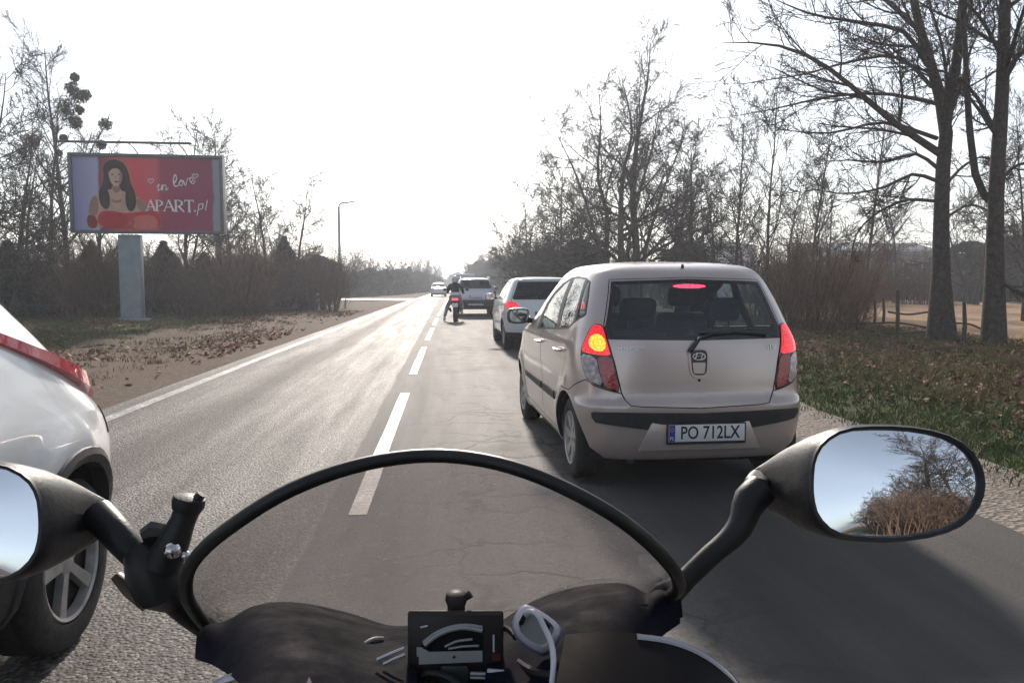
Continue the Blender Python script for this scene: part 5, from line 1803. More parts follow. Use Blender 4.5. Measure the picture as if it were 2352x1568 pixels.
# ================================================================ THE OTHER CARS
white = paint('white_paint', (0.72, 0.74, 0.76), metal=0.0, rough=0.30, dirt=0.22, coat=0.8)
white2 = paint('pearl_white_paint', (0.74, 0.75, 0.75), metal=0.05, rough=0.28, dirt=0.12, coat=0.9)
grey_silver = paint('cool_silver_paint', (0.52, 0.55, 0.57), metal=0.5, rough=0.36, dirt=0.25, coat=0.7)
lamp_lens('bright_red_lens', (0.72, 0.03, 0.05), 0.0, lo=0.6)
def plain_car(root, b, P, pm, glass=glass_priv, du=0.06, dv=0.05, spokes=5):
    """a car body with windows, lamps, bumper, wheels from a short list of measures"""
    rv = lambda pts: [b.rear(x, z) for x, z in pts]
    sv_ = lambda pts: [b.side(y, z) for y, z in pts]
    c = lambda z: (0.0, float(b.v_of_z(z)))
    w = P['win']                         # rear window: z0, z1, half width below / above
    win = [c(w[1])] + rv([(w[3], w[1]), (w[3] + (w[2] - w[3]) * .5, (w[0] + w[1]) / 2), (w[2], w[0] + 0.03), (w[2] - 0.03, w[0])]) + [c(w[0])]
    ing = [c(w[1] - 0.03)] + rv([(w[3] - 0.04, w[1] - 0.03), (w[2] - 0.05, w[0] + 0.05)]) + [c(w[0] + 0.03)]
    g0 = P['gate']                       # tailgate: bottom z, half width at bottom
    gl = [c(w[1] + 0.02)] + rv([(w[3] + 0.02, w[1] + 0.02), (w[2] + 0.02, w[0])]) + rv(P['gate_pts']) + [c(g0)]
    ba = P['band']                       # unpainted lower bumper: z
    band_ = [(0, float(b.v_of_z(ba))), (UA * 0.7, float(b.v_of_z(ba))), (UA, float(b.v_of_z(ba - 0.03))), (UB, float(b.v_of_z(P.get('sill', 0.3)))), (UC, float(b.v_of_z(0.35))), (UC, 0), (0, 0)]
    zc = P['axle_z']
    ws_ = [(UC, float(b.v_of_z(P['ws'][0]))), b.front(P['ws'][2], P['ws'][0]), b.front(P['ws'][3], P['ws'][1]), (UC, float(b.v_of_z(P['ws'][1])))]
    rg_ = [('tailgate', densify(gl, .06), pm, 0, 0.01, 'B'),
           ('rear_window_surround', densify(win, .06), gloss_black, 0.001, 0.01, 'B'),
           ('rear_window', densify(ing, .06), glass, 0, 0, 'B'),
           ('seam:gate', stroke(densify(gl, .05, False), 0.008), seam_black, -0.008, 0, 'B'),
           ('window_surround', densify(sv_(P['dlo']), .06), black_plastic, 0.0, 0.01, 'LR')]
    for i, q in enumerate(P['panes']):
        rg_.append(('side_window:%d' % i, densify(sv_(q), .06), glass_dark if i == 0 else glass, -0.002, 0, 'LR'))
    rg_.append(('windscreen', densify(ws_, .06), glass_dark, 0, 0, 'B'))
    for i, q in enumerate(P['doors']):
        rg_.append(('seam:door%d' % i, stroke(densify(sv_(q), .05, False), 0.008), seam_black, -0.008, 0, 'LR'))
    rg_.append(('lower_bumper', densify(band_, .08), black_plastic, 0.001, 0.01, 'B'))
    rg_.append(('tail_lamp', smooth_loop([(b.rear if k == 'r' else b.side)(x, z) for k, x, z in P['lamp']]), P.get('lampm', red_lens), 0.012, 0.03, 'LR'))
    for y0 in (0, P['wb']):
        rg_.append(('wheel_opening:%g' % y0, arch(b, y0, P['arch'], zc), None, 0, 0, 'LR'))
    rg_.append(('headlamp', smooth_loop([b.front(x, z) for x, z in P['head']]), clear_lens, 0.004, 0.02, 'LR'))
    md = shell(root, b, rg_, pm, du=du, dv=dv)
    for k_ in ('rear_window_surround', 'rear_window'):
        md[k_].parent = md['tailgate']
    for y0 in (0, P['wb']):
        wheel_well(root, b, y0, P['arch'] + 0.01, zc, P['hw'] - 0.01)
        if P.get('arch_trim'):
            arch_trim(root, b, y0, P['arch'], zc, black_plastic, w=P['arch_trim'], lift=0.022)
        for sx in (1, -1):
            wheel(root, sx * (P['hw'] - 0.125), y0, zc, 0.205, sx, spokes, 'alloy')
    L = float(b.ff(b.v_of_z(.5)) - b.fr(b.v_of_z(.5)))
    MB().box((0, float(b.fr(b.v_of_z(.5))) + L / 2, P['under']), (P['hw'] * 1.7, L * 0.86, 0.06)).build('underbody', dark_int, root)
    MB().box((0, P['wb'] / 2, P['under'] + 0.2), (P['hw'] * 1.7, P['wb'] + 0.5, 0.04)).build('cabin_floor', dark_int, root)
    seats(root, [(1.12, (-0.36, 0.36), P['under'] + 0.42, 0.55), (0.15, (-0.34, 0.34), P['under'] + 0.42, 0.50)], 0.5)
    for sx in (1, -1):
        ym, zm = P['mirror']
        p = b.pt(*b.side(ym, zm))
        o = MB()
        rows = []
        for t_, (a_, c_) in zip(np.linspace(0, 1, 5), [(0.11, 0.07), (0.125, 0.085), (0.12, 0.08), (0.09, 0.06), (0.03, 0.02)]):
            rows.append([(sx * (p[0] + 0.15 + a_ * math.cos(q) * (abs(math.cos(q)) ** 4 + abs(math.sin(q)) ** 4) ** -.25), ym + 0.13 * t_, zm + 0.04 + c_ * math.sin(q) * (abs(math.cos(q)) ** 4 + abs(math.sin(q)) ** 4) ** -.25) for q in np.linspace(0, 2 * math.pi, 13)[:-1]])
        o.grid(rows, closed=True)
        o.add(rows[-1], [tuple(range(12))])
        m_ = o.build('door_mirror', black_plastic, root)
        MB().add([(q[0], q[1] + .004, q[2]) for q in rows[0]], [tuple(range(12))]).build('mirror_glass', MATS['mirror_silvering'], m_, smooth=False)
        MB().tube([(sx * (p[0] - 0.02), ym + .06, zm), (sx * (p[0] + 0.06), ym + .06, zm + .01)], 0.03, 8).build('mirror_foot', black_plastic, m_)
        for yh in P['handles']:
            q = b.pt(*b.side(yh, P['hz']))
            MB().tube([(sx * (q[0] - .005), yh + .09, P['hz']), (sx * (q[0] + .03), yh + .06, P['hz']), (sx * (q[0] + .03), yh - .06, P['hz']), (sx * (q[0] - .005), yh - .09, P['hz'])], 0.014, 6).build('door_handle', pm, root)
    return md
def plate(root, y, z, w=0.5, txt=None):
    h_ = MB().box((0, y - 0.012, z), (w + 0.02, 0.012, 0.125)).build('number_plate', plate_white, root, bevel=0.003)
    MB().box((-w / 2 + 0.015, y - 0.0195, z), (0.04, 0.002, 0.10)).build('country_band', plate_blue, h_)
    return h_

# ---------------------------------------------------------------- white hatchback ahead of the silver one
gp = ground_pt(1158, 801)
WC = empty('white_hatchback', (gp[0] + 0.83, gp[1] + 0.05, 0), R(1.0), 'white five-door hatchback with its tail lamp showing, second in the queue', 'car')
wb_ = Body([(0.20, .74, -.50, 3.20), (0.26, .80, -.60, 3.35), (0.36, .845, -.655, 3.42), (0.50, .862, -.675, 3.44), (0.62, .866, -.68, 3.42), (0.70, .866, -.66, 3.40),
            (0.80, .864, -.635, 3.36), (0.92, .855, -.61, 3.15), (1.00, .838, -.58, 2.75), (1.06, .812, -.555, 2.42), (1.2, .758, -.48, 2.10), (1.34, .70, -.39, 1.78), (1.43, .655, -.31, 1.52),
            (1.475, .60, -.30, 1.32), (1.495, .52, -.22, 1.2), (1.51, .38, 0.0, 1.05), (1.518, .2, .25, .85), (1.52, .03, .45, .7)],
           Lr=0.5, Lf=0.85, n=4.0, taper=0.03, ymid=1.3,
           flare=lambda y, z: 0.02 * np.exp(-((np.hypot(y, z - 0.31) - 0.38) / 0.07) ** 2) + 0.02 * np.exp(-((np.hypot(y - 2.59, z - 0.31) - 0.38) / 0.07) ** 2) + 0.012 * np.exp(-((z - 0.95) / 0.04) ** 2))
plain_car(WC, wb_, dict(win=(1.05, 1.42, 0.70, 0.56), gate=0.62, gate_pts=[(0.70, 0.98), (0.58, 0.88), (0.56, 0.70), (0.50, 0.62)], band=0.38, axle_z=0.31, hw=0.866, wb=2.59, arch=0.365, under=0.24,
    ws=(1.07, 1.42, 0.66, 0.56), dlo=[(2.2, 1.02), (1.95, 1.2), (1.65, 1.35), (1.3, 1.43), (0.6, 1.435), (0.1, 1.40), (-0.05, 1.30), (0.0, 1.12), (0.3, 1.04)],
    panes=[[(2.1, 1.045), (1.9, 1.19), (1.62, 1.33), (1.3, 1.405), (1.12, 1.41), (1.10, 1.045)], [(1.04, 1.045), (1.06, 1.41), (0.6, 1.41), (0.34, 1.40), (0.3, 1.06)], [(0.25, 1.08), (0.28, 1.39), (0.1, 1.375), (-0.01, 1.29), (0.03, 1.15)]],
    doors=[[(2.22, 1.02), (2.24, .7), (2.15, .32), (1.1, .32), (1.07, .7), (1.07, 1.03)], [(1.06, 1.02), (1.06, .7), (1.09, .32), (0.5, .32), (0.42, .5), (0.2, .72), (0.12, 1.05)]],
    lamp=[('s', -0.22, 0.99), ('r', 0.66, 1.02), ('r', 0.58, 0.92), ('r', 0.55, 0.80), ('r', 0.66, 0.78), ('r', 0.80, 0.86), ('s', -0.28, 0.92)], head=[(0.5, 0.75), (0.5, 0.62), (0.78, 0.7), (0.8, 0.85)],
    lampm=red_lit, mirror=(2.0, 1.03), handles=(1.3, 0.42), hz=0.92), white)
plate(WC, float(wb_.fr(wb_.v_of_z(.76))) - 0.012, 0.76)

# ---------------------------------------------------------------- silver off-road wagon third in the queue
gp = ground_pt(1086, 727)
DV = empty('silver_suv', (gp[0] + 0.12, gp[1] + 0.75, 0), R(0.5), 'silver off-road wagon with roof rails ahead of the motorcyclist', 'car')
db = Body([(0.30, .78, -.62, 3.2), (0.38, .85, -.72, 3.38), (0.50, .885, -.75, 3.48), (0.66, .90, -.76, 3.5), (0.70, .902, -.75, 3.5), (0.78, .905, -.70, 3.48), (0.95, .905, -.68, 3.40), (1.05, .89, -.66, 3.2), (1.12, .865, -.64, 2.6), (1.2, .83, -.615, 2.3),
           (1.35, .76, -.55, 2.0), (1.48, .70, -.47, 1.72), (1.555, .645, -.42, 1.5), (1.585, .58, -.38, 1.35), (1.605, .45, -.15, 1.1), (1.615, .25, .2, .9), (1.62, .03, .45, .7)],
          Lr=0.5, Lf=0.85, n=4.2, taper=0.025, ymid=1.3,
          flare=lambda y, z: 0.03 * np.exp(-((np.hypot(y, z - 0.34) - 0.42) / 0.08) ** 2) + 0.03 * np.exp(-((np.hypot(y - 2.67, z - 0.34) - 0.42) / 0.08) ** 2))
dv_ = plain_car(DV, db, dict(win=(1.18, 1.52, 0.68, 0.56), gate=0.70, gate_pts=[(0.66, 1.08), (0.62, 0.9), (0.58, 0.70)], band=0.70, axle_z=0.345, hw=0.905, wb=2.67, arch=0.41, under=0.34,
    ws=(1.16, 1.52, 0.70, 0.60), dlo=[(2.2, 1.13), (1.95, 1.3), (1.65, 1.46), (1.3, 1.53), (0.4, 1.53), (0.0, 1.50), (-0.25, 1.38), (-0.2, 1.22), (0.2, 1.13)],
    panes=[[(2.1, 1.155), (1.9, 1.29), (1.62, 1.43), (1.3, 1.50), (1.12, 1.505), (1.10, 1.155)], [(1.04, 1.155), (1.06, 1.505), (0.4, 1.50), (0.22, 1.49), (0.2, 1.16)], [(0.15, 1.17), (0.16, 1.485), (0.0, 1.475), (-0.21, 1.37), (-0.17, 1.24)]],
    doors=[[(2.22, 1.13), (2.24, .8), (2.15, .45), (1.1, .45), (1.07, .8), (1.07, 1.13)], [(1.06, 1.13), (1.06, .8), (1.09, .45), (0.55, .45), (0.42, .65), (0.2, .85), (0.1, 1.14)]],
    lamp=[('r', 0.86, 1.10), ('r', 0.72, 1.06), ('r', 0.70, 0.86), ('r', 0.86, 0.84), ('s', -0.45, 0.88), ('s', -0.42, 1.05)], head=[(0.5, 0.95), (0.5, 0.78), (0.78, 0.8), (0.82, 1.0)],
    lampm=red_lens, mirror=(2.0, 1.13), handles=(1.3, 0.36), hz=1.02), grey_silver)
for sx in (1, -1):
    MB().tube([(sx * 0.60, -0.25, 1.585), (sx * 0.60, -0.1, 1.655), (sx * 0.60, 1.1, 1.665), (sx * 0.60, 1.25, 1.59)], 0.016, 8).build('roof_rail', chrome, DV)
MB().box((0, -0.785, 0.50), (0.66, 0.03, 0.055)).build('skid_plate', chrome, DV, bevel=0.008)
plate(DV, -0.715, 0.86)

# ---------------------------------------------------------------- white car coming the other way, far off
gp = ground_pt(1014, 681)
FC = empty('oncoming_white_car', (gp[0] - 0.35, gp[1] + 2.6, 0), R(181), 'small white car coming the other way in the distance', 'car')
for o_ in WC.children:
    copy_tree(o_, FC)

# ---------------------------------------------------------------- box lorry further up the queue
LT = empty('box_lorry', tuple(at_y(1069, 652, 95) * np.array([1, 1, 0])), R(-1), 'pale box lorry rising over the silver off-road wagon', 'lorry')
MB().box((0, 2.6, 1.70), (2.3, 5.2, 1.85)).build('cargo_box', basic('lorry_box_grey', (0.50, 0.53, 0.55), 0.5, scale=1.5), LT, bevel=0.03)
MB().box((0, 6.2, 1.45), (2.15, 1.7, 1.9)).build('cab', white, LT, bevel=0.15)
for sx in (-1, 1):
    MB().box((sx * 0.55, -0.02, 1.70), (1.06, 0.03, 1.7)).build('rear_door', basic('lorry_door', (0.42, 0.45, 0.47), 0.5), LT, bevel=0.01)
    for y in (0.9, 6.2):
        wheel(LT, sx * 0.95, y, 0.42, 0.26, sx, 6, 'cover')
    MB().box((sx * 0.9, -0.05, 0.66), (0.3, 0.06, 0.14)).build('tail_lamp', red_lens, LT)
MB().box((0, 3.2, 0.65), (1.0, 6.2, 0.22)).build('chassis', rim_dark, LT)

# ---------------------------------------------------------------- white crossover passing on the left
CX = empty('white_crossover', (-2.25, 2.93, 0), R(180.5), 'white crossover driving past the other way, cropped by the picture edge', 'car')
CX.scale = (0.96, 0.96, 0.955)
cb = Body([(0.26, .78, -.60, 3.1), (0.34, .84, -.70, 3.28), (0.48, .875, -.745, 3.4), (0.62, .89, -.77, 3.45), (0.74, .897, -.765, 3.47), (0.82, .895, -.735, 3.46), (0.89, .888, -.685, 3.42), (0.95, .872, -.62, 3.36),
           (1.01, .85, -.56, 3.05), (1.08, .822, -.51, 2.6), (1.18, .782, -.43, 2.3), (1.3, .72, -.33, 2.0), (1.42, .655, -.22, 1.72), (1.49, .60, -.10, 1.5),
           (1.525, .54, .0, 1.35), (1.55, .42, .2, 1.15), (1.56, .25, .35, .95), (1.565, .03, .5, .7)],
          Lr=0.62, Lf=0.9, n=3.0, taper=0.03, ymid=1.3,
          flare=lambda y, z: 0.035 * np.exp(-((np.hypot(y, z - 0.34) - 0.46) / 0.10) ** 2) + 0.03 * np.exp(-((np.hypot(y - 2.64, z - 0.34) - 0.46) / 0.10) ** 2))
cxm = plain_car(CX, cb, dict(win=(1.14, 1.47, 0.62, 0.50), gate=0.70, gate_pts=[(0.62, 1.02), (0.58, 0.9), (0.52, 0.70)], band=0.52, sill=0.42, axle_z=0.335, hw=0.897, wb=2.64, arch=0.40, arch_trim=0.055, under=0.3,
    ws=(1.12, 1.48, 0.68, 0.56), dlo=[(2.2, 1.08), (1.95, 1.25), (1.65, 1.40), (1.3, 1.47), (0.6, 1.46), (0.28, 1.40), (0.14, 1.32), (0.4, 1.16), (0.7, 1.10)],
    panes=[[(2.1, 1.10), (1.9, 1.24), (1.62, 1.37), (1.3, 1.44), (1.12, 1.445), (1.10, 1.105)], [(1.04, 1.11), (1.06, 1.44), (0.6, 1.43), (0.3, 1.385), (0.19, 1.32), (0.42, 1.18), (0.7, 1.12)]],
    doors=[[(2.22, 1.08), (2.24, .8), (2.15, .42), (1.1, .42), (1.07, .8), (1.07, 1.09)], [(1.06, 1.08), (1.06, .8), (1.09, .42), (0.66, .42), (0.64, .6), (0.66, .80), (0.70, 1.09)]],
    lamp=[('s', -0.22, 1.05), ('r', 0.66, 1.07), ('r', 0.46, 1.06), ('r', 0.46, 0.96), ('r', 0.74, 0.95), ('s', -0.36, 0.97)], head=[(0.5, 0.92), (0.5, 0.80), (0.78, 0.82), (0.82, 0.96)],
    lampm=MATS['bright_red_lens'], mirror=(1.95, 1.1), handles=(1.3,), hz=0.98), white2, du=0.045, dv=0.04, spokes=5)
# lamp blade that stands proud of the rear corner, bumper joint
for sx in (1, -1):
    top, bot = [], []
    for t in np.linspace(0, 1, 12):
        yy = 0.66 - 1.16 * t
        u, v = cb.side(yy, 1.41 - 0.455 * t)
        p = cb.pt(u, v)
        k = 0.008 + 0.05 * t ** 2
        top.append([(sx * (p[0] - 0.03), p[1] - k * 0.3, p[2] + 0.012 + 0.012 * t), (sx * (p[0] + k), p[1] - k, p[2] + 0.014 + 0.012 * t), (sx * (p[0] + k + 0.012), p[1] - k, p[2] - 0.008 - 0.040 * t), (sx * (p[0] - 0.03), p[1] - k * 0.3, p[2] - 0.016 - 0.06 * t)])
    MB().grid(top).build('tail_lamp_blade', MATS['bright_red_lens'], CX)
    pts = [cb.pt(*cb.side(-0.40, z)) for z in np.linspace(0.90, 0.78, 6)]
    MB().tube([(sx * (p[0] + 0.001), p[1], p[2]) for p in pts], 0.004, 5).build('panel_joint', seam_black, CX)
# ================================================================ BILLBOARD AND STREET FURNITURE
frame_m = basic('billboard_frame', (0.09, 0.105, 0.12), 0.5, var=0.2, scale=4)
post_m = basic('billboard_post', (0.24, 0.28, 0.31), 0.55, var=0.15, scale=3, bmp=0.1)
BY = 30.0
b0 = at_y(300, 652, BY)
BB = empty('billboard', (b0[0], BY, -0.03), R(3), 'tall roadside billboard with a red jewellery advert on one thick grey post', 'billboard')
S_ = BY / 1750.0 * 0.962
def bx(px):                 # panel coordinates: metres right of the post
    return (px - 302) * S_
def bz_(py):
    return EYE[2] + (652 - py) * S_ + 0.03
MB().box((bx(302), 0.15, bz_(540) / 2), ((330 - 275) * S_ * 0.84, 0.42, bz_(540))).build('post', post_m, BB, bevel=0.02)
MB().box((bx(302), 0.15, 0.04), (1.25, 0.85, 0.08)).build('post_foot', post_m, BB, bevel=0.01)
x0, x1, z0, z1 = bx(183), bx(514), bz_(538), bz_(360)
MB().box(((x0 + x1) / 2, 0.12, (z0 + z1) / 2), (x1 - x0 - 0.04, 0.50, z1 - z0 - 0.04)).build('light_box', frame_m, BB, bevel=0.02)
for nm, c, d in (('frame_bar', ((x0 + x1) / 2, -0.16, z1 - 0.06), (x1 - x0, 0.14, 0.12)), ('frame_bar', ((x0 + x1) / 2, -0.16, z0 + 0.06), (x1 - x0, 0.14, 0.12)),
                 ('frame_bar', (x0 + 0.06, -0.16, (z0 + z1) / 2), (0.12, 0.137, z1 - z0 - 0.24)), ('frame_bar', (x1 - 0.06, -0.16, (z0 + z1) / 2), (0.12, 0.137, z1 - z0 - 0.24))):
    MB().box(c, d).build(nm, frame_m, BB, bevel=0.01)
# lamp bar over the top edge
MB().tube([(bx(178), -0.75, bz_(342)), (bx(456), -0.75, bz_(340))], 0.045, 8).build('lamp_bar', frame_m, BB)
for px in (217, 330, 436):
    MB().tube([(bx(px), 0.0, z1 - 0.02), (bx(px - 4), -0.35, bz_(347)), (bx(px - 8), -0.75, bz_(341))], 0.025, 6).build('lamp_bracket', frame_m, BB)
# ---- the poster: flat print
m, nt, p = _nt('poster_ground')
co = objco(nt)
sep = N(nt, 'ShaderNodeSeparateXYZ')
nt.links.new(co, sep.inputs[0])
mr = N(nt, 'ShaderNodeMapRange')
mr.inputs['From Min'].default_value = bx(190)
mr.inputs['From Max'].default_value = bx(505)
nt.links.new(sep.outputs['X'], mr.inputs['Value'])
wv = math_n(nt, 'ADD', mr.outputs[0], math_n(nt, 'MULTIPLY', math_n(nt, 'SUBTRACT', noise(nt, 0.7, 3, 0.5, co), 0.5), 0.05))
cc = ramp(nt, wv, [(0.0, (0.26, 0.26, 0.48)), (0.165, (0.45, 0.44, 0.62)), (0.18, (0.24, 0.07, 0.08)), (0.34, (0.66, 0.12, 0.14)), (0.42, (0.78, 0.08, 0.10)), (0.56, (0.68, 0.11, 0.15)), (0.60, (0.38, 0.065, 0.12)), (0.95, (0.28, 0.055, 0.11)), (0.965, (0.30, 0.33, 0.36))])
nt.links.new(cc, p.inputs['Base Color'])
p.inputs['Roughness'].default_value = 0.9
p.inputs['Specular IOR Level'].default_value = 0.05
px0, px1, pz0, pz1 = x0 + 0.12, x1 - 0.12, z0 + 0.12, z1 - 0.12
PO = MB().box(((px0 + px1) / 2, -0.135, (pz0 + pz1) / 2), (px1 - px0, 0.02, pz1 - pz0)).build('poster', m, BB, smooth=False)
def zz(x, y):               # places measured on the enlarged poster
    return (bx(0.4214 * x), bz_(94.08 + 0.4200 * y))
LAY = [0]
def printed(name, pts, col, rounds=True, mat=None):
    LAY[0] += 1
    P = [zz(*q) for q in pts]
    if rounds:
        P = smooth_loop(smooth_loop(P))
    P = [(min(max(x, px0 + 0.01), px1 - 0.01), min(max(z, pz0 + 0.01), pz1 - 0.01)) for x, z in P]
    y = -0.1465 - 0.0007 * LAY[0]
    o = MB()
    o.add([(x, y, z) for x, z in P], [tuple(range(len(P)))])
    return o.build(name, mat or basic('print_%s_%d' % (name, LAY[0]), col, 0.9, var=0.1, scale=3, spec=0.05), PO, smooth=False)
# woman with long dark hair in a red strapless dress, holding a red box
printed('printed_hair', [(610, 760), (605, 700), (630, 672), (668, 662), (712, 680), (735, 730), (742, 790), (762, 830), (765, 900), (740, 945), (705, 930), (690, 850), (640, 850), (640, 910), (615, 935), (585, 900), (580, 840), (600, 800)], (0.028, 0.018, 0.017))
printed('printed_shoulders', [(525, 1025), (520, 960), (545, 870), (590, 835), (640, 822), (690, 822), (740, 850), (790, 870), (830, 910), (850, 960), (800, 1000), (600, 1025)], (0.55, 0.34, 0.27))
printed('printed_neck', [(645, 800), (690, 800), (700, 870), (680, 930), (655, 930), (640, 870)], (0.60, 0.38, 0.30))
printed('printed_face', [(632, 735), (645, 705), (672, 698), (698, 712), (705, 750), (695, 790), (670, 818), (648, 795), (636, 765)], (0.62, 0.40, 0.32))
printed('printed_fringe', [(625, 745), (628, 700), (655, 682), (690, 690), (712, 725), (708, 752), (690, 716), (662, 708), (642, 722)], (0.028, 0.018, 0.017))
printed('printed_lips', [(656, 780), (672, 776), (688, 780), (672, 790)], (0.36, 0.05, 0.06))
for ex in (654, 686):
    printed('printed_eye', [(ex - 9, 744), (ex, 739), (ex + 9, 744), (ex, 748)], (0.05, 0.03, 0.03))
printed('printed_lock', [(735, 780), (765, 835), (770, 905), (745, 945), (718, 925), (712, 860), (722, 815)], (0.03, 0.02, 0.018))
printed('printed_lock', [(600, 800), (632, 830), (638, 905), (615, 935), (585, 905), (578, 845)], (0.03, 0.02, 0.018))
printed('printed_dress', [(560, 1032), (575, 940), (640, 935), (700, 948), (760, 945), (860, 925), (890, 970), (885, 1032)], (0.58, 0.03, 0.045))
printed('printed_sleeve', [(518, 1030), (515, 960), (560, 955), (572, 1030)], (0.24, 0.03, 0.035))
printed('printed_gift_box', [(720, 1032), (735, 970), (840, 950), (880, 985), (870, 1032)], (0.68, 0.16, 0.14))
printed('printed_box_top', [(570, 1030), (580, 950), (720, 945), (722, 1030)], (0.45, 0.022, 0.035))
printed('printed_arm', [(540, 875), (565, 850), (578, 900), (572, 960), (530, 965), (525, 930)], (0.33, 0.19, 0.15))
printed('printed_arm', [(770, 865), (800, 880), (835, 920), (820, 945), (780, 930), (768, 900)], (0.36, 0.21, 0.165))
printed('printed_cheek_shade', [(690, 715), (704, 740), (700, 780), (680, 808), (684, 770), (690, 745)], (0.34, 0.20, 0.155))
printed('printed_neck_shade', [(648, 806), (692, 806), (688, 832), (668, 842), (652, 830)], (0.31, 0.18, 0.14))
printed('printed_nose', [(668, 745), (674, 765), (666, 768)], (0.36, 0.215, 0.17))
for i_, (xa, ya, xb, yb) in enumerate([(622, 720, 600, 860), (632, 700, 612, 830), (712, 700, 738, 840), (722, 740, 752, 900), (700, 686, 726, 780), (604, 840, 606, 915), (735, 860, 742, 930)]):
    printed('printed_hair_strand', [(xa - 3, ya), (xa + 3, ya), (xb + 4, yb), (xb - 2, yb)], (0.05, 0.03, 0.026))
printed('printed_collar_shade', [(640, 872), (668, 884), (700, 872), (690, 890), (668, 896), (648, 890)], (0.33, 0.195, 0.15))
printed('printed_box_shade', [(728, 1030), (738, 975), (760, 972), (750, 1030)], (0.44, 0.09, 0.08))
# lettering: built stroke by stroke (thick and thin, with serifs)
ink_w = basic('print_white', (0.85, 0.78, 0.80), 0.8, var=0.05)
def strokes(name, segs, y=-0.178):
    o = MB()
    for k, (xa, ya, xb, yb, wa, wb) in enumerate(segs):
        a, b = np.array(zz(xa, ya)), np.array(zz(xb, yb))
        d = (b - a) / (np.linalg.norm(b - a) + 1e-9)
        nn = np.array([-d[1], d[0]])
        q = [a + nn * wa, b + nn * wb, b - nn * wb, a - nn * wa]
        o.add([(x, y - 0.0006 * k, z) for x, z in q], [(0, 1, 2, 3)])
    return o.build(name, ink_w, PO, smooth=False)
TH_, TN = 0.036, 0.015
def letter_A(x, y, w, h):
    return [(x + w * .5, y, x + w * .06, y + h, TN, TN), (x + w * .48, y, x + w * .95, y + h, TH_, TH_), (x + w * .22, y + h * .66, x + w * .75, y + h * .66, TN, TN), (x - w * .08, y + h, x + w * .22, y + h, TN, TN), (x + w * .78, y + h, x + w * 1.08, y + h, TN, TN)]
def letter_P(x, y, w, h, leg=False):
    s_ = [(x + w * .2, y, x + w * .2, y + h, TH_, TH_), (x, y + h, x + w * .42, y + h, TN, TN), (x, y, x + w * .6, y, TN, TN), (x + w * .55, y, x + w * .88, y + h * .14, TN, TH_ * .8), (x + w * .88, y + h * .12, x + w * .88, y + h * .40, TH_, TH_), (x + w * .88, y + h * .38, x + w * .5, y + h * .54, TH_ * .8, TN), (x + w * .55, y + h * .54, x + w * .2, y + h * .52, TN, TN)]
    if leg:
        s_ += [(x + w * .5, y + h * .52, x + w * 1.12, y + h * 1.05, TH_, TH_ * .7)]
    return s_
def letter_T(x, y, w, h):
    return [(x + w * .5, y, x + w * .5, y + h, TH_, TH_), (x - w * .05, y, x + w * 1.05, y, TN * 1.3, TN * 1.3), (x, y, x - w * .06, y + h * .2, TN, TN * .5), (x + w, y, x + w * 1.06, y + h * .2, TN, TN * .5), (x + w * .3, y + h, x + w * .7, y + h, TN, TN)]
strokes('printed_letter', letter_A(818, 875, 48, 58))
strokes('printed_letter', letter_P(866, 878, 40, 56))
strokes('printed_letter', letter_A(908, 874, 54, 60))
strokes('printed_letter', letter_P(962, 876, 46, 60, True))
strokes('printed_letter', letter_T(1018, 876, 44, 62))
strokes('printed_full_stop', [(1066, 932, 1074, 932, .03, .03)])
strokes('printed_letter', [(1092, 892, 1080, 958, .018, .014), (1092, 896, 1112, 892, .012, .02), (1112, 892, 1110, 918, .02, .018), (1110, 918, 1088, 926, .016, .010)])
strokes('printed_letter', [(1136, 872, 1124, 926, .018, .014), (1124, 926, 1130, 928, .014, .010)])
def script(name, pts, w=0.016):
    P = resample(np.array([zz(*q) for q in pts]), 26)
    MB().tube([(x, -0.176, z) for x, z in P], w, 4, flat=0.3, updir=(0, 1, 0)).build(name, ink_w, PO, smooth=False)
script('printed_script_letter', [(876, 806), (888, 792), (884, 826), (896, 818)])
script('printed_script_letter', [(898, 820), (904, 792), (904, 826), (916, 794), (924, 800), (922, 824), (936, 812)])
script('printed_script_letter', [(962, 790), (980, 760), (972, 738), (964, 760), (974, 802), (988, 796)], 0.022)
script('printed_script_letter', [(990, 790), (1002, 766), (1012, 782), (1000, 798), (990, 786), (1012, 770)])
script('printed_script_letter', [(1014, 768), (1024, 796), (1042, 758), (1050, 760)])
script('printed_script_letter', [(1050, 780), (1066, 762), (1054, 752), (1050, 776), (1064, 786), (1076, 768)])
for cx0, cy0 in ((848, 776), (1076, 746)):
    script('printed_heart', [(cx0, cy0 + 12), (cx0 - 15, cy0 - 6), (cx0 - 8, cy0 - 14), (cx0, cy0 - 6), (cx0 + 8, cy0 - 14), (cx0 + 15, cy0 - 6), (cx0, cy0 + 12)], 0.013)

# ---------------------------------------------------------------- street lamp
SLY = 72.0
s0 = at_y(781, 652, SLY)
SL = empty('street_lamp', (s0[0], SLY, -0.05), 0, 'slim grey street lamp with one short arm beyond the billboard', 'street lamp')
k_ = SLY / 1750
hz = at_y(781, 476, SLY)[2] + 0.05
MB().tube([(0, 0, 0), (0, 0, 1.2), (0, 0, hz)], [0.18, 0.15, 0.11], 10).build('pole', post_m, SL)
MB().tube([(0, 0, hz - 0.05), (0.06, 0, hz + 0.22), (0.3, 0, hz + 0.38), (0.95, 0, hz + 0.45)], 0.075, 8).build('arm', post_m, SL)
MB().tube([(0.8, 0, hz + 0.42), (1.0, 0, hz + 0.47), (1.35, 0, hz + 0.50), (1.6, 0, hz + 0.48)], [0.06, 0.12, 0.12, 0.05], 10, flat=0.5).build('lamp_head', basic('lamp_head_grey', (0.13, 0.13, 0.13), 0.5), SL)

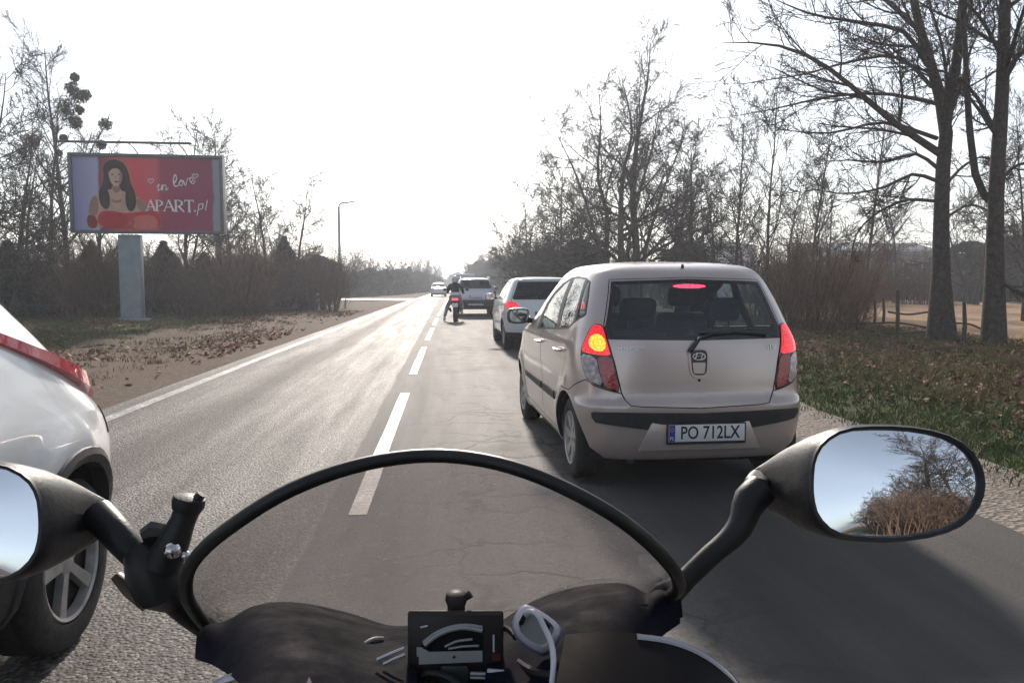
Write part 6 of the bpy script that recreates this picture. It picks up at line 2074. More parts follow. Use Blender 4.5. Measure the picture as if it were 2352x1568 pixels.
# ---------------------------------------------------------------- marker post, leaning board, sign
g_ = ground_pt(731, 713)
MP = empty('marker_post', (g_[0], g_[1], -0.03), 0, 'white reflector post on the grass verge left of the road', 'post')
MB().box((0, 0, 0.46), (0.13, 0.06, 0.92)).build('post_body', basic('post_white', (0.66, 0.66, 0.64), 0.5), MP, bevel=0.02)
MB().box((0, -0.001, 0.74), (0.134, 0.064, 0.2), Matrix.Rotation(R(20), 3, 'Y')).build('black_band', black_plastic, MP)
MB().box((0, -0.035, 0.74), (0.05, 0.008, 0.14)).build('reflector', MATS['bright_red_lens'], MP)
g_ = ground_pt(673, 702)
WB = empty('leaning_board', (g_[0], g_[1], -0.03), 0.2, 'small pale board leaning on a stake by the thicket', 'sign')
MB().box((0, 0, 0.55), (0.06, 0.06, 1.1)).build('stake', twig_brown, WB)
MB().box((-0.05, -0.06, 0.84), (0.82, 0.04, 0.22), Matrix.Rotation(R(14), 3, 'Y')).build('board', basic('board_pale', (0.55, 0.56, 0.60), 0.5), WB, bevel=0.01)
s0 = at_y(1157, 652, 66)
RS = empty('road_sign', (s0[0] + 0.3, 66, -0.03), 0, 'small white rectangular road sign on a post over the white hatchback', 'road sign')
MB().tube([(0, 0.05, 0), (0, 0.05, 2.1)], 0.035, 8).build('sign_post', post_m, RS)
MB().box((0, 0, EYE[2] + 13 * 66 / 1750), (0.86, 0.04, 0.68)).build('sign_board', basic('sign_edge', (0.08, 0.10, 0.13), 0.5), RS, bevel=0.03)
MB().box((0, -0.025, EYE[2] + 17.5 * 66 / 1750), (0.70, 0.012, 0.2)).build('sign_field', plate_white, RS)
MB().box((0, -0.025, EYE[2] + 9 * 66 / 1750), (0.70, 0.012, 0.24)).build('sign_field', basic('sign_grey', (0.30, 0.33, 0.36), 0.5), RS)

# ---------------------------------------------------------------- rustic rail fence by the big trees
wood = basic('weathered_wood', (0.075, 0.060, 0.048), 0.95, var=0.4, scale=20, bmp=0.6)
g0 = ground_pt(2058, 790)
RF = empty('rail_fence', (g0[0], g0[1], gz(g0)), 0, 'rough wooden rail fence between the forked tree and the thicket', 'fence')
FO = np.array(RF.location)
for px, py, top in ((2058, 791, 676), (2028, 752, 690), (2008, 748, 694), (1966, 762, 700), (2212, 800, 700)):
    a = ground_pt(px, py)
    hgt = (py - top) / 1750 * (a[1] * 1.13)
    MB().tube([a - FO, a - FO + np.array([0.02, 0, hgt * 0.5]), a - FO + np.array([0.0, 0.03, hgt])], [0.05, 0.045, 0.035], 7).build('fence_post', wood, RF)
for pts in ([(1930, 738), (1990, 742), (2058, 741), (2130, 752), (2165, 757)], [(2030, 766), (2070, 765), (2110, 762), (2160, 763)], [(2040, 716), (2085, 722), (2140, 716), (2165, 718)], [(2180, 742), (2225, 744), (2262, 758), (2290, 764)]):
    MB().tube([tuple(q) for q in resample(np.array([at_d(x, y, 18.6 + 0.1 * i) - FO for i, (x, y) in enumerate(pts)]), 12)], 0.026, 6).build('fence_rail', wood, RF)

# ---------------------------------------------------------------- buildings and vehicles across the field
def hut(name, px0_, px1_, top, base_y, Yd, depth, wall, roof, label, cat='building', panels=0, roof_h=0.5, win=0, pm=None):
    a, b = at_y(px0_, 652, Yd), at_y(px1_, 652, Yd)
    w = b[0] - a[0]
    h = at_y((px0_ + px1_) / 2, top, Yd)[2]
    o = empty(name, ((a[0] + b[0]) / 2, Yd, -0.05), 0, label, cat)
    MB().box((0, depth / 2, h / 2), (w, depth, h)).build('wall', wall, o)
    r = MB()
    r.prism([(-w / 2 - .2, -.25, h), (w / 2 + .2, -.25, h), (w / 2 + .2, depth / 2, h + roof_h), (-w / 2 - .2, depth / 2, h + roof_h)], (0, 0, 1), 0.08)
    r.prism([(-w / 2 - .2, depth + .25, h), (w / 2 + .2, depth + .25, h), (w / 2 + .2, depth / 2, h + roof_h), (-w / 2 - .2, depth / 2, h + roof_h)], (0, 0, 1), 0.08)
    r.build('roof', roof, o, smooth=False)
    for i in range(panels):
        x = -w / 2 + (i + 0.5) * w / panels
        MB().box((x, -0.02, h / 2), (w / panels * 0.9, 0.05, h * 0.94)).build('cladding_panel', pm or wall, o)
    for i in range(win):
        x = -w / 2 + (i + 0.5) * w / win
        f_ = MB().box((x, -0.03, h * 0.58), (w / win * 0.55, 0.08, h * 0.36)).build('window', plate_white, o)
        MB().box((x, -0.075, h * 0.58), (w / win * 0.47, 0.02, h * 0.30)).build('pane', gloss_black, f_)
    return o
pale_blue = basic('pale_blue_sheet', (0.55, 0.60, 0.72), 0.6, var=0.12, scale=1)
pale_b2 = basic('pale_grey_sheet', (0.74, 0.76, 0.80), 0.6, var=0.2, scale=2)
hut('pale_shed', 1585, 1735, 566, 0, 72, 6, pale_blue, basic('blue_roof', (0.16, 0.20, 0.30), 0.6), 'pale blue sheet-metal shed behind the slim trees', panels=9, pm=pale_b2)
hut('greenhouse', 1895, 2012, 575, 0, 76, 8, basic('greenhouse_pale', (0.34, 0.42, 0.40), 0.35), basic('greenhouse_roof', (0.40, 0.47, 0.46), 0.3), 'pale green greenhouse-like hall beyond the hedge', panels=7, roof_h=1.0)
hut('dark_barn', 2016, 2150, 575, 0, 82, 9, basic('barn_grey', (0.10, 0.11, 0.12), 0.8), basic('barn_roof', (0.07, 0.075, 0.085), 0.8), 'low dark grey barn beyond the field left of the forked trunk', win=3, roof_h=1.0)
hut('white_cabin', 2318, 2480, 604, 0, 64, 4, plate_white, basic('cabin_roof', (0.30, 0.31, 0.32), 0.6), 'white site cabin beyond the straight trunk', win=4, roof_h=0.3)
a = at_y(2200, 652, 58)
BC = empty('blue_cabin', (a[0], 58, -0.05), 0.1, 'narrow blue portable cabin between the two big trunks', 'cabin')
MB().box((0, 0, 1.15), (1.05, 1.1, 2.3)).build('cabin_wall', basic('cabin_blue', (0.10, 0.14, 0.33), 0.5), BC, bevel=0.03)
MB().box((0, 0, 2.36), (1.12, 1.16, 0.14)).build('cabin_roof', plate_white, BC, bevel=0.05)
MB().box((0, -0.56, 1.1), (0.75, 0.03, 1.95)).build('cabin_door', basic('cabin_blue_door', (0.14, 0.18, 0.38), 0.5), BC, bevel=0.01)
a = at_y(2258, 652, 60)
VN = empty('parked_van', (a[0], 60, -0.02), 0.0, 'white van parked beyond the hedge between the trunks', 'van')
MB().box((0, 0, 1.30), (2.6, 1.9, 1.9)).build('van_body', white, VN, bevel=0.18)
MB().box((0, -0.96, 1.62), (2.0, 0.04, 0.62)).build('window', gloss_black, VN, bevel=0.01)
MB().box((0, -0.96, 0.55), (2.5, 0.06, 0.2)).build('bumper', black_plastic, VN, bevel=0.02)
for sx in (-1, 1):
    MB().lathe([(0.0001, -0.1), (0.33, -0.1), (0.33, 0.1), (0.0001, 0.1)], (sx * 0.85, -0.82, 0.33), 'Y', 20).build('wheel', rubber, VN)
# ================================================================ THE RIDER'S OWN MOTORCYCLE
BK = empty('touring_motorcycle', (0.0, 0.35, 0.0), 0, 'dark motorcycle in the foreground with tinted windscreen and two mirrors', 'motorcycle')
BO = np.array(BK.location)
navy = basic('dark_fairing', (0.0055, 0.0072, 0.016), 0.75, var=0.25, scale=9, bmp=0.08, bscale=300, spec=0.10)
satin = basic('satin_black', (0.018, 0.018, 0.019), 0.45, var=0.3, scale=14, bmp=0.08, bscale=260, rvar=0.12, spec=0.35)
rim_rub = basic('rubber_edging', (0.014, 0.0135, 0.013), 0.5, var=0.3, scale=20)
alu = basic('dull_aluminium', (0.42, 0.43, 0.46), 0.4, metal=0.7, var=0.2)
tanp = basic('tan_lever', (0.085, 0.055, 0.036), 0.5, var=0.3)
greyst = basic('label_grey', (0.40, 0.40, 0.40), 0.55, var=0.15)
whitep = basic('white_plastic', (0.66, 0.66, 0.70), 0.35, var=0.06)
lilac = basic('lilac_plastic', (0.36, 0.32, 0.62), 0.4, var=0.06)
shield_m = clear('smoked_screen', (0.50, 0.48, 0.475), 0.03, haze=0.42, haze_col=(0.225, 0.215, 0.222), ior=1.30)
mirror_m = basic('mirror_surface', (0.80, 0.84, 0.88), 0.012, metal=1.0, var=0.02, rvar=0.006)
def L3(x, y, d):
    return np.array(at_d(x, y, d)) - BO
def spline(pts, n):
    return resample(np.array(pts), n)
def bpart(m, name, mat, parent=BK, **kw):
    return m.build(name, mat, parent, **kw)

# ---- windscreen
rimpx = [(486, 1452, .84), (448, 1405, .78), (428, 1362, .735), (430, 1315, .71), (462, 1266, .69), (545, 1198, .675), (650, 1133, .675), (760, 1087, .685), (870, 1058, .70), (980, 1046, .71),
         (1090, 1053, .70), (1200, 1080, .685), (1325, 1134, .675), (1430, 1196, .675), (1508, 1262, .69), (1550, 1312, .71), (1560, 1345, .74), (1536, 1372, .80)]
rim3 = spline([L3(*p) for p in rimpx], 61)
botpx = [(486, 1452, .84), (560, 1448, .88), (680, 1445, .92), (850, 1455, .96), (1000, 1462, .98), (1150, 1445, .96), (1300, 1410, .92), (1430, 1380, .87), (1536, 1372, .80)]
bot3 = spline([L3(*p) for p in botpx], 61)
rows = []
for t in np.linspace(0, 1, 17):
    bulge = 0.030 * math.sin(math.pi * t)
    rows.append([tuple(a + (b - a) * t + np.array([0, bulge, bulge * 0.35])) for a, b in zip(rim3, bot3)])
scr = bpart(MB().grid(rows), 'windscreen', shield_m)
bpart(MB().tube([tuple(p) for p in rim3], 0.0066, 10, updir=(0, 1, 0)), 'screen_edging', rim_rub, scr)

# ---- mirrors
mo = [(1857, 1100), (1862, 1052), (1884, 1012), (1936, 981), (2020, 976), (2117, 982), (2196, 1004), (2244, 1046), (2264, 1098), (2258, 1150), (2226, 1198), (2160, 1228), (2065, 1242), (1968, 1240), (1908, 1228), (1870, 1190), (1858, 1145)]
def mirror_set(mirrored=False):
    """outline on the glass plane, shell behind it, stem down to the fairing"""
    D0 = 0.76
    cpx = (2058, 1108)
    c = L3(*cpx, D0)
    i = unit(np.array(at_d(*cpx, D0)) - EYE)
    want = unit(np.array([0.23, -1.0, 0.275]))
    n = unit(want - i)                                  # the glass is set so that it looks back past the rider
    pts = []
    for x, y in smooth_loop(mo):
        d = ray(x, y)
        s = ((c + BO - EYE) @ n) / (d @ n)
        pts.append(EYE + d * s - BO)
    pts = np.array(pts)
    cen = pts.mean(0)
    neck = L3(1742, 1112, 0.84)
    mid = cen * 0.5 + neck * 0.5 - n * 0.05
    loops = []
    for t, sc, off in ((0.0, 1.0, 0.0), (0.0, 1.035, -0.006), (0.03, 1.03, -0.02), (0.14, 0.95, -0.045), (0.34, 0.76, -0.068), (0.58, 0.52, -0.072), (0.80, 0.33, -0.06), (0.95, 0.20, -0.03), (1.0, 0.12, -0.005)):
        ctr = cen + (neck - cen) * t
        loops.append(ctr + (pts - cen) * sc + n * off)
    # glass: gently convex
    gp_ = [cen + (pts - cen) * k + n * 0.0048 * (1 - k * k) - n * 0.002 for k in (0.93, 0.8, 0.6, 0.4, 0.2, 0.02)]
    stem = spline([L3(1752, 1120, .835), L3(1722, 1150, .83), L3(1700, 1208, .82), L3(1622, 1284, .815), L3(1562, 1342, .815), L3(1530, 1372, .815)], 16)
    srad = np.interp(np.linspace(0, 1, 16), [0, .12, .25, .5, .8, 1], [.017, .0185, .0150, .0115, .0110, .014])
    bez = [cen + (pts - cen) * k + n * o for k, o in ((1.0, 0.0), (0.985, 0.004), (0.945, 0.003), (0.93, -0.002))]
    sets = [loops, gp_, [stem], bez]
    if mirrored:
        tgt = L3(236, 1188, 0.80)
        nm = neck * np.array([-1, 1, 1])
        sh = tgt - nm
        f = lambda A: A * np.array([-1, 1, 1]) + sh
        sets = [[f(a) for a in s_] for s_ in sets]
        stem = spline([L3(225, 1180, .81), L3(250, 1205, .80), L3(285, 1245, .79), L3(320, 1285, .79), L3(345, 1325, .79), L3(420, 1400, .81), L3(490, 1455, .84)], 16)
        srad = np.interp(np.linspace(0, 1, 16), [0, .2, .4, .7, 1], [.017, .016, .0135, .0125, .011])
        sets[2] = [stem]
    arm = bpart(MB().tube([tuple(p) for p in sets[2][0]], list(srad), 12), 'mirror_stem', satin)
    hs = MB().grid([[tuple(p) for p in l] for l in sets[0]], closed=True)
    hs.add([tuple(p) for p in sets[0][-1]], [tuple(range(len(sets[0][-1])))])
    hs = bpart(hs, 'mirror_housing', satin)
    bpart(MB().grid([[tuple(p) for p in l] for l in sets[3]], closed=True), 'mirror_bezel', rim_rub, hs)
    g = MB().grid([[tuple(p) for p in l] for l in sets[1]], closed=True)
    g.add([tuple(p) for p in sets[1][-1]], [tuple(range(len(sets[1][-1])))])
    bpart(g, 'mirror_glass', mirror_m, hs, auto=3.0)
mirror_set(False)
mirror_set(True)

# ---- clamp mount on the left stem
cl = MB()
cl.tube([L3(318, 1262, .775), L3(345, 1300, .77), L3(372, 1350, .775), L3(392, 1378, .79)], [0.016, 0.026, 0.027, 0.014], 12)
cl = bpart(cl, 'clamp_body', satin)
bpart(MB().tube([L3(372, 1300, .765), L3(398, 1245, .765), L3(420, 1195, .77), L3(432, 1162, .77)], [0.019, 0.016, 0.0125, 0.013], 12), 'clamp_arm', satin, cl)
bpart(MB().tube([L3(426, 1172, .77), L3(432, 1156, .77), L3(436, 1142, .77), L3(437, 1136, .77)], [0.014, 0.0165, 0.0155, 0.009], 12), 'ball_socket', satin, cl)
bpart(MB().tube([L3(450, 1150, .768), L3(463, 1134, .768)], [0.006, 0.0045], 8), 'wing_screw', satin, cl)
bpart(MB().sphere(L3(396, 1264, .748), 0.0085), 'clamp_bolt', chrome, cl)
bpart(MB().sphere(L3(427, 1276, .75), 0.005), 'clamp_bolt', chrome, cl)
bpart(MB().tube([L3(328, 1232, .772), L3(352, 1222, .775), L3(378, 1224, .775)], [0.008, 0.012, 0.010], 8), 'clamp_pad', satin, cl)
bpart(MB().tube([L3(268, 1322, .79), L3(300, 1350, .785), L3(345, 1385, .785)], [0.007, 0.011, 0.012], 10, flat=0.6), 'clutch_lever', tanp)

# ---- fairing panels around the instruments
def panel(name, top, bot, mat, nrow=10, sag=0.02, n=28, solid=-0.006, parent=BK):
    a, b = spline([L3(*p) for p in top], n), spline([L3(*p) for p in bot], n)
    rows = []
    for t in np.linspace(0, 1, nrow):
        rows.append([tuple(p + (q - p) * t + np.array([0, 0, 1]) * sag * math.sin(math.pi * t)) for p, q in zip(a, b)])
    return bpart(MB().grid(rows), name, mat, parent, solid=solid)
pl_ = panel('left_fairing', [(468, 1500, .80), (478, 1470, .82), (530, 1448, .86), (600, 1400, .90), (655, 1392, .92), (723, 1398, .93), (800, 1417, .94), (887, 1446, .94), (945, 1448, .92)],
            [(462, 1512, .76), (500, 1530, .72), (540, 1560, .66), (600, 1610, .60), (660, 1640, .58), (730, 1650, .58), (800, 1650, .60), (880, 1640, .62), (960, 1620, .64)], navy)
pr_ = panel('right_fairing', [(1150, 1440, .92), (1238, 1384, .93), (1337, 1347, .92), (1420, 1341, .90), (1445, 1352, .88), (1488, 1378, .86), (1520, 1374, .83), (1545, 1393, .81), (1556, 1420, .80)],
            [(1110, 1620, .64), (1190, 1640, .62), (1270, 1650, .60), (1340, 1640, .60), (1400, 1610, .62), (1440, 1570, .66), (1470, 1510, .72), (1510, 1460, .77), (1552, 1428, .79)], navy)
edge_g = basic('edge_highlight_grey', (0.075, 0.078, 0.088), 0.45, var=0.3)  # paler grey on thin added tubes: a highlight painted along the panels' top edges
for par_, tp_ in ((pl_, [(530, 1448, .858), (600, 1400, .897), (655, 1391, .917), (723, 1397, .927), (800, 1416, .937), (887, 1445, .937), (945, 1447, .917)]), (pr_, [(1160, 1432, .917), (1238, 1383, .927), (1337, 1346, .917), (1420, 1340, .897)])):
    bpart(MB().tube([tuple(p) for p in spline([L3(*q) for q in tp_], 24)], 0.0019, 6), 'edge_highlight', edge_g, par_)
for par_, tp_ in ((pl_, [(500, 1500, .775), (580, 1480, .78), (680, 1470, .80), (790, 1480, .82), (880, 1500, .82)]), (pr_, [(1290, 1455, .80), (1370, 1430, .79), (1440, 1420, .785), (1500, 1420, .79)])):
    bpart(MB().tube([tuple(p + np.array([0, -0.004, 0.016])) for p in spline([L3(*q) for q in tp_], 20)], 0.0012, 5), 'panel_seam', seam_black, par_)
bpart(MB().tube([L3(1436, 1349, .875), L3(1462, 1364, .868), L3(1487, 1378, .855)], 0.0035, 6), 'trim_strip', alu, pr_)
bpart(MB().tube([L3(532, 1447, .85), L3(560, 1425, .87), L3(597, 1400, .892)], 0.0035, 6), 'trim_strip', alu, pl_)
bpart(MB().tube([L3(494, 1462, .84), L3(505, 1452, .845), L3(522, 1450, .85)], [0.010, 0.013, 0.008], 10), 'screen_mount', basic('grey_bracket', (0.10, 0.115, 0.12), 0.45), pl_)
bpart(MB().tube([L3(1500, 1374, .82), L3(1520, 1362, .82), L3(1545, 1352, .81), L3(1556, 1366, .81)], [0.008, 0.012, 0.012, 0.007], 10), 'screen_mount', satin, pr_)
bpart(MB().tube([L3(1492, 1384, .835), L3(1515, 1372, .83), L3(1530, 1380, .82)], [0.007, 0.009, 0.006], 8), 'screen_mount', MATS['grey_bracket'], pr_)
# lower cowl with the pale edge strip on the right, grey bar on the left
panel('lower_cowl', [(1300, 1470, .66), (1400, 1462, .66), (1462, 1466, .66), (1545, 1479, .66), (1623, 1515, .66), (1672, 1556, .66), (1705, 1600, .66), (1730, 1660, .66)],
      [(1250, 1700, .55), (1350, 1720, .55), (1440, 1740, .55), (1520, 1750, .55), (1580, 1760, .56), (1630, 1770, .56), (1660, 1780, .56), (1690, 1790, .56)], basic('maroon_black', (0.006, 0.0045, 0.0055), 0.6, var=0.4, scale=6, spec=0.15), sag=0.0)
bpart(MB().tube([tuple(p) for p in spline([L3(1462, 1465, .655), L3(1545, 1478, .655), L3(1623, 1514, .655), L3(1672, 1555, .655), L3(1705, 1600, .655)], 18)], 0.0042, 8), 'cowl_edge', alu)
bpart(MB().tube([L3(470, 1590, .66), L3(520, 1560, .66), L3(578, 1544, .66)], 0.0045, 8), 'cowl_edge', alu)
# dash floor that closes the gap between the panels
panel('dash_floor', [(870, 1452, .93), (960, 1470, .90), (1080, 1470, .90), (1190, 1452, .92)], [(700, 1700, .57), (900, 1720, .56), (1150, 1720, .56), (1420, 1700, .57)], satin, sag=0.0)

# ---- instrument box with its pointer window
def rect_prism(x0, y0, x1, y1, d, thick, rim=0.0):
    fdir = unit(ray((x0 + x1) / 2, (y0 + y1) / 2))
    a = [L3(x0, y0, d), L3(x1, y0, d), L3(x1, y1, d), L3(x0, y1, d)]
    return MB().prism([tuple(p) for p in a], tuple(fdir), thick)
boxm = basic('box_brown_black', (0.026, 0.021, 0.022), 0.45, var=0.3, scale=12)
ib = bpart(rect_prism(936, 1400, 1157, 1640, .70, 0.045), 'instrument_box', boxm, bevel=0.003)
bpart(rect_prism(941, 1404, 1152, 1412, .698, 0.004), 'box_lip', basic('box_lip_brown', (0.07, 0.058, 0.058), 0.4), ib)
# dark window in the box
winp = [(962, 1484), (985, 1466), (1010, 1449), (1040, 1437), (1075, 1433), (1109, 1438), (1109, 1494), (986, 1494)]
fd_ = unit(ray(1040, 1460))
bpart(MB().prism([tuple(L3(x, y, .6985)) for x, y in winp], tuple(fd_), 0.003), 'gauge_window', gloss_black, ib)
for w_, pts in ((0.0022, [(975, 1480), (1000, 1460), (1030, 1446), (1065, 1440), (1108, 1447)]), (0.0013, [(972, 1474), (998, 1454), (1030, 1440), (1068, 1434), (1108, 1439)]), (0.0011, [(1022, 1484), (1045, 1473), (1085, 1467)]), (0.0010, [(1030, 1489), (1060, 1484), (1100, 1482)])):
    bpart(MB().tube([tuple(p) for p in spline([L3(x, y, .697) for x, y in pts], 12)], w_, 6), 'gauge_band', greyst, ib)
lp = [(957, 1485), (968, 1485), (985, 1496), (1108, 1493), (1108, 1519), (962, 1525), (962, 1508), (957, 1506)]
bpart(MB().prism([tuple(L3(x, y, .6975)) for x, y in lp], tuple(fd_), 0.003), 'data_label', greyst, ib)
bpart(MB().sphere(L3(1043, 1508, .6965), 0.0014, 8, 6), 'label_screw', satin, ib)
bpart(MB().tube([L3(1134, 1457, .697), L3(1134, 1496, .697)], 0.0010, 6), 'box_slit', whitep, ib)
bpart(MB().tube([L3(966, 1440, .697), L3(982, 1436, .697)], 0.0009, 6), 'box_slit', whitep, ib)
kb = MB().tube([L3(1048, 1408, .72), L3(1048, 1390, .72), L3(1048, 1376, .722), L3(1048, 1362, .722), L3(1048, 1357, .722)], [0.0085, 0.0085, 0.0108, 0.0098, 0.006], 14)
kb = bpart(kb, 'knob', boxm)
bpart(MB().tube([L3(1070, 1372, .72), L3(1081, 1363, .72)], [0.003, 0.004], 8), 'knob_lever', satin, kb)
for (a, b, r_) in (((866, 1514), (929, 1488), .0016), ((881, 1524), (931, 1502), .0014), ((1080, 1546), (1172, 1550), .0019), ((1080, 1555), (1180, 1560), .0017), ((848, 1545), (888, 1552), .0012)):
    bpart(MB().tube([L3(*a, .69), L3((a[0] + b[0]) / 2, (a[1] + b[1]) / 2 - 1, .69), L3(*b, .69)], r_, 6), 'metal_clip', alu)
bpart(MB().tube([tuple(p) for p in spline([L3(818, 1506, .74), L3(835, 1480, .75), L3(858, 1467, .76), L3(880, 1466, .77)], 10)], 0.0022, 6), 'cable_loop', greyst)
bpart(MB().tube([tuple(p) for p in spline([L3(775, 1570, .68), L3(800, 1520, .74), L3(840, 1500, .78), L3(900, 1480, .80)], 10)], 0.006, 8), 'cable_sleeve', satin)
bpart(rect_prism(1010, 1528, 1078, 1600, .685, 0.02), 'switch_block', basic('greenish_black', (0.022, 0.032, 0.032), 0.5), bevel=0.003)

# small things on the dash: dial, bolts, cables, strap
for x_, y_, d_ in ((560, 1470, .80), (640, 1425, .868), (790, 1440, .885), (1300, 1400, .868), (1400, 1375, .862), (1475, 1420, .80)):
    bpart(MB().sphere(L3(x_, y_, d_ - 0.012), 0.0042, 10, 6), 'fairing_bolt', alu)
for pts, r_ in (([(700, 1600, .60), (720, 1540, .66), (770, 1500, .74), (830, 1475, .80), (900, 1465, .84)], 0.0045), ([(735, 1610, .60), (760, 1555, .66), (800, 1525, .72), (850, 1500, .78), (940, 1480, .80)], 0.0035),
                ([(1160, 1480, .76), (1190, 1520, .70), (1230, 1545, .66), (1300, 1560, .63), (1360, 1610, .60)], 0.0042), ([(1157, 1440, .72), (1170, 1446, .70), (1180, 1455, .69), (1184, 1462, .68)], 0.0030), ([(960, 1560, .69), (990, 1545, .68), (1030, 1556, .675), (1060, 1580, .66)], 0.003)):
    bpart(MB().tube([tuple(p) for p in spline([L3(*q) for q in pts], 16)], r_, 8), 'cable', satin)
bpart(MB().tube([L3(1120, 1540, .685), L3(1180, 1545, .68), L3(1186, 1566, .67)], 0.0022, 6), 'wire_clip', whitep)
bpart(rect_prism(1130, 1500, 1150, 1516, .6965, 0.003), 'rubber_button', basic('button_red', (0.12, 0.02, 0.02), 0.5), ib)

# ---- body, forks and wheels under the dash (out of the picture, but they carry it)
bpart(MB().tube([(0, 0.78, 0.72), (0, 0.86, 0.60), (0, 0.98, 0.38), (0, 1.0, 0.31)], [0.045, 0.045, 0.04, 0.03], 12), 'fork', alu)
for y_ in (1.0, -0.42):
    wm = MB().lathe([(0.20, -0.05), (0.26, -0.065), (0.30, -0.05), (0.305, 0.0), (0.30, 0.05), (0.26, 0.065), (0.20, 0.05), (0.20, -0.05)], (0, y_, 0.305), 'X', 32)
    w_ = bpart(wm, 'wheel', rubber)
    bpart(MB().lathe([(0.0001, -0.03), (0.06, -0.03), (0.20, -0.012), (0.20, 0.012), (0.06, 0.03), (0.0001, 0.03)], (0, y_, 0.305), 'X', 24), 'rim', rim_silver, w_)
rows = []
for t, (y_, z_, w_, h_) in enumerate([(0.78, 0.62, .05, .06), (0.70, 0.64, .14, .14), (0.55, 0.64, .20, .18), (0.35, 0.62, .20, .20), (0.0, 0.62, .17, .20), (-0.35, 0.66, .17, .17), (-0.7, 0.72, .14, .10), (-0.9, 0.78, .04, .04)]):
    rows.append([(w_ * math.cos(a) * (abs(math.cos(a)) ** 3 + abs(math.sin(a)) ** 3) ** (-1 / 3), y_, z_ + h_ * math.sin(a) * (abs(math.cos(a)) ** 3 + abs(math.sin(a)) ** 3) ** (-1 / 3)) for a in np.linspace(0, 2 * math.pi, 19)[:-1]])
bpart(MB().grid(rows, closed=True), 'body_shell', navy)
bpart(MB().tube([(0, 0.05, 0.87), (0, -0.25, 0.86), (0, -0.6, 0.92)], [0.13, 0.16, 0.13], 12, flat=0.35), 'seat', basic('seat_vinyl', (0.02, 0.02, 0.02), 0.6, bmp=0.2))

# ---- white charger puck with its cable, stuck on the dash
chp = [(1173, 1433), (1183, 1408), (1196, 1389), (1211, 1384), (1252, 1406), (1285, 1432), (1292, 1448), (1284, 1472), (1256, 1506), (1221, 1492), (1186, 1466)]
CG0 = np.array(at_d(1232, 1470, .66))
CG = empty('phone_charger', tuple(CG0), 0, 'white and lilac charger puck on the dash right of the instrument box', 'charger')
def C3(x, y, d):
    return np.array(at_d(x, y, d)) - CG0
lo_ = smooth_loop(chp)
cx_, cy_ = np.mean(np.array(lo_), 0)
def chl(k, d, dx=0, dy=0):
    return [tuple(C3(cx_ + (x - cx_) * k + dx, cy_ + (y - cy_) * k + dy, d)) for x, y in lo_]
MB().grid([chl(0.92, .684, 0, 4), chl(1.0, .680, 0, 4), chl(1.0, .672, 0, 1), chl(0.94, .667)], closed=True).build('puck_base', lilac, CG)
MB().grid([chl(0.945, .6675), chl(0.90, .664), chl(0.72, .662), chl(0.66, .666)], closed=True).build('puck_ring', whitep, CG)
MB().add(chl(0.68, .6665), [tuple(range(len(lo_)))]).build('puck_face', basic('grey_face', (0.30, 0.31, 0.32), 0.4), CG, smooth=False)
for hp in ([(1192, 1428), (1206, 1406), (1210, 1410), (1204, 1430), (1196, 1437)], [(1246, 1420), (1254, 1420), (1264, 1434), (1262, 1446)]):
    MB().prism([tuple(C3(x, y, .661)) for x, y in hp], tuple(unit(ray(1230, 1430))), 0.003).build('slot', gloss_black, CG)
MB().tube([tuple(p) for p in resample(np.array([C3(1208, 1412, .664), C3(1216, 1403, .655), C3(1232, 1408, .648), C3(1250, 1440, .645), C3(1266, 1476, .64), C3(1271, 1510, .63), C3(1268, 1570, .61), C3(1262, 1640, .58)]), 30)], 0.0025, 8).build('charging_cable', whitep, CG)

# ================================================================ PEOPLE
def skin_person(name, joints, edges, mat, parent, sub=2):
    """one continuous body grown over a joint skeleton"""
    names = list(joints)
    me = bpy.data.meshes.new(name)
    me.from_pydata([joints[n][0] for n in names], [(names.index(a), names.index(b)) for a, b in edges], [])
    o = link(name, me, mat, parent)
    sk = o.modifiers.new('skin', 'SKIN')
    lay = me.skin_vertices[0].data if me.skin_vertices else None
    if lay is None:
        bpy.context.view_layer.objects.active = o
        bpy.ops.mesh.customdata_skin_add()
        lay = me.skin_vertices[0].data
    for i, n in enumerate(names):
        r_ = joints[n][1]
        lay[i].radius = (r_, r_) if not hasattr(r_, '__len__') else r_
        lay[i].use_root = (n == 'pelvis')
    sk.use_smooth_shade = True
    ss = o.modifiers.new('subdivision', 'SUBSURF')
    ss.levels = ss.render_levels = sub
    return o
def helmet(c, fwd_up, mat_shell, mat_visor, parent, r=0.135):
    h = MB()
    h.sphere(c, (r * 0.93, r * 1.12, r * 1.05), 20, 14)
    ho = h.build('helmet', mat_shell, parent)
    v = MB()
    rows = []
    for a in np.linspace(-1.15, 1.15, 13):
        rows.append([(c[0] + r * 0.955 * math.sin(a) * math.cos(e), c[1] + r * 1.15 * math.cos(a) * math.cos(e), c[2] + r * 1.08 * math.sin(e)) for e in np.linspace(-0.35, 0.42, 7)])
    v.grid(rows)
    v.build('visor', mat_visor, ho)
    return ho
jacket = basic('black_jacket', (0.016, 0.017, 0.020), 0.6, var=0.4, scale=12, bmp=0.4, bscale=18)
PR = empty('person', (0.0, -0.42, 0.0), 0, 'rider in a black jacket and helmet seen as a dark shoulder in the mirror', 'person')
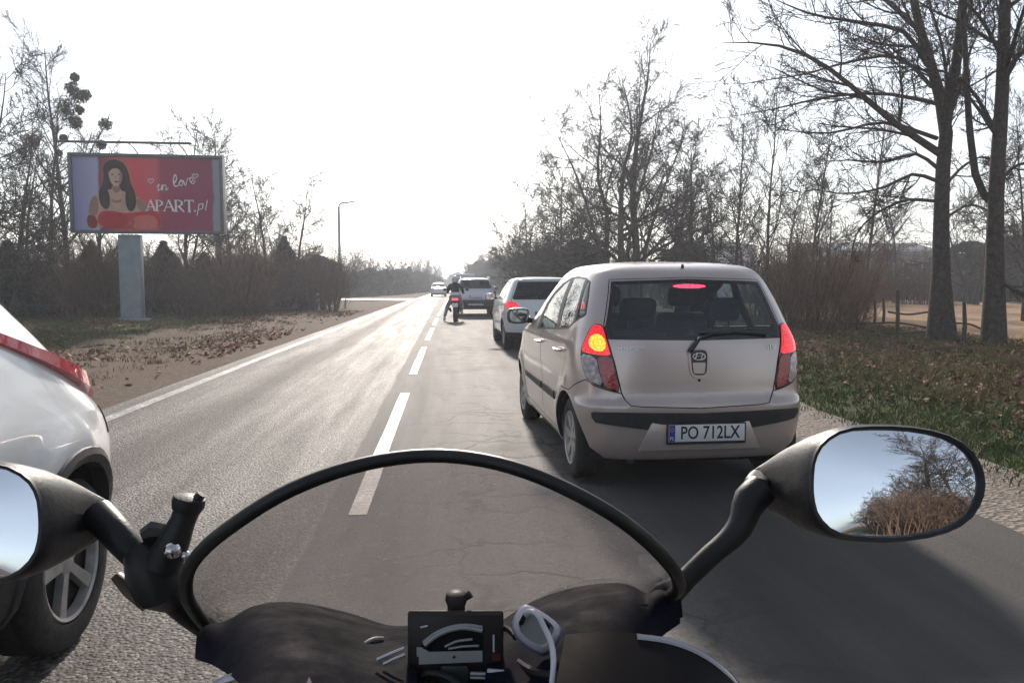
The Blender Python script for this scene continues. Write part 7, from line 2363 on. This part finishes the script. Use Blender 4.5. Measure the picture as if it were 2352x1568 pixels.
J = {
    'pelvis': ((0, 0, 0.94), (0.16, 0.13)), 'waist': ((0, 0.02, 1.08), (0.145, 0.11)), 'chest': ((0, 0.08, 1.28), (0.17, 0.115)), 'neck0': ((0, 0.10, 1.42), 0.075), 'neck': ((0, 0.11, 1.50), 0.058), 'head': ((0, 0.13, 1.60), 0.085),
    'shL': ((-0.20, 0.08, 1.38), 0.075), 'elL': ((-0.33, 0.10, 1.11), 0.052), 'wrL': ((-0.25, 0.32, 1.00), 0.036), 'haL': ((-0.22, 0.40, 0.98), (0.04, 0.025)),
    'shR': ((0.20, 0.08, 1.38), 0.075), 'elR': ((0.33, 0.10, 1.11), 0.052), 'wrR': ((0.25, 0.32, 1.00), 0.036), 'haR': ((0.22, 0.40, 0.98), (0.04, 0.025)),
    'hipL': ((-0.12, 0.06, 0.92), 0.105), 'knL': ((-0.24, 0.44, 0.82), 0.070), 'anL': ((-0.27, 0.30, 0.12), 0.050), 'ftL': ((-0.28, 0.46, 0.06), (0.045, 0.05)),
    'hipR': ((0.12, 0.06, 0.92), 0.105), 'knR': ((0.24, 0.44, 0.82), 0.070), 'anR': ((0.27, 0.30, 0.12), 0.050), 'ftR': ((0.28, 0.46, 0.06), (0.045, 0.05)),
}
Ed = [('pelvis', 'waist'), ('waist', 'chest'), ('chest', 'neck0'), ('neck0', 'neck'), ('neck', 'head')]
for q in 'LR':
    Ed += [('neck0', 'sh' + q), ('sh' + q, 'el' + q), ('el' + q, 'wr' + q), ('wr' + q, 'ha' + q), ('pelvis', 'hip' + q), ('hip' + q, 'kn' + q), ('kn' + q, 'an' + q), ('an' + q, 'ft' + q)]
skin_person('body', J, Ed, jacket, PR)
helmet((0, 0.13, 1.62), None, gloss_black, glass_priv, PR)
for q, sx in (('L', -1), ('R', 1)):
    w_ = np.array(J['ha' + q][0])
    for k in range(4):
        b_ = w_ + np.array([sx * (0.028 - 0.019 * k), 0.02, 0.004])
        ln = (0.055, 0.066, 0.062, 0.048)[k]
        MB().tube([b_, b_ + np.array([0, ln * 0.55, -0.004]), b_ + np.array([0, ln, -0.024])], [0.0095, 0.009, 0.007], 8).build('glove_finger', jacket, PR)
    b_ = w_ + np.array([-sx * 0.03, -0.02, 0.0])
    MB().tube([b_, b_ + np.array([-sx * 0.022, 0.03, -0.004]), b_ + np.array([-sx * 0.028, 0.055, -0.016])], [0.011, 0.0105, 0.008], 8).build('glove_thumb', jacket, PR)

# ---------------------------------------------------------------- the motorcyclist in the queue ahead
gp = ground_pt(1046, 739)
MC = empty('motorcycle', (gp[0], gp[1] + 0.1, 0), R(-2), 'dark motorcycle with a lit red tail lamp behind the silver off-road wagon', 'motorcycle')
for y_ in (0.0, 1.45):
    w_ = MB().lathe([(0.21, -0.06), (0.27, -0.08), (0.31, -0.06), (0.318, 0.0), (0.31, 0.06), (0.27, 0.08), (0.21, 0.06), (0.21, -0.06)], (0, y_, 0.318), 'X', 28).build('wheel', rubber, MC)
    MB().lathe([(0.0001, -0.03), (0.06, -0.03), (0.21, -0.012), (0.21, 0.012), (0.06, 0.03), (0.0001, 0.03)], (0, y_, 0.318), 'X', 20).build('rim', rim_dark, w_)
rows = []
for (y_, z_, w_, h_) in [(-0.42, 0.86, .05, .03), (-0.30, 0.84, .12, .07), (0.0, 0.76, .17, .11), (0.35, 0.66, .16, .16), (0.75, 0.72, .20, .22), (1.05, 0.84, .22, .18), (1.3, 0.92, .16, .12), (1.42, 0.92, .04, .04)]:
    rows.append([(w_ * math.cos(a), y_, z_ + h_ * math.sin(a)) for a in np.linspace(0, 2 * math.pi, 15)[:-1]])
MB().grid(rows, closed=True).build('body_shell', satin, MC)
MB().tube([(0, 1.45, .32), (0, 1.22, .95)], 0.035, 8).build('fork', rim_dark, MC)
MB().tube([(-0.34, 1.02, 1.02), (-0.12, 1.15, 1.02), (0.12, 1.15, 1.02), (0.34, 1.02, 1.02)], 0.016, 8).build('handlebar', satin, MC)
for sx in (-1, 1):
    MB().sphere((sx * 0.42, 1.16, 1.16), (0.075, 0.03, 0.045), 10, 6).build('mirror', satin, MC)
    MB().tube([(sx * 0.19, -0.28, 0.47), (sx * 0.19, 0.05, 0.44), (sx * 0.17, 0.4, 0.36)], [0.055, 0.05, 0.03], 10).build('silencer', satin, MC)
    MB().sphere((sx * 0.15, -0.40, 0.74), (0.03, 0.03, 0.022), 8, 6).build('indicator', red_lens, MC)
MB().box((0, -0.41, 0.82), (0.22, 0.06, 0.085)).build('tail_lamp', MATS['brake_glow'], MC, bevel=0.012)
MB().box((0, -0.45, 0.62), (0.20, 0.02, 0.16), Matrix.Rotation(R(-12), 3, 'X')).build('number_plate', plate_white, MC, bevel=0.003)
MB().box((0, -0.36, 0.62), (0.05, 0.12, 0.3), Matrix.Rotation(R(20), 3, 'X')).build('plate_bracket', satin, MC)
P2 = empty('person', (gp[0], gp[1] + 0.45, 0), R(-2), 'motorcyclist in dark jacket, white helmet and pale trousers, foot down in the queue', 'person')
skin_person('body', {
    'pelvis': ((0, 0, 0.92), (0.17, 0.14)), 'waist': ((0, 0.05, 1.05), (0.16, 0.12)), 'chest': ((0, 0.14, 1.24), (0.19, 0.13)), 'neck0': ((0, 0.19, 1.36), 0.08), 'neck': ((0, 0.21, 1.42), 0.06), 'head': ((0, 0.24, 1.50), 0.08),
    'shL': ((-0.20, 0.19, 1.32), 0.08), 'elL': ((-0.28, 0.34, 1.08), 0.056), 'wrL': ((-0.29, 0.60, 1.04), 0.04), 'haL': ((-0.29, 0.68, 1.04), 0.035),
    'shR': ((0.20, 0.19, 1.32), 0.08), 'elR': ((0.28, 0.34, 1.08), 0.056), 'wrR': ((0.29, 0.60, 1.04), 0.04), 'haR': ((0.29, 0.68, 1.04), 0.035),
    'hipL': ((-0.13, 0.05, 0.90), 0.10), 'hipR': ((0.13, 0.05, 0.90), 0.10)},
    [('pelvis', 'waist'), ('waist', 'chest'), ('chest', 'neck0'), ('neck0', 'neck'), ('neck', 'head'), ('neck0', 'shL'), ('shL', 'elL'), ('elL', 'wrL'), ('wrL', 'haL'), ('neck0', 'shR'), ('shR', 'elR'), ('elR', 'wrR'), ('wrR', 'haR'), ('pelvis', 'hipL'), ('pelvis', 'hipR')], jacket, P2)
trous = basic('pale_trousers', (0.34, 0.32, 0.29), 0.85, var=0.2)
skin_person('trousers', {'pelvis': ((0, 0.0, 0.86), (0.165, 0.12)), 'hipL': ((-0.13, 0.04, 0.84), 0.105), 'knL': ((-0.30, 0.24, 0.52), 0.075), 'anL': ((-0.40, 0.06, 0.14), 0.055), 'hipR': ((0.13, 0.04, 0.84), 0.105), 'knR': ((0.25, 0.40, 0.60), 0.075), 'anR': ((0.24, 0.18, 0.34), 0.055)},
            [('pelvis', 'hipL'), ('hipL', 'knL'), ('knL', 'anL'), ('pelvis', 'hipR'), ('hipR', 'knR'), ('knR', 'anR')], trous, P2)
for (x, y_, z_) in ((-0.40, 0.10, 0.05), (0.24, 0.24, 0.28)):
    MB().tube([(x, y_ - 0.12, z_ + 0.01), (x, y_ - 0.05, z_ + 0.045), (x, y_ + 0.06, z_ + 0.02), (x, y_ + 0.16, z_)], [0.045, 0.06, 0.05, 0.03], 10).build('boot', whitep, P2)
helmet((0, 0.25, 1.53), None, whitep, glass_priv, P2, 0.14)
MB().box((0, -0.105, 1.01), (0.34, 0.05, 0.13), Matrix.Rotation(R(-20), 3, 'X')).build('reflective_band', whitep, P2, bevel=0.02)
# ================================================================ THE AIR
hz_m = bpy.data.materials.new('thin_haze')
hz_m.use_nodes = True
_t = hz_m.node_tree
_t.nodes.clear()
_o = _t.nodes.new('ShaderNodeOutputMaterial')
_v = _t.nodes.new('ShaderNodeVolumePrincipled')
_v.inputs['Color'].default_value = (0.86, 0.91, 1.0, 1)
_v.inputs['Density'].default_value = 0.0017
_v.inputs['Anisotropy'].default_value = 0.35
_t.links.new(_v.outputs[0], _o.inputs['Volume'])
haze = MB().box((0, 1000, 10.5), (5400, 5600, 24)).build('haze', hz_m, smooth=False)
tag(haze, None, None, kind='stuff')
